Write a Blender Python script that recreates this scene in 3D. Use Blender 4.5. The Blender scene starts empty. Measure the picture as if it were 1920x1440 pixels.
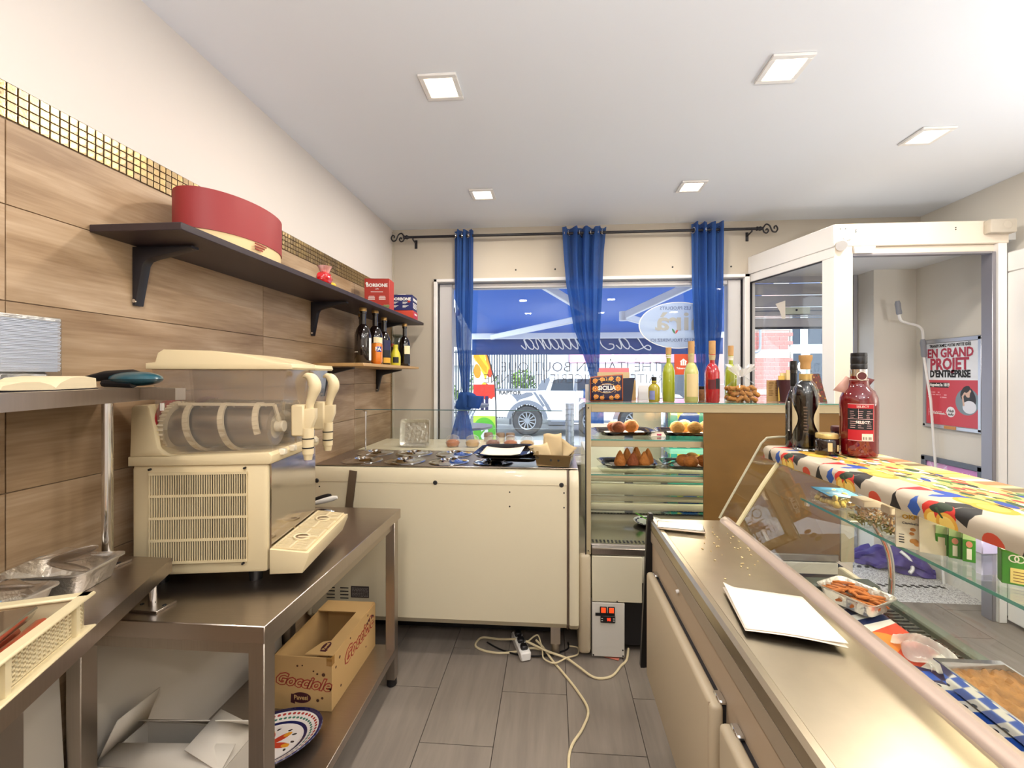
import bpy, bmesh, math, random
import numpy as np
from mathutils import Vector, Matrix
random.seed(7)
PI = math.pi
S = bpy.context.scene
COL = S.collection

# ------------------------------------------------------------------ camera, world, lights, exposure
cam_d = bpy.data.cameras.new('camera')
cam_d.sensor_width = 36.0
cam_d.lens = 15.0
cam_d.shift_x = -0.00885
cam_d.shift_y = -0.0073
cam_d.clip_start = 0.02
cam_d.clip_end = 300
cam = bpy.data.objects.new('camera', cam_d)
COL.objects.link(cam)
cam.location = (0, 0, 1.47)
cam.rotation_euler = (PI / 2, 0, math.atan(0.074))
S.camera = cam
S.view_settings.view_transform = 'Standard'
S.view_settings.look = 'None'
S.view_settings.exposure = 0.12
S.view_settings.gamma = 1.0
S.view_settings.use_curve_mapping = False
try:
    S.cycles.use_denoising = True
    S.cycles.max_bounces = 10
    S.cycles.transparent_max_bounces = 24
    S.cycles.sample_clamp_indirect = 6.0
    S.cycles.caustics_reflective = False
    S.cycles.caustics_refractive = False
except Exception:
    pass

wd = bpy.data.worlds.new('overcast_sky')
S.world = wd
wd.use_nodes = True
wd.node_tree.nodes['Background'].inputs[0].default_value = (0.80, 0.90, 1.0, 1)
wd.node_tree.nodes['Background'].inputs[1].default_value = 3.0

sun_d = bpy.data.lights.new('sun', 'SUN')
sun_d.energy = 4.5
sun_d.angle = math.radians(12)
sun_d.color = (1.0, 0.96, 0.90)
sun = bpy.data.objects.new('sun', sun_d)
COL.objects.link(sun)
sun.rotation_euler = (math.radians(38), 0, math.radians(25))

CEIL = 2.69
DOWNLIGHTS = [(-0.465, 1.76), (0.91, 1.755), (1.885, 2.30), (-0.465, 2.82), (0.885, 2.80),
              (2.25, 1.0), (-0.465, 0.30), (0.91, 0.30), (-0.465, -1.1), (0.91, -1.1), (2.25, -1.1)]  # this row is unseen, added to fill the room with light
LAMP_W = 10.0
WARM = (1.0, 0.92, 0.82)
FILL_UPLIGHTS = [(0.5, -0.9), (2.45, 1.05)]  # off-frame fill, added to brighten the ceiling
FILL_W = (80.0, 22.0)

# ------------------------------------------------------------------ helpers
def C(h):
    h = h.lstrip('#')
    o = []
    for i in (0, 2, 4):
        c = int(h[i:i + 2], 16) / 255.0
        o.append(c / 12.92 if c <= 0.04045 else ((c + 0.055) / 1.055) ** 2.4)
    return (o[0], o[1], o[2], 1.0)


def new_mat(name):
    m = bpy.data.materials.new(name)
    m.use_nodes = True
    nt = m.node_tree
    b = nt.nodes['Principled BSDF']
    return m, nt, b


def mat(name, col, rough=0.5, metal=0.0, var=0.06, scale=6.0, bump=0.0, coat=0.0, trans=0.0, emit=None, es=1.0, spec=0.5, stretch=(1, 1, 1), alpha=1.0):
    """principled material with a soft noise variation of its colour"""
    m, nt, b = new_mat(name)
    c = C(col) if isinstance(col, str) else col
    b.inputs['Roughness'].default_value = rough
    b.inputs['Metallic'].default_value = metal
    b.inputs['Specular IOR Level'].default_value = spec
    b.inputs['Coat Weight'].default_value = coat
    b.inputs['Transmission Weight'].default_value = trans
    b.inputs['Alpha'].default_value = alpha
    tc = nt.nodes.new('ShaderNodeTexCoord')
    mp = nt.nodes.new('ShaderNodeMapping')
    mp.inputs['Scale'].default_value = stretch
    nz = nt.nodes.new('ShaderNodeTexNoise')
    nz.inputs['Scale'].default_value = scale
    nz.inputs['Detail'].default_value = 4
    mx = nt.nodes.new('ShaderNodeMix')
    mx.data_type = 'RGBA'
    nt.links.new(tc.outputs['Object'], mp.inputs[0])
    nt.links.new(mp.outputs[0], nz.inputs['Vector'])
    nt.links.new(nz.outputs['Fac'], mx.inputs[0])
    mx.inputs[6].default_value = tuple(max(0, x * (1 - var)) for x in c[:3]) + (1,)
    mx.inputs[7].default_value = tuple(min(1, x * (1 + var)) for x in c[:3]) + (1,)
    nt.links.new(mx.outputs[2], b.inputs['Base Color'])
    if bump:
        bp = nt.nodes.new('ShaderNodeBump')
        bp.inputs['Strength'].default_value = bump
        bp.inputs['Distance'].default_value = 0.01
        nt.links.new(nz.outputs['Fac'], bp.inputs['Height'])
        nt.links.new(bp.outputs[0], b.inputs['Normal'])
    if emit:
        b.inputs['Emission Color'].default_value = C(emit)
        b.inputs['Emission Strength'].default_value = es
    return m


def glass_mat(name, tint='#ffffff', rough=0.0, ior=1.45, refl=1.0, haze=0.0):
    """thin clear sheet: see-through with a fresnel gloss"""
    m = bpy.data.materials.new(name)
    m.use_nodes = True
    nt = m.node_tree
    nt.nodes.clear()
    out = nt.nodes.new('ShaderNodeOutputMaterial')
    tr = nt.nodes.new('ShaderNodeBsdfTransparent')
    tr.inputs[0].default_value = C(tint)
    gl = nt.nodes.new('ShaderNodeBsdfGlossy')
    gl.inputs['Roughness'].default_value = rough
    gl.inputs[0].default_value = (refl, refl, refl, 1)
    fr = nt.nodes.new('ShaderNodeFresnel')
    ge = nt.nodes.new('ShaderNodeNewGeometry')
    ma = nt.nodes.new('ShaderNodeMath')          # the same gloss on both faces of the sheet
    ma.operation = 'MULTIPLY_ADD'
    ma.inputs[1].default_value = 1.0 / ior - ior
    ma.inputs[2].default_value = ior
    nt.links.new(ge.outputs['Backfacing'], ma.inputs[0])
    nt.links.new(ma.outputs[0], fr.inputs[0])
    mx = nt.nodes.new('ShaderNodeMixShader')
    nt.links.new(fr.outputs[0], mx.inputs[0])
    base = tr.outputs[0]
    if haze:
        di = nt.nodes.new('ShaderNodeBsdfDiffuse')
        tl = nt.nodes.new('ShaderNodeBsdfTranslucent')
        for q in (di, tl):
            q.inputs[0].default_value = C(tint)
        m1 = nt.nodes.new('ShaderNodeMixShader')
        m1.inputs[0].default_value = .5
        nt.links.new(di.outputs[0], m1.inputs[1])
        nt.links.new(tl.outputs[0], m1.inputs[2])
        m2 = nt.nodes.new('ShaderNodeMixShader')
        m2.inputs[0].default_value = haze
        nt.links.new(base, m2.inputs[1])
        nt.links.new(m1.outputs[0], m2.inputs[2])
        base = m2.outputs[0]
    nt.links.new(base, mx.inputs[1])
    nt.links.new(gl.outputs[0], mx.inputs[2])
    nt.links.new(mx.outputs[0], out.inputs[0])
    return m


def origin(o):
    v = Vector((0, 0, 0))
    while o is not None:
        v += o.location
        o = o.parent
    return v


class MB:
    """collects shapes into one mesh"""
    def __init__(s):
        s.bm = bmesh.new()
        s.uv = s.bm.loops.layers.uv.new('UVMap')
        s.m = 0
        s.tf = None

    def mi(s, i):
        s.m = i
        return s

    def v(s, p):
        p = Vector(p)
        if s.tf is not None:
            p = s.tf @ p
        return s.bm.verts.new(p)

    def f(s, vs, uvs=None, smooth=False):
        try:
            fc = s.bm.faces.new(vs)
        except ValueError:
            return None
        fc.material_index = s.m
        fc.smooth = smooth
        if uvs:
            for l, u in zip(fc.loops, uvs):
                l[s.uv].uv = u
        return fc

    def quad(s, a, b, c, d):
        s.f([s.v(a), s.v(b), s.v(c), s.v(d)], [(0, 0), (1, 0), (1, 1), (0, 1)])
        return s

    def hexa(s, p, bev=0.0, seg=1):
        """p: 8 corners, bottom 4 ccw then top 4 ccw"""
        v = [s.v(q) for q in p]
        fs = [s.f([v[3], v[2], v[1], v[0]], [(0, 0), (1, 0), (1, 1), (0, 1)]), s.f([v[4], v[5], v[6], v[7]], [(0, 0), (1, 0), (1, 1), (0, 1)])]
        for i in range(4):
            j = (i + 1) % 4
            fs.append(s.f([v[i], v[j], v[4 + j], v[4 + i]], [(0, 0), (1, 0), (1, 1), (0, 1)]))
        if bev > 0:
            es = set()
            for fc in fs:
                es.update(fc.edges)
            r = bmesh.ops.bevel(s.bm, geom=list(es), offset=bev, segments=seg, affect='EDGES', profile=0.5)
            for fc in r['faces']:
                fc.material_index = s.m
                if seg > 1:
                    fc.smooth = True
        return s

    def box(s, x0, x1, y0, y1, z0, z1, bev=0.0, seg=1):
        return s.hexa([(x0, y0, z0), (x1, y0, z0), (x1, y1, z0), (x0, y1, z0),
                       (x0, y0, z1), (x1, y0, z1), (x1, y1, z1), (x0, y1, z1)], bev, seg)

    def cbox(s, c, d, rz=0.0, bev=0.0, seg=1, R=None):
        R = R or Matrix.Rotation(rz, 3, 'Z')
        h = [x / 2 for x in d]
        P = []
        for z in (-1, 1):
            for x, y in ((-1, -1), (1, -1), (1, 1), (-1, 1)):
                P.append(Vector(c) + R @ Vector((x * h[0], y * h[1], z * h[2])))
        return s.hexa(P, bev, seg)

    def bar(s, p0, p1, w, t, up=(0, 0, 1), bev=0.0):
        """rectangular bar from p0 to p1; w across (side), t along up"""
        p0, p1 = Vector(p0), Vector(p1)
        d = (p1 - p0).normalized()
        sd = d.cross(Vector(up))
        if sd.length < 1e-5:
            sd = d.cross(Vector((1, 0, 0)))
        sd.normalize()
        u = sd.cross(d).normalized()
        a, b = sd * w / 2, u * t / 2
        return s.hexa([p0 - a - b, p0 + a - b, p1 + a - b, p1 - a - b, p0 - a + b, p0 + a + b, p1 + a + b, p1 - a + b], bev)

    def cyl(s, p0, p1, r0, r1=None, n=16, cap=True):
        r1 = r0 if r1 is None else r1
        p0, p1 = Vector(p0), Vector(p1)
        d = (p1 - p0).normalized()
        a = d.orthogonal().normalized()
        b = d.cross(a)
        A, B = [], []
        for i in range(n):
            t = 2 * PI * i / n
            o = a * math.cos(t) + b * math.sin(t)
            A.append(s.v(p0 + o * r0))
            B.append(s.v(p1 + o * r1))
        for i in range(n):
            j = (i + 1) % n
            s.f([A[i], A[j], B[j], B[i]], [(i / n, 0), ((i + 1) / n, 0), ((i + 1) / n, 1), (i / n, 1)], True)
        if cap:
            s.f(A[::-1])
            s.f(B)
        return s

    def tube(s, pts, r, n=8, closed=False, cap=True):
        P = [Vector(p) for p in pts]
        N = len(P)
        rs = r if isinstance(r, (list, tuple)) else [r] * N
        prev = None
        rings = []
        for i in range(N):
            if closed:
                d = P[(i + 1) % N] - P[i - 1]
            else:
                d = P[min(i + 1, N - 1)] - P[max(i - 1, 0)]
            d.normalize()
            if prev is None:
                a = d.orthogonal().normalized()
            else:
                a = (prev - d * prev.dot(d))
                a = a.normalized() if a.length > 1e-6 else d.orthogonal().normalized()
            prev = a
            b = d.cross(a)
            rings.append([s.v(P[i] + (a * math.cos(2 * PI * k / n) + b * math.sin(2 * PI * k / n)) * rs[i]) for k in range(n)])
        for i in range(N if closed else N - 1):
            A, B = rings[i], rings[(i + 1) % N]
            for k in range(n):
                j = (k + 1) % n
                s.f([A[k], A[j], B[j], B[k]], [(k / n, i / N), ((k + 1) / n, i / N), ((k + 1) / n, (i + 1) / N), (k / n, (i + 1) / N)], True)
        if cap and not closed:
            s.f(rings[0][::-1])
            s.f(rings[-1])
        return s

    def lathe(s, prof, c=(0, 0, 0), n=24, axis=None, a0=0.0, a1=2 * PI, sx=1.0, sy=1.0, uvz=None):
        """profile of (radius, height) turned about z (or axis)"""
        full = abs(a1 - a0 - 2 * PI) < 1e-6
        M = Matrix.Identity(3)
        if axis is not None:
            M = Vector((0, 0, 1)).rotation_difference(Vector(axis)).to_matrix()
        c = Vector(c)
        zs = [p[1] for p in prof]
        z0, z1 = (min(zs), max(zs)) if uvz is None else uvz
        rows = []
        for r, z in prof:
            if r < 1e-6:
                rows.append([s.v(c + M @ Vector((0, 0, z)))])
            else:
                rows.append([s.v(c + M @ Vector((r * math.cos(a0 + (a1 - a0) * k / n) * sx, r * math.sin(a0 + (a1 - a0) * k / n) * sy, z))) for k in range(n if full else n + 1)])
        for i in range(len(prof) - 1):
            A, B = rows[i], rows[i + 1]
            va, vb = ((prof[q][1] - z0) / max(1e-9, z1 - z0) for q in (i, i + 1))
            for k in range(n):
                j = (k + 1) % n if full else k + 1
                u0, u1 = k / n, (k + 1) / n
                if len(A) == 1 and len(B) == 1:
                    continue
                if len(A) == 1:
                    s.f([A[0], B[j], B[k]], [(u0, va), (u1, vb), (u0, vb)], True)
                elif len(B) == 1:
                    s.f([A[k], A[j], B[0]], [(u0, va), (u1, va), (u0, vb)], True)
                else:
                    s.f([A[k], A[j], B[j], B[k]], [(u0, va), (u1, va), (u1, vb), (u0, vb)], True)
        return s

    def prism(s, poly, ax, a, b, bev=0.0):
        """extrude a 2-d polygon along axis ax ('x','y','z') from a to b; polygon coords are the other two axes in order"""
        def p3(q, t):
            return {'x': (t, q[0], q[1]), 'y': (q[0], t, q[1]), 'z': (q[0], q[1], t)}[ax]
        A = [s.v(p3(q, a)) for q in poly]
        B = [s.v(p3(q, b)) for q in poly]
        fs = [s.f(A), s.f(B[::-1])]
        n = len(poly)
        for i in range(n):
            j = (i + 1) % n
            fs.append(s.f([A[i], B[i], B[j], A[j]], [(0, 0), (1, 0), (1, 1), (0, 1)]))
        bmesh.ops.recalc_face_normals(s.bm, faces=[q for q in fs if q])
        if bev:
            es = set()
            for fc in fs[:2]:
                es.update(fc.edges)
            bmesh.ops.bevel(s.bm, geom=list(es), offset=bev, segments=2, affect='EDGES', profile=0.5)
        return s

    def ell(s, c, r, nu=14, nv=8, R=None, wob=0.0, seed=0):
        rd = random.Random(seed)
        r = (r, r, r) if isinstance(r, (int, float)) else r
        c = Vector(c)
        R = R or Matrix.Identity(3)
        rows = []
        for j in range(nv + 1):
            t = PI * j / nv
            if j in (0, nv):
                rows.append([s.v(c + R @ Vector((0, 0, -math.cos(t) * r[2])))])
            else:
                row = []
                for i in range(nu):
                    a = 2 * PI * i / nu
                    w = 1 + rd.uniform(-wob, wob)
                    row.append(s.v(c + R @ Vector((math.sin(t) * math.cos(a) * r[0] * w, math.sin(t) * math.sin(a) * r[1] * w, -math.cos(t) * r[2] * w))))
                rows.append(row)
        for j in range(nv):
            A, B = rows[j], rows[j + 1]
            for i in range(nu):
                k = (i + 1) % nu
                if len(A) == 1:
                    s.f([A[0], B[k], B[i]], None, True)
                elif len(B) == 1:
                    s.f([A[i], A[k], B[0]], None, True)
                else:
                    s.f([A[i], A[k], B[k], B[i]], None, True)
        return s

    def grid(s, fn, nu, nv, smooth=True):
        V = [[s.v(fn(i / nu, j / nv)) for i in range(nu + 1)] for j in range(nv + 1)]
        for j in range(nv):
            for i in range(nu):
                s.f([V[j][i], V[j][i + 1], V[j + 1][i + 1], V[j + 1][i]],
                    [(i / nu, j / nv), ((i + 1) / nu, j / nv), ((i + 1) / nu, (j + 1) / nv), (i / nu, (j + 1) / nv)], smooth)
        return s

    def out(s, name, mats, parent=None, solid=0.0, fix=False, **props):
        if fix:
            bmesh.ops.recalc_face_normals(s.bm, faces=s.bm.faces[:])
        me = bpy.data.meshes.new(name)
        off = origin(parent)
        if off.length > 0:
            bmesh.ops.translate(s.bm, vec=-off, verts=s.bm.verts[:])
        s.bm.to_mesh(me)
        s.bm.free()
        me.set_sharp_from_angle(angle=math.radians(38))
        for m in (mats if isinstance(mats, (list, tuple)) else [mats]):
            me.materials.append(m)
        o = bpy.data.objects.new(name, me)
        COL.objects.link(o)
        if parent is not None:
            o.parent = parent
        if solid:
            md = o.modifiers.new('thickness', 'SOLIDIFY')
            md.thickness = solid
            md.offset = 0
        for k, q in props.items():
            o[k] = q
        return o


def thing(name, label, cat, loc=(0, 0, 0), group=None):
    o = bpy.data.objects.new(name, None)
    o.empty_display_size = 0.05
    COL.objects.link(o)
    o.location = loc
    o['label'] = label
    o['category'] = cat
    if group:
        o['group'] = group
    return o


def tag(o, label, cat, group=None):
    o['label'] = label
    o['category'] = cat
    if group:
        o['group'] = group
    return o


def dup(root, loc=None, rz=None, label=None, group=None):
    def cp(o, par):
        c = o.copy()
        COL.objects.link(c)
        if par is not None:
            c.parent = par
        for ch in o.children[:]:
            cp(ch, c)
        return c
    kids = list(root.children)
    r = root.copy()
    COL.objects.link(r)
    for ch in kids:
        cp(ch, r)
    if loc is not None:
        r.location = loc
    if rz is not None:
        r.rotation_euler = (0, 0, rz)
    if label:
        r['label'] = label
    if group:
        r['group'] = group
    return r


def struct(o):
    o['kind'] = 'structure'
    return o


def text(body, size, m, parent, at, right, up, align='CENTER', ext=0.0004, shear=0.0, bold=0.0, name='lettering', sx=1.0, label=None, spacing=1.0):
    """lettering laid flat on a surface spanned by right and up"""
    cu = bpy.data.curves.new(name, 'FONT')
    cu.body = body
    cu.size = size
    cu.align_x = align
    cu.align_y = 'CENTER'
    cu.extrude = ext
    cu.shear = shear
    cu.offset = bold
    cu.space_character = spacing
    cu.resolution_u = 2
    tmp = bpy.data.objects.new(name, cu)
    me = bpy.data.meshes.new_from_object(tmp)
    bpy.data.objects.remove(tmp)
    me.materials.clear()
    me.materials.append(m)
    me.name = name
    o = bpy.data.objects.new(name, me)
    COL.objects.link(o)
    if parent is not None:
        o.parent = parent
    r, u = Vector(right).normalized(), Vector(up).normalized()
    n = r.cross(u)
    M = Matrix((r, u, n)).transposed().to_4x4()
    M.translation = Vector(at) - origin(parent)
    o.matrix_basis = M @ Matrix.Diagonal((sx, 1, 1, 1))
    if label:
        o['label'] = label
    return o


# ---- flat prints: small procedural pictures drawn into an image
class Art:
    def __init__(s, w, h, bg):
        s.w, s.h = w, h
        s.a = np.ones((h, w, 4), np.float32)
        s.a[:, :, :3] = s._c(bg)
        s.Y, s.X = np.mgrid[0:h, 0:w].astype(np.float32)
        s.X = (s.X + .5) / w
        s.Y = (s.Y + .5) / h

    def _c(s, h):
        h = h.lstrip('#')
        return np.array([int(h[i:i + 2], 16) / 255 for i in (0, 2, 4)], np.float32)

    def put(s, mask, col):
        s.a[mask, :3] = s._c(col)

    def rect(s, x0, x1, y0, y1, col):
        s.put((s.X >= x0) & (s.X < x1) & (s.Y >= y0) & (s.Y < y1), col)

    def ell(s, cx, cy, rx, ry, col, rot=0.0, inner=0.0):
        dx, dy = s.X - cx, (s.Y - cy)
        asp = s.h / s.w
        dy = dy * asp
        c, q = math.cos(rot), math.sin(rot)
        u = (dx * c + dy * q) / rx
        v = (-dx * q + dy * c) / ry
        r = u * u + v * v
        s.put((r < 1) & (r >= inner), col)

    def poly(s, pts, col):
        m = np.zeros(s.X.shape, bool)
        n = len(pts)
        for i in range(n):
            (x0, y0), (x1, y1) = pts[i], pts[(i + 1) % n]
            if y0 == y1:
                continue
            c = ((s.Y >= min(y0, y1)) & (s.Y < max(y0, y1)) & (s.X < x0 + (s.Y - y0) * (x1 - x0) / (y1 - y0)))
            m ^= c
        s.put(m, col)

    def line(s, pts, w, col):
        asp = s.h / s.w
        for (x0, y0), (x1, y1) in zip(pts[:-1], pts[1:]):
            dx, dy = x1 - x0, (y1 - y0) * asp
            L = max(1e-9, dx * dx + dy * dy)
            t = np.clip(((s.X - x0) * dx + (s.Y - y0) * asp * dy) / L, 0, 1)
            d = (s.X - x0 - t * dx) ** 2 + ((s.Y - y0) * asp - t * dy) ** 2
            s.put(d < (w / 2) ** 2, col)

    def bars(s, x0, x1, y0, y1, n, col, seed=0, fill=0.6):
        """illegible small print: broken rows"""
        rd = random.Random(seed)
        for i in range(n):
            yy = y0 + (y1 - y0) * i / n
            hh = (y1 - y0) / n * 0.45
            x = x0
            while x < x1:
                l = rd.uniform(.02, .09)
                if rd.random() < fill + .25:
                    s.rect(x, min(x1, x + l), yy, yy + hh, col)
                x += l + .015

    def mat(s, name, rough=0.5, coat=0.0, repeat=True):
        im = bpy.data.images.new(name, s.w, s.h)
        im.pixels.foreach_set(np.ascontiguousarray(s.a).ravel())
        im.update()
        im.pack()
        m, nt, b = new_mat(name)
        tx = nt.nodes.new('ShaderNodeTexImage')
        tx.image = im
        tx.extension = 'REPEAT' if repeat else 'EXTEND'
        uv = nt.nodes.new('ShaderNodeUVMap')
        uv.uv_map = 'UVMap'
        nt.links.new(uv.outputs[0], tx.inputs[0])
        nt.links.new(tx.outputs[0], b.inputs['Base Color'])
        b.inputs['Roughness'].default_value = rough
        b.inputs['Coat Weight'].default_value = coat
        return m


def spline(pts, n=8, closed=False):
    """catmull-rom through the points"""
    P = [Vector(p) for p in pts]
    N = len(P)
    o = []
    rng = range(N if closed else N - 1)
    for i in rng:
        if closed:
            a, b, c, d = P[i - 1], P[i], P[(i + 1) % N], P[(i + 2) % N]
        else:
            a, b, c, d = P[max(i - 1, 0)], P[i], P[i + 1], P[min(i + 2, N - 1)]
        for k in range(n):
            t = k / n
            o.append(0.5 * ((2 * b) + (c - a) * t + (2 * a - 5 * b + 4 * c - d) * t * t + (3 * b - a - 3 * c + d) * t ** 3))
    if not closed:
        o.append(P[-1])
    return o

# ------------------------------------------------------------------ materials
M = {}
M['ceil'] = mat('ceiling_paint', '#e9ecf1', .9, var=.015, scale=2)
M['wallwhite'] = mat('white_wall_paint', '#d8d0c8', .85, var=.02, scale=3)
M['wallcream'] = mat('cream_wall_paint', '#c0b6a6', .85, var=.025, scale=3)
M['porchwall'] = mat('porch_wall_paint', '#ded8cc', .85, var=.02, scale=3)
M['white'] = mat('white_lacquer', '#ece9e4', .35, var=.01)
M['pvc'] = mat('white_pvc_frame', '#e9e6e2', .35, var=.01)
M['pvcshade'] = mat('grey_window_sash', '#c9c6c4', .4, var=.01)
M['gasket'] = mat('black_rubber', '#17151a', .6)
M['black'] = mat('black_plastic', '#121114', .4)
M['blackmetal'] = mat('black_painted_metal', '#15121a', .45)
M['grout'] = mat('dark_grout', '#3c3430', .9)
M['wallgrout'] = mat('brown_grout', '#8d7963', .9)
M['steel'] = mat('brushed_stainless_steel', '#b1a79c', .34, 1.0, var=.10, scale=5, stretch=(60, 1, 1))
M['steely'] = mat('brushed_steel_worktop', '#b9aea4', .30, 1.0, var=.10, scale=6, stretch=(2, 40, 2))
M['chrome'] = mat('chrome', '#dcdcdc', .10, 1.0, var=.02)
M['cream'] = mat('cream_enamel', '#d8cdb0', .32, var=.015, scale=2, coat=.3)
M['creamdoor'] = mat('beige_plastic_door', '#c2b398', .42, var=.02, scale=2)
M['counterbody'] = mat('pinkish_beige_counter_body', '#b7a48c', .5, var=.03, scale=2)
M['almond'] = mat('almond_plastic', '#e0cda4', .38, var=.02, scale=2)
M['glass'] = glass_mat('clear_glass', '#fcfefd')
M['glassg'] = glass_mat('greenish_glass_sheet', '#fbfefc')
M['winglass'] = glass_mat('window_glass', '#fcfdfe', refl=.7)
M['glassedge'] = mat('green_glass_edge', '#5fa596', .15, var=.1, trans=.3)
M['plywood'] = mat('stained_plywood', '#765526', .45, var=.22, scale=5, stretch=(1, 1, 2))
M['emit'] = mat('lit_diffuser', '#fff3df', .5, emit='#ffe6c2', es=9.0)
M['paper'] = mat('off_white_paper', '#e8dccb', .8, var=.02)
M['card'] = mat('white_cardboard', '#cfc6b8', .8, var=.03, scale=4)
M['kraft'] = mat('brown_corrugated_cardboard', '#c7a169', .8, var=.06, scale=5)
M['kraftdark'] = mat('brown_cardboard_inside', '#8e6b40', .85, var=.08, scale=5)
M['foil'] = mat('crinkled_aluminium_foil', '#e2ddd4', .32, .85, var=.08, scale=40, bump=.6)
M['redbrown'] = mat('dark_red_print', '#8f2f22', .6)
M['navy'] = mat('navy_print', '#1c1c48', .5)
M['ink'] = mat('black_ink', '#1b1a1c', .6)
M['whiteink'] = mat('white_ink', '#f2f0ea', .6)
M['terrazzo'] = None
M['corkm'] = mat('cork', '#b98f5c', .8, var=.15, scale=60)


def wood_tile(name, c1, c2, c3):
    m, nt, b = new_mat(name)
    tc = nt.nodes.new('ShaderNodeTexCoord')
    oi = nt.nodes.new('ShaderNodeObjectInfo')
    mu = nt.nodes.new('ShaderNodeMath')
    mu.operation = 'MULTIPLY'
    mu.inputs[1].default_value = 37.0
    ad = nt.nodes.new('ShaderNodeVectorMath')
    ad.operation = 'ADD'
    cb = nt.nodes.new('ShaderNodeCombineXYZ')
    mp = nt.nodes.new('ShaderNodeMapping')
    mp.inputs['Scale'].default_value = (1, .8, 5.0)
    nz = nt.nodes.new('ShaderNodeTexNoise')
    nz.inputs['Scale'].default_value = 2.4
    nz.inputs['Detail'].default_value = 8
    nz.inputs['Distortion'].default_value = .5
    n2 = nt.nodes.new('ShaderNodeTexNoise')
    n2.inputs['Scale'].default_value = 9
    n2.inputs['Detail'].default_value = 6
    mp2 = nt.nodes.new('ShaderNodeMapping')
    mp2.inputs['Scale'].default_value = (1, .8, 14.0)
    cr = nt.nodes.new('ShaderNodeValToRGB')
    cr.color_ramp.elements[0].position = .30
    cr.color_ramp.elements[0].color = C(c1)
    cr.color_ramp.elements[1].position = .72
    cr.color_ramp.elements[1].color = C(c3)
    e = cr.color_ramp.elements.new(.5)
    e.color = C(c2)
    L = nt.links.new
    L(oi.outputs['Random'], mu.inputs[0])
    L(mu.outputs[0], cb.inputs[1])
    L(mu.outputs[0], cb.inputs[2])
    L(tc.outputs['Object'], ad.inputs[0])
    L(cb.outputs[0], ad.inputs[1])
    L(ad.outputs[0], mp.inputs[0])
    L(mp.outputs[0], nz.inputs['Vector'])
    L(ad.outputs[0], mp2.inputs[0])
    L(mp2.outputs[0], n2.inputs['Vector'])
    mx = nt.nodes.new('ShaderNodeMath')
    mx.operation = 'MULTIPLY_ADD'
    mx.inputs[1].default_value = .35
    L(n2.outputs['Fac'], mx.inputs[0])
    sc = nt.nodes.new('ShaderNodeMath')
    sc.operation = 'MULTIPLY_ADD'
    sc.inputs[1].default_value = 1.0
    sc.inputs[2].default_value = -.17
    L(nz.outputs['Fac'], sc.inputs[0])
    L(sc.outputs[0], mx.inputs[2])
    L(mx.outputs[0], cr.inputs[0])
    L(cr.outputs[0], b.inputs['Base Color'])
    b.inputs['Roughness'].default_value = .42
    return m


M['woodtile'] = wood_tile('wood_look_tile', '#8a6d4e', '#a68a6a', '#bda385')
M['floortile'] = wood_tile('taupe_stone_tile', '#786e65', '#7f756b', '#877c72')
for n in M['floortile'].node_tree.nodes:
    if n.type == 'MAPPING':
        n.inputs['Scale'].default_value = (9.0, .9, 1)


def terrazzo():
    m, nt, b = new_mat('grey_terrazzo')
    vo = nt.nodes.new('ShaderNodeTexVoronoi')
    vo.inputs['Scale'].default_value = 160
    tc = nt.nodes.new('ShaderNodeTexCoord')
    cr = nt.nodes.new('ShaderNodeValToRGB')
    cr.color_ramp.interpolation = 'CONSTANT'
    for i, (p, c) in enumerate(((0, '#b9b5b0'), (.25, '#d8d5d0'), (.55, '#8f8b88'), (.72, '#cbc6c0'))):
        e = cr.color_ramp.elements[i] if i < 2 else cr.color_ramp.elements.new(p)
        e.position = p
        e.color = C(c)
    nt.links.new(tc.outputs['Object'], vo.inputs['Vector'])
    nt.links.new(vo.outputs['Color'], cr.inputs[0])
    nt.links.new(cr.outputs[0], b.inputs['Base Color'])
    b.inputs['Roughness'].default_value = .5
    return m


M['terrazzo'] = terrazzo()


def mosaic_gold():
    m, nt, b = new_mat('metallic_gold_mosaic')
    oi = nt.nodes.new('ShaderNodeObjectInfo')
    cr = nt.nodes.new('ShaderNodeValToRGB')
    cr.color_ramp.elements[0].color = C('#a08b6e')
    cr.color_ramp.elements[1].color = C('#c9ae7c')
    tc = nt.nodes.new('ShaderNodeTexCoord')
    nz = nt.nodes.new('ShaderNodeTexNoise')
    nz.inputs['Scale'].default_value = 90
    nz.inputs['Detail'].default_value = 5
    bp = nt.nodes.new('ShaderNodeBump')
    bp.inputs['Strength'].default_value = .35
    bp.inputs['Distance'].default_value = .004
    nt.links.new(oi.outputs['Random'], cr.inputs[0])
    nt.links.new(cr.outputs[0], b.inputs['Base Color'])
    nt.links.new(tc.outputs['Object'], nz.inputs['Vector'])
    nt.links.new(nz.outputs['Fac'], bp.inputs['Height'])
    nt.links.new(bp.outputs[0], b.inputs['Normal'])
    b.inputs['Metallic'].default_value = 1
    b.inputs['Roughness'].default_value = .30
    return m


M['gold'] = mosaic_gold()

# ------------------------------------------------------------------ lamps of the room and added fill lights
def lamp(name, kind, loc, w, col, size=.1, rot=(0, 0, 0), sy=None, spread=None):
    d = bpy.data.lights.new(name, kind)
    d.energy = w
    d.color = col
    if kind == 'AREA':
        d.shape = 'RECTANGLE' if sy else 'SQUARE'
        d.size = size
        if sy:
            d.size_y = sy
        if spread:
            d.spread = spread
    else:
        d.shadow_soft_size = size
    o = bpy.data.objects.new(name, d)
    COL.objects.link(o)
    o.location = loc
    o.rotation_euler = rot
    return o


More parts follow.
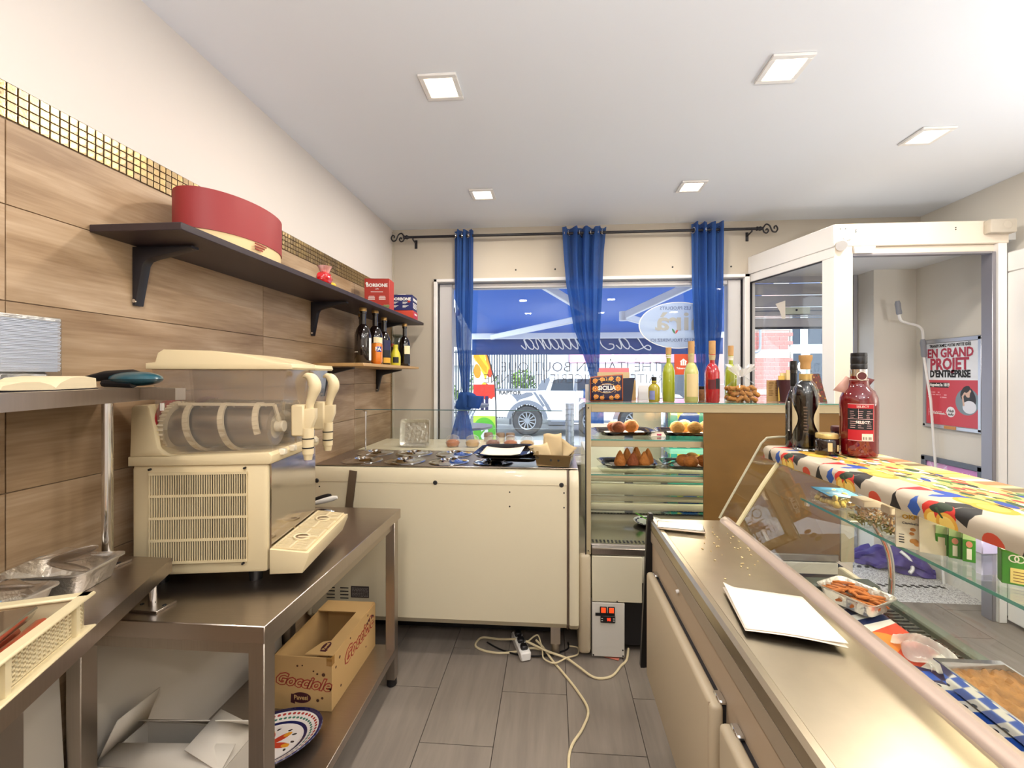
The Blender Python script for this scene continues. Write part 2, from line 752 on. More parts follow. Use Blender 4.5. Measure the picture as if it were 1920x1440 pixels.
# ------------------------------------------------------------------ room shell
WX, BY, RX = -1.33, 3.47, 2.80
RY = -2.6
b = MB().box(WX - .05, RX + .05, RY, 2.96, -.05, -.006)
b.box(WX - .05, 1.53, 2.96, BY + .2, -.05, -.006)
floor = struct(b.out('floor', M['grout']))
xs = [-1.33, -1.135] + [-.835 + .30 * i for i in range(13)]
tile_me = {}
for ci in range(len(xs) - 1):
    x0, x1 = xs[ci], min(xs[ci + 1], RX)
    if x1 - x0 < .02:
        continue
    off = .30 if ci % 2 == 1 else 0.0
    # joints of the columns lie at 1.98 or 1.68
    k = -8
    while True:
        y0 = 1.98 - (0.30 if (ci % 2 == 1) else 0.0) + .6 * k
        y1 = y0 + .6
        k += 1
        ymax = 2.96 if xs[ci] > 1.5 else BY
        if y0 >= ymax:
            break
        a, c = max(y0, RY), min(y1, ymax)
        if c - a < .03:
            continue
        key = (round(x1 - x0, 3), round(c - a, 3))
        if key in tile_me:
            o = bpy.data.objects.new('tile', tile_me[key])
            COL.objects.link(o)
            o.parent = floor
        else:
            w, h = x1 - x0, c - a
            o = MB().box(.0015, w - .0015, .0015, h - .0015, -.006, 0).out('tile', M['floortile'], floor)
            tile_me[key] = o.data
        o.location = (x0, a, 0)

b = MB().box(1.53, RX + .05, 2.96, 3.95, -.08, -.002)
pf = struct(b.out('floor', M['terrazzo']))
b = MB()
for yy in (3.18, 3.20, 3.48, 3.50):
    n = 0
    x = 1.62
    while x < 2.72:
        s0 = .014 if (yy * 100) % 4 > 1.5 else 0
        b.box(x + s0, x + s0 + .028, yy - .009, yy + .009, -.002, 0)
        x += .056
o = b.out('mosaic_dashes', M['ink'], pf, kind='stuff')

b = MB()
b.box(WX - .16, WX, RY, BY + .3, 2.19, CEIL + .02)
b.box(WX - .16, WX - .006, RY, BY + .3, -.05, 2.19)
wl = struct(b.out('wall_left', M['wallwhite']))
MB().box(WX - .007, WX - .0045, RY, BY, 0, 2.19).out('grout_bed', M['wallgrout'], wl)
ys = [RY, -1.836, -.909, .018, .944, 1.871, 2.776, 3.425]
zs = [0, .01, .245, .48, .715, .95, 1.185, 1.42, 1.655, 1.89, 2.098]
wt_me = {}
for i in range(len(ys) - 1):
    for j in range(len(zs) - 1):
        w, h = ys[i + 1] - ys[i], zs[j + 1] - zs[j]
        if h < .05:
            continue
        key = (round(w, 3), round(h, 3))
        if key in wt_me:
            o = bpy.data.objects.new('tile', wt_me[key])
            COL.objects.link(o)
            o.parent = wl
        else:
            o = MB().box(-.008, 0, .0012, w - .0012, .0012, h - .0012, .0006).out('tile', M['woodtile'], wl)
            wt_me[key] = o.data
        o.location = (WX + .001, ys[i], zs[j])
P = .02265
o0 = MB().box(-.004, .0015, .0016, P - .0016, .0014, .0225 - .0014, .0006).out('mosaic_tile', M['gold'], wl)
o0.location = (WX, .90, 2.1)
for i in range(75):
    for j in range(4):
        if i == 0 and j == 0:
            continue
        o = bpy.data.objects.new('mosaic_tile', o0.data)
        COL.objects.link(o)
        o.parent = wl
        o.location = (WX, .90 + i * P, 2.1 + j * .0225)
        rr = random.Random(i * 7 + j)
        o.rotation_euler = (0, rr.uniform(-.008, .008), rr.uniform(-.008, .008))
b = MB()
y = .90 + 75 * P
while y < BY - .01:
    for j in range(4):
        b.box(WX - .004, WX + .0015, y + .0016, y + P - .0016, 2.1 + j * .0225 + .0014, 2.1 + (j + 1) * .0225 - .0014)
    y += P
y = .90 - P
while y > RY:
    for j in range(4):
        b.box(WX - .004, WX + .0015, y + .0016, y + P - .0016, 2.1 + j * .0225 + .0014, 2.1 + (j + 1) * .0225 - .0014)
    y -= P
z = .9
while z < 2.08:
    for k in range(2):
        b.box(WX - .004, WX + .0015, 3.4265 + k * .0205, 3.4265 + k * .0205 + .018, z, z + .018)
    z += .0213
b.out('mosaic_band', M['gold'], wl, kind='stuff')

b = MB()
b.box(WX - .05, -.974, BY, BY + .28, -.05, CEIL + .02)
b.box(-.974, 1.53, BY, BY + .28, -.05, .80)
b.box(-.974, 1.53, BY, BY + .28, 2.27, CEIL + .02)
b.box(1.53, RX, BY, BY + .48, 2.405, CEIL + .02)
wb = struct(b.out('wall_back', M['wallcream']))
for x, y_, z_ in ((-.30, 2.34, 0), (.02, 2.34, 0), (.95, 2.34, 0), (1.40, 2.335, 0)):
    MB().cyl((x, BY - .003, y_), (x, BY + .002, y_), .007, n=10).out('wall_plug', M['ink'], wb)
b = MB().box(WX + .001, WX + .012, BY - .02, BY, .9, CEIL - .02)
struct(b.out('trim_1', M['wallcream']))

b = MB().box(RX, RX + .16, RY, BY + .6, -.08, CEIL + .02)
wr = struct(b.out('wall_right', M['porchwall']))
b = MB().box(WX - .05, RX + .05, RY - .1, RY, -.05, CEIL + .02)
struct(b.out('wall_rear', M['wallwhite']))
b = MB().box(WX - .16, RX + .16, RY - .1, BY + .28, CEIL, CEIL + .12)
ceil = struct(b.out('ceiling', M['ceil']))

# porch pillar at the street side of the entrance
b = MB().box(2.49, RX, 3.51, 3.85, -.05, 2.30)
struct(b.out('wall_porch', M['porchwall']))

# ------------------------------------------------------------------ shop window
b = MB()
b.box(-.974, -.945, BY - .035, BY + .12, .80, 2.27, .004)
b.box(1.49, 1.53, BY - .035, BY + .12, .80, 2.27, .004)
b.box(-.974, 1.53, BY - .035, BY + .12, 2.243, 2.27, .004)
b.box(-.974, 1.53, BY - .035, BY + .12, .80, .83, .004)
w1 = struct(b.out('window_1', M['pvc']))
b = MB()
for q in ((-.940, -.83, .84, 2.235), (1.38, 1.484, .84, 2.235)):
    b.box(q[0], q[1], BY + .015, BY + .09, q[2], q[3], .006)
b.box(-.83, 1.38, BY + .015, BY + .09, 2.197, 2.235, .006)
b.box(-.83, 1.38, BY + .015, BY + .09, .84, .90, .006)
b.out('sash', M['pvcshade'], w1)
b = MB()
b.box(-.945, -.941, BY + .0, BY + .05, .84, 2.235)
b.box(1.485, 1.489, BY + .0, BY + .05, .84, 2.235)
b.out('gasket', M['gasket'], w1)
b = MB().box(-.83, 1.38, BY + .045, BY + .050, .90, 2.197)
b.out('pane', M['winglass'], w1)
b = MB().box(-.974, 1.53, BY - .10, BY - .02, .775, .80, .005)
b.out('sill', M['pvc'], w1)
# lettering on the pane, readable from the street
GY = BY + .0515
Mletter = mat('grey_vinyl', '#4a4c55', .5)
text('...THE ITALIAN BOUTIQUE...', .118, Mletter, w1, (.22, GY, 1.545), (-1, 0, 0), (0, 0, 1), bold=-.0022, label='mirrored shop slogan in grey vinyl')
text('TRAITEUR - ÉPICERIE ITALIENNE', .108, Mletter, w1, (.20, GY, 1.448), (-1, 0, 0), (0, 0, 1), bold=-.0022, label='mirrored trade lettering in grey vinyl')
Msticker = mat('pale_blue_vinyl', '#b9cdea', .5, alpha=.86)
b = MB()
n = 48
ring = [b.v((1.01 + .315 * math.cos(2 * PI * k / n), GY, 1.883 + .188 * math.sin(2 * PI * k / n))) for k in range(n)]
b.f(ring)
st = b.out('sticker', Msticker, w1, label='pale oval product sticker on the glass')
b = MB()
for k in range(n):
    a0, a1 = 2 * PI * k / n, 2 * PI * (k + 1) / n
    q = [(1.01 + r * .315 * math.cos(a), GY - .001, 1.883 + r * .188 * math.sin(a)) for r, a in ((.97, a0), (1.0, a0), (1.0, a1), (.97, a1))]
    b.quad(*q)
b.out('sticker_border', M['whiteink'], st)
Msg = mat('beige_grey_print', '#a9a9a4', .5)
Mnv = mat('slate_blue_print', '#4d5a86', .5)
GS = GY - .0018
text('LES PRODUITS', .038, Mnv, st, (.985, GS, 2.02), (-1, 0, 0), (0, 0, 1))
text('VOUS LES TROUVEREZ ICI', .036, Mnv, st, (1.0, GS, 1.762), (-1, 0, 0), (0, 0, 1))
text('nirà', .21, Msg, st, (1.03, GS, 1.91), (-1, 0, 0), (0, 0, 1), bold=.004, sx=1.25)
for sgn, mm in ((1, mat('leaf_red', '#c8504a', .5)), (-1, mat('leaf_green', '#3e7a55', .5))):
    b = MB()
    b.f([b.v((.985 + sgn * x, GS, 1.815 + z)) for x, z in ((0, 0), (.012, .006), (.024, .026), (.026, .042), (.012, .034), (.002, .018))])
    b.out('leaf_mark', mm, st)

# ------------------------------------------------------------------ glazed entrance box
ax, ay, bx_, by_ = 1.531, 3.47, 1.728, 2.756
dx_, dy_ = bx_ - ax, by_ - ay
L_ = math.hypot(dx_, dy_)
ex = Vector((dx_ / L_, dy_ / L_, 0))
en = Vector((-ex.y, ex.x, 0))          # towards the porch
TFp = Matrix((ex, en, Vector((0, 0, 1)))).transposed().to_4x4()
TFp.translation = Vector((ax, ay, 0))
b = MB()
b.tf = TFp
b.box(0, L_, -.005, .06, 2.268, 2.405, .004)      # fascia
b.box(0, L_, .0, .05, 2.205, 2.268, .004)
b.box(-.02, .012, .0, .05, 0, 2.205)
b.box(.650, L_, .0, .05, 0, 2.205, .004)
b.box(.012, .650, .0, .05, 0, .55)
b.box(.012, .650, .0, .05, .55, .62, .004)
d1 = struct(b.out('window_2', M['pvc']))
b = MB()
b.tf = TFp
b.box(.012, .018, .005, .02, .62, 2.205)
b.box(.012, .650, .005, .02, 2.199, 2.205)
b.out('gasket', M['gasket'], d1)
b = MB()
b.tf = TFp
b.box(.012, .650, .022, .027, .62, 2.205)
b.out('pane', M['winglass'], d1)
Mclear = glass_mat('white_film', '#e8ecf6')
b = MB()
b.tf = TFp
b.f([b.v(q) for q in ((.24, .030, 2.0), (.33, .030, 2.01), (.33, .030, 1.88), (.30, .030, 1.885), (.28, .030, 1.94))])
b.out('paper_scrap', M['paper'], d1)

b = MB()
b.box(1.728, 2.72, 2.756, 2.83, 2.268, 2.407, .004)
b.box(1.728, 1.836, 2.756, 2.83, 0, 2.268, .004)
b.box(1.836, 2.72, 2.775, 2.83, 2.222, 2.268, .004)
d2 = struct(b.out('door_1', mat('cream_door_frame', '#e2d5c3', .4, var=.01)))
b = MB()
b.box(2.63, 2.652, 2.76, 2.83, 0, 2.222, .003)
b.box(1.836, 2.63, 2.76, 2.80, 2.21, 2.222)
b.out('jamb', mat('grey_aluminium', '#97949a', .4, .6), d2)
b = MB().box(2.652, 2.70, 2.745, 2.83, 0, 2.268, .004)
b.out('door_post', M['pvc'], d2)
b = MB()
b.prism([(1.836, 2.222), (1.94, 2.222), (1.955, 2.262), (1.83, 2.262)], 'y', 2.74, 2.77)
b.out('closer_plate', M['pvc'], d2)
b = MB()
b.cyl((1.745, 2.72, 2.262), (1.77, 2.76, 2.285), .030, n=20)
b.cyl((1.77, 2.74, 2.30), (1.80, 2.735, 2.31), .013, n=12)
b.out('hinge_cover', M['pvcshade'], d2)
for x in (1.76, 1.79, 1.85, 2.42):
    for dz in (0, .012):
        MB().cyl((x, 2.752, 2.375 + dz * (1 if x > 1.8 else 0) - (.02 if x > 1.8 else 0)), (x, 2.757, 2.375 + dz * (1 if x > 1.8 else 0) - (.02 if x > 1.8 else 0)), .0028, n=8).out('screw_hole', M['ink'], d2)
b = MB()
b.box(2.575, 2.72, 2.71, 2.757, 2.318, 2.40, .008, 2)
al = tag(b.out('door_alarm', M['wallcream']), 'cream boxed door chime with a round sensor on the entrance header', 'door chime')
b = MB()
b.lathe([(.0, .0), (.021, .0), (.024, -.004), (.027, 0)], (2.665, 2.709, 2.363), 24, axis=(0, -1, 0))
b.out('sensor', M['wallcream'], al)
# open leaf, swung in against the right wall
b = MB()
x0, x1 = 2.70, 2.755
b.box(x0, x1, 1.86, 2.75, 2.09, 2.21, .006)
b.box(x0, x1, 1.86, 2.75, .02, .26, .006)
b.box(x0, x1, 2.64, 2.75, .26, 2.09, .006)
b.box(x0, x1, 1.86, 1.97, .26, 2.09, .006)
lf = struct(b.out('door_2', M['pvc']))
MB().box(x0 + .024, x0 + .029, 1.97, 2.64, .26, 2.09).out('pane', M['winglass'], lf)
b = MB()
b.box(x0 - .004, x0 + .01, 1.965, 2.645, 2.082, 2.092)
b.box(x0 - .004, x0 + .01, 2.636, 2.645, .26, 2.09)
b.out('gasket', mat('grey_rubber', '#7d7674', .6), lf)
b = MB()
b.tube([(2.70, 1.92, 1.02), (2.66, 1.92, 1.02), (2.655, 1.95, 1.02), (2.655, 2.05, 1.02)], .010, 10)
b.out('handle', M['chrome'], lf)
# porch ceiling
b = MB()
b.prism([(1.55, 3.47), (1.74, 2.80), (2.8, 2.80), (2.8, 3.95), (1.55, 3.95)], 'z', 2.30, 2.40)
struct(b.out('ceiling', mat('porch_ceiling_paint', '#eeeeec', .8, var=.01)))
# ------------------------------------------------------------------ recessed ceiling lights
for i, (x, y) in enumerate(DOWNLIGHTS):
    t = thing('ceiling_light', ['square recessed ceiling light over the slush machine side, nearest on the left',
                                'square recessed ceiling light above the glass counter, topmost in view',
                                'square recessed ceiling light nearest the glazed entrance',
                                'small square ceiling light in line with the ice cream freezer',
                                'small square ceiling light in front of the blue curtain by the oval sticker'][i] if i < 5 else 'square recessed ceiling light out of view, ' + ['far right beyond the entrance', 'left, just behind the photographer', 'right, just behind the photographer', 'left rear corner', 'middle of the rear row', 'right rear corner'][i - 5], 'light', (x, y, CEIL), 'recessed square ceiling lights')
    b = MB()
    s0, s1 = .079, .058
    for q in ((-s0, s0, -s0, -s1), (-s0, s0, s1, s0), (-s0, -s1, -s1, s1), (s1, s0, -s1, s1)):
        b.box(x + q[0], x + q[1], y + q[2], y + q[3], CEIL - .012, CEIL - .001, .002)
    b.out('frame', M['white'], t)
    MB().box(x - s1, x + s1, y - s1, y + s1, CEIL - .008, CEIL - .003).out('diffuser', M['emit'], t)
    lamp('downlight', 'AREA', (x, y, CEIL - .02), LAMP_W, WARM, .11)
for i, (x, y) in enumerate(FILL_UPLIGHTS):  # made-up uplighters, unseen, standing in for missing ceiling light
    t = thing('floor_lamp', ['white uplighter floor lamp behind the photographer', 'white uplighter floor lamp on the customers side, beyond the right picture edge'][i], 'lamp', (x, y, 0))
    MB().lathe([(0, 0), (.16, 0), (.16, .012), (.02, .03), (0, .03)], (x, y, 0), 28).out('base', M['white'], t)
    MB().cyl((x, y, .03), (x, y, 1.25), .013, n=14).out('pole', M['chrome'], t)
    MB().lathe([(.02, 1.24), (.10, 1.27), (.19, 1.36), (.185, 1.36), (.095, 1.28), (.0, 1.265)], (x, y, 0), 32).out('bowl', M['white'], t)
    MB().lathe([(0, 1.30), (.06, 1.30), (.06, 1.31), (0, 1.31)], (x, y, 0), 20).out('bulb', M['emit'], t)
    lamp('uplight', 'AREA', (x, y, 1.365), FILL_W[i], (.97, .98, 1.0), .28, (PI, 0, 0))

# ------------------------------------------------------------------ the street
M['pave'] = mat('pale_paving', '#b9bcc2', .8, var=.05, scale=1.5)
M['road'] = mat('asphalt', '#8d9096', .85, var=.06, scale=3)
b = MB().box(-40, 40, 3.76, 9.4, -.3, -.10)
struct(b.out('pavement', M['pave']))
b = MB().box(-40, 40, 9.4, 60, -.3, -.12)
struct(b.out('road', M['road']))
b = MB().box(1.55, 2.49, 3.95, 4.2, -.3, -.03)
struct(b.out('step', M['terrazzo']))

# awning
M['awn'] = mat('royal_blue_awning_cloth', '#6485bb', .8, var=.05, scale=2)
M['awnd'] = mat('dark_blue_valance_cloth', '#4a68a2', .8, var=.05, scale=2)


def translucent(m, fac):
    nt = m.node_tree
    b = nt.nodes['Principled BSDF']
    out = [n for n in nt.nodes if n.type == 'OUTPUT_MATERIAL'][0]
    tl = nt.nodes.new('ShaderNodeBsdfTranslucent')
    mx = nt.nodes.new('ShaderNodeMixShader')
    mx.inputs[0].default_value = fac
    src = b.inputs['Base Color'].links[0].from_socket
    nt.links.new(src, tl.inputs[0])
    nt.links.new(b.outputs[0], mx.inputs[1])
    nt.links.new(tl.outputs[0], mx.inputs[2])
    nt.links.new(mx.outputs[0], out.inputs[0])


translucent(M['awn'], .65)
translucent(M['awnd'], .5)
M['alu'] = mat('white_painted_aluminium', '#e9ecf2', .4, var=.01)
aw = thing('awning', 'royal blue folding-arm awning with mirrored white script on its valance, outside the window', 'awning', (.4, 3.76, 2.7))
AX0, AX1 = -1.16, 2.35
b = MB().grid(lambda u, v: (AX0 + (AX1 - AX0) * u, 3.80 + 2.27 * v, 2.78 - .70 * v - .03 * math.sin(PI * v)), 6, 6)
b.out('cover', M['awn'], aw, solid=.003)
b = MB().box(AX0, AX1, 6.04, 6.12, 2.005, 2.105, .01)
b.out('front_bar', M['alu'], aw)
b = MB().box(AX0 - .02, AX1 + .02, 3.77, 3.90, 2.68, 2.84, .02)
b.out('cassette', M['alu'], aw)
b = MB().grid(lambda u, v: (AX0 + (AX1 - AX0) * u, 6.09 + .006 * math.sin(u * 40) * v, 2.01 - .228 * v), 60, 2)
va = b.out('valance', M['awnd'], aw, solid=.002)
for sx, sh, el, fr in ((0, (-.60, 3.9, 2.62), (.455, 4.7, 2.135), (-.87, 6.05, 2.03)), (1, (1.95, 3.9, 2.62), (.765, 4.7, 2.125), (1.95, 6.05, 2.03))):
    b = MB()
    b.bar(sh, el, .055, .075, bev=.006)
    b.bar(el, fr, .05, .07, bev=.006)
    b.cyl((el[0], el[1], el[2] - .05), (el[0], el[1], el[2] + .05), .045, n=14)
    b.out('folding_arm', M['alu'], aw)
for x, y in ((-.47, 5.6), (.55, 5.2), (1.55, 5.3)):
    pass

# cursive lettering, drawn as one pen stroke per letter (unit x-height 1, baseline 0)
CUR = {
    'L': ([(-.1, .9), (.15, 1.5), (.55, 2.1), (.95, 2.4), (1.05, 2.0), (.75, 1.4), (.45, .7), (.2, .1), (-.2, -.1), (-.35, .15), (-.1, .3), (.4, .05), (1.0, -.1), (1.4, .25)], 1.45),
    'S': ([(1.1, 2.0), (.95, 2.35), (.55, 2.3), (.3, 1.9), (.5, 1.45), (.8, 1.0), (.75, .35), (.3, -.05), (-.2, .1), (-.25, .4), (.1, .45)], 1.25),
    'a': ([(.75, .85), (.45, 1.0), (.1, .75), (0, .3), (.2, 0), (.5, .2), (.75, .9), (.7, .3), (.85, 0), (1.15, .35)], 1.1),
    'i': ([(0, .25), (.2, .7), (.32, 1.0), (.24, .4), (.36, 0), (.7, .35)], .65),
    'c': ([(.6, .8), (.35, 1.0), (.05, .7), (0, .3), (.2, 0), (.5, .05), (.8, .35)], .75),
    'l': ([(0, .25), (.35, 1.1), (.55, 1.9), (.4, 2.2), (.22, 1.6), (.2, .4), (.35, 0), (.7, .35)], .65),
    'n': ([(0, .3), (.2, .95), (.25, .5), (.2, 0), (.45, .7), (.7, 1.0), (.8, .7), (.75, .2), (.9, 0), (1.2, .35)], 1.12),
}


def cursive(word, x, size):
    out = []
    for ch in word:
        if ch == ' ':
            x += .55 * size
            continue
        pts, w = CUR[ch]
        out.append([(x + (px + .28 * py) * size, py * size) for px, py in pts])
        if ch == 'i':
            out.append([(x + (.32 + .28 * 1.45) * size, 1.45 * size), (x + (.36 + .28 * 1.5) * size, 1.5 * size)])
        x += w * size
    return out


b = MB()
for st_ in cursive('La Siciliana', 0, .158):
    pts = spline([(1.315 - px, 6.108, 1.858 + pz) for px, pz in st_], 6)
    b.tube(pts, .0085, 5)
    # seen from the shop side too
    b.tube([(p[0], 6.075, p[2]) for p in pts], .0085, 5)
b.out('lettering', M['whiteink'], va, label='white script shop name, mirrored from inside')

# pick-up truck
M['carwhite'] = mat('white_car_paint', '#eef0f4', .25, var=.005, coat=.6)
M['cargrey'] = mat('dark_grey_car_trim', '#646b78', .5, var=.03)
M['carglass'] = mat('dark_car_glass', '#39424d', .08, var=.05)
M['tyre'] = mat('tyre_rubber', '#33363c', .8, var=.1, scale=20)
M['rim'] = mat('grey_alloy', '#9aa1ab', .35, .6)
G0 = -.10
tk = thing('pickup_truck', 'white crew-cab pickup truck with dark grey graphics parked across the street', 'truck', (.9, 12.1, G0))
TY0, TY1 = 11.2, 13.0


def truck_side():
    return [(-1.52, .40), (-1.55, .75), (-1.50, 1.10), (-.40, 1.11), (-.30, 1.13), (-.08, 1.42), (.08, 1.50), (1.25, 1.50), (1.55, 1.42), (2.15, 1.08), (3.25, 1.00), (3.45, .85), (3.48, .42),
            (2.62, .34), (2.58, .55), (2.42, .74), (2.11, .82), (1.80, .74), (1.64, .55), (1.60, .32), (-.16, .32), (-.20, .55), (-.36, .74), (-.67, .82), (-.98, .74), (-1.14, .55), (-1.18, .38)]


b = MB().prism(truck_side(), 'y', TY0 + .05, TY1 - .05, .02)
b.out('body', M['carwhite'], tk)
for yy, nm in ((TY0 + .045, 0),):
    b = MB().prism([(-.06, 1.10), (.02, 1.38), (.16, 1.41), (.54, 1.41), (.54, 1.10)], 'y', yy - .004, yy + .004)
    b.out('rear_window', M['carglass'], tk)
    b = MB().prism([(.64, 1.10), (.64, 1.41), (1.22, 1.41), (1.5, 1.33), (1.75, 1.10)], 'y', yy - .004, yy + .004)
    b.out('front_window', M['carglass'], tk)
b = MB().prism([(-.41, 1.11), (-.30, 1.36), (-.09, 1.45), (-.07, 1.38), (-.17, 1.12)], 'y', TY0 + .03, TY0 + .10)
b.out('sports_bar', M['cargrey'], tk)
b = MB().prism([(.545, 1.10), (.575, 1.42), (.63, 1.42), (.63, 1.10)], 'y', TY0 + .035, TY0 + .05)
b.out('door_pillar', M['cargrey'], tk)
b = MB().box(-1.52, -.42, TY0 + .02, TY0 + .12, 1.10, 1.145, .01)
b.out('bed_rail', M['cargrey'], tk)
for wx in (-.67, 2.11):
    w = MB()
    w.lathe([(.20, .02), (.26, 0), (.36, 0), (.40, .04), (.405, .12), (.40, .22), (.36, .26), (.2, .26)], (wx, TY0 + .02, .305), 28, axis=(0, 1, 0))
    wo = w.out('wheel', M['tyre'], tk)
    w = MB()
    w.lathe([(.215, .03), (.235, .02), (.24, .06), (.22, .10)], (wx, TY0 + .0, .305), 28, axis=(0, 1, 0))
    for k in range(12):
        a = 2 * PI * k / 12
        w.bar((wx + .04 * math.cos(a), TY0 + .035, .305 + .04 * math.sin(a)), (wx + .22 * math.cos(a + .12), TY0 + .03, .305 + .22 * math.sin(a + .12)), .028, .03, (0, 1, 0))
    w.cyl((wx, TY0 + .01, .305), (wx, TY0 + .06, .305), .055, n=16)
    w.out('rim', M['rim'], wo)
    MB().cyl((wx, TY0 + .05, .305), (wx, TY0 + .2, .305), .22, n=24).out('hub_well', M['black'], wo)
    b = MB()
    n = 16
    for k in range(n):
        a0, a1 = PI * (.04 + .92 * k / n), PI * (.04 + .92 * (k + 1) / n)
        ri, ro = .44, .545
        b.hexa([(wx + r * math.cos(a), y, .30 + r * math.sin(a)) for y in (TY0 - .01, TY0 + .07) for r, a in ((ri, a0), (ro, a0), (ro, a1), (ri, a1))])
    b.out('wheel_arch', M['cargrey'], tk)
b = MB()
b.bar((-.05, TY0 - .02, .30), (1.5, TY0 - .02, .30), .10, .05, bev=.01)
b.out('side_step', M['cargrey'], tk)
b = MB().box(-1.64, -1.50, TY0 + .05, TY1 - .05, .42, .60, .03)
b.out('rear_bumper', M['cargrey'], tk)
b = MB().box(-1.57, -1.515, TY0 + .06, TY0 + .16, .78, 1.05, .01)
b.out('tail_light', mat('dark_red_lens', '#6a1f24', .3), tk)
for x in (.0, .72):
    MB().box(x, x + .14, TY0 + .01, TY0 + .05, .965, 1.0, .008).out('door_handle', M['carwhite'], tk)
for x in (-.19, .60, 1.62):
    MB().box(x, x + .008, TY0 + .044, TY0 + .052, .40, 1.12).out('door_gap', M['cargrey'], tk)
ysd = TY0 + .048
b = MB()
b.f([b.v((x, ysd, z)) for x, z in ((-1.10, 1.0), (-.82, 1.0), (-.70, 1.05), (-.55, 1.05), (-.50, .98), (-.66, .92), (-.86, .86), (-.94, .80), (-.98, .87))])
b.f([b.v((x, ysd, z)) for x, z in ((-.38, 1.0), (-.30, 1.0), (-.10, .72), (-.02, .55), (-.12, .55), (-.22, .75))])
b.f([b.v((x, ysd, z)) for x, z in ((-.52, 1.06), (-.45, 1.06), (-.20, .70), (-.26, .66))])
gr = b.out('decal', M['cargrey'], tk)
text('RAPTOR', .125, M['ink'], tk, (-1.13, TY0 + .044, 1.035), (1, 0, 0), (0, 0, 1), bold=.004, sx=1.25)

# fence across the street with shrubs behind it
fn = thing('railing_fence', 'dark metal railing of tight vertical bars with green shrubs behind it, across the street', 'fence', (-1.9, 14, G0))
M['fence'] = mat('dark_fence_paint', '#3b4450', .5)
for z0 in (.25, 2.25):
    MB().box(-3.6, -.16, 13.97, 14.03, z0, z0 + .05).out('rail', M['fence'], fn)
b = MB().box(-3.57, -3.53, 13.98, 14.02, .1, 2.35)
k0 = b.out('bar', M['fence'], fn)
for i in range(1, 40):
    o = bpy.data.objects.new('bar', k0.data)
    COL.objects.link(o)
    o.parent = fn
    o.location = (i * .086, 0, 0)
for x in (-2.52, -1.42):
    MB().box(x, x + .07, 13.95, 14.05, -.1, 2.5).out('post', M['fence'], fn)
for i, (x, y, z, r, c) in enumerate(((-2.55, 15.3, .9, .80, '#8fae5e'), (-1.05, 15.2, 1.2, .50, '#86b04f'), (-.05, 14.9, .7, .32, '#a2b356'), (-3.9, 15.3, .8, .50, '#7f9c58'))):
    mleaf = mat('leaf_green', c, .8, var=.3, scale=9)
    rd = random.Random(i)
    t = thing('shrub', ['pale green shrub behind the railing, above the truck bed', 'bright green shrub behind the railing next to the grey column', 'yellow-green low shrub beside the grey column', 'green shrub behind the railing by the beach flag'][i], 'shrub', (x, y, G0))
    b = MB()
    for k in range(420):
        d = Vector((rd.gauss(0, 1), rd.gauss(0, 1), rd.gauss(0, 1))).normalized() * r * (rd.random() ** .4)
        p = Vector((x, y, z)) + Vector((d.x, d.y, max(d.z, -z) * 1.1))
        n = Vector((rd.gauss(0, 1), rd.gauss(0, 1), rd.gauss(0, 1))).normalized()
        a = n.orthogonal().normalized()
        c2 = n.cross(a)
        q = rd.uniform(.05, .11)
        b.f([b.v(p - a * q), b.v(p + c2 * q * .5), b.v(p + a * q), b.v(p - c2 * q * .5)])
    b.out('foliage', mleaf, t)
    MB().tube([(x, y, -.1), (x + .05, y, z * .6), (x, y, z)], [.06, .05, .03], 6).out('stem', M['kraftdark'], t)
M['greywall'] = mat('blue_grey_render', '#a7abb6', .85, var=.03)
M['palewall'] = mat('pale_house_render', '#e4e6ea', .85, var=.03)
t = thing('gate_column', 'blue-grey square gate column at the end of the railing', 'column', (.12, 14, G0))
MB().box(-.15, .40, 13.8, 14.3, -.1, 3.1, .01).out('shaft', M['greywall'], t)
MB().box(-.2, .45, 13.75, 14.35, 3.1, 3.2, .01).out('cap', M['palewall'], t)
t = thing('shop_front', 'pale shop front with a pink fascia and white lettering behind the truck', 'building', (3.2, 14.5, G0))
MB().box(.5, 5.2, 14.2, 18, -.1, 5.5).out('wall', M['palewall'], t)
f = MB().box(.55, 5.2, 14.1, 14.2, 1.92, 2.75).out('fascia', mat('pink_fascia', '#ea9fc4', .5), t)
text('Laurea by', .40, M['whiteink'], f, (2.62, 14.09, 2.10), (1, 0, 0), (0, 0, 1), shear=.35, bold=.012)
text('berie', .28, M['whiteink'], f, (1.62, 14.09, 2.02), (1, 0, 0), (0, 0, 1), bold=.008)
d = MB().box(.62, 1.45, 14.12, 14.22, .1, 1.9).out('door', M['white'], t)
MB().box(.70, 1.37, 14.11, 14.125, .3, 1.8).out('pane', mat('pale_reflecting_glass', '#c3d0dc', .1), d)
MB().box(3.45, 4.8, 14.12, 14.22, .4, 1.9).out('window', mat('dark_shop_glass', '#59626e', .1), t)
t = thing('white_cabinet', 'white street cabinet with three dark vents beside the pink shop sign', 'cabinet', (3.0, 13.9, G0))
MB().box(2.62, 3.38, 13.6, 14.05, -.1, 1.86, .02).out('body', mat('pale_blue_white_paint', '#dde6ee', .5), t)
for k in range(3):
    MB().box(2.70 + k * .085, 2.73 + k * .085, 13.592, 13.60, 1.66, 1.69).out('vent', M['ink'], t)
text('181', .12, M['greywall'], t, (2.95, 13.595, 1.50), (1, 0, 0), (0, 0, 1))
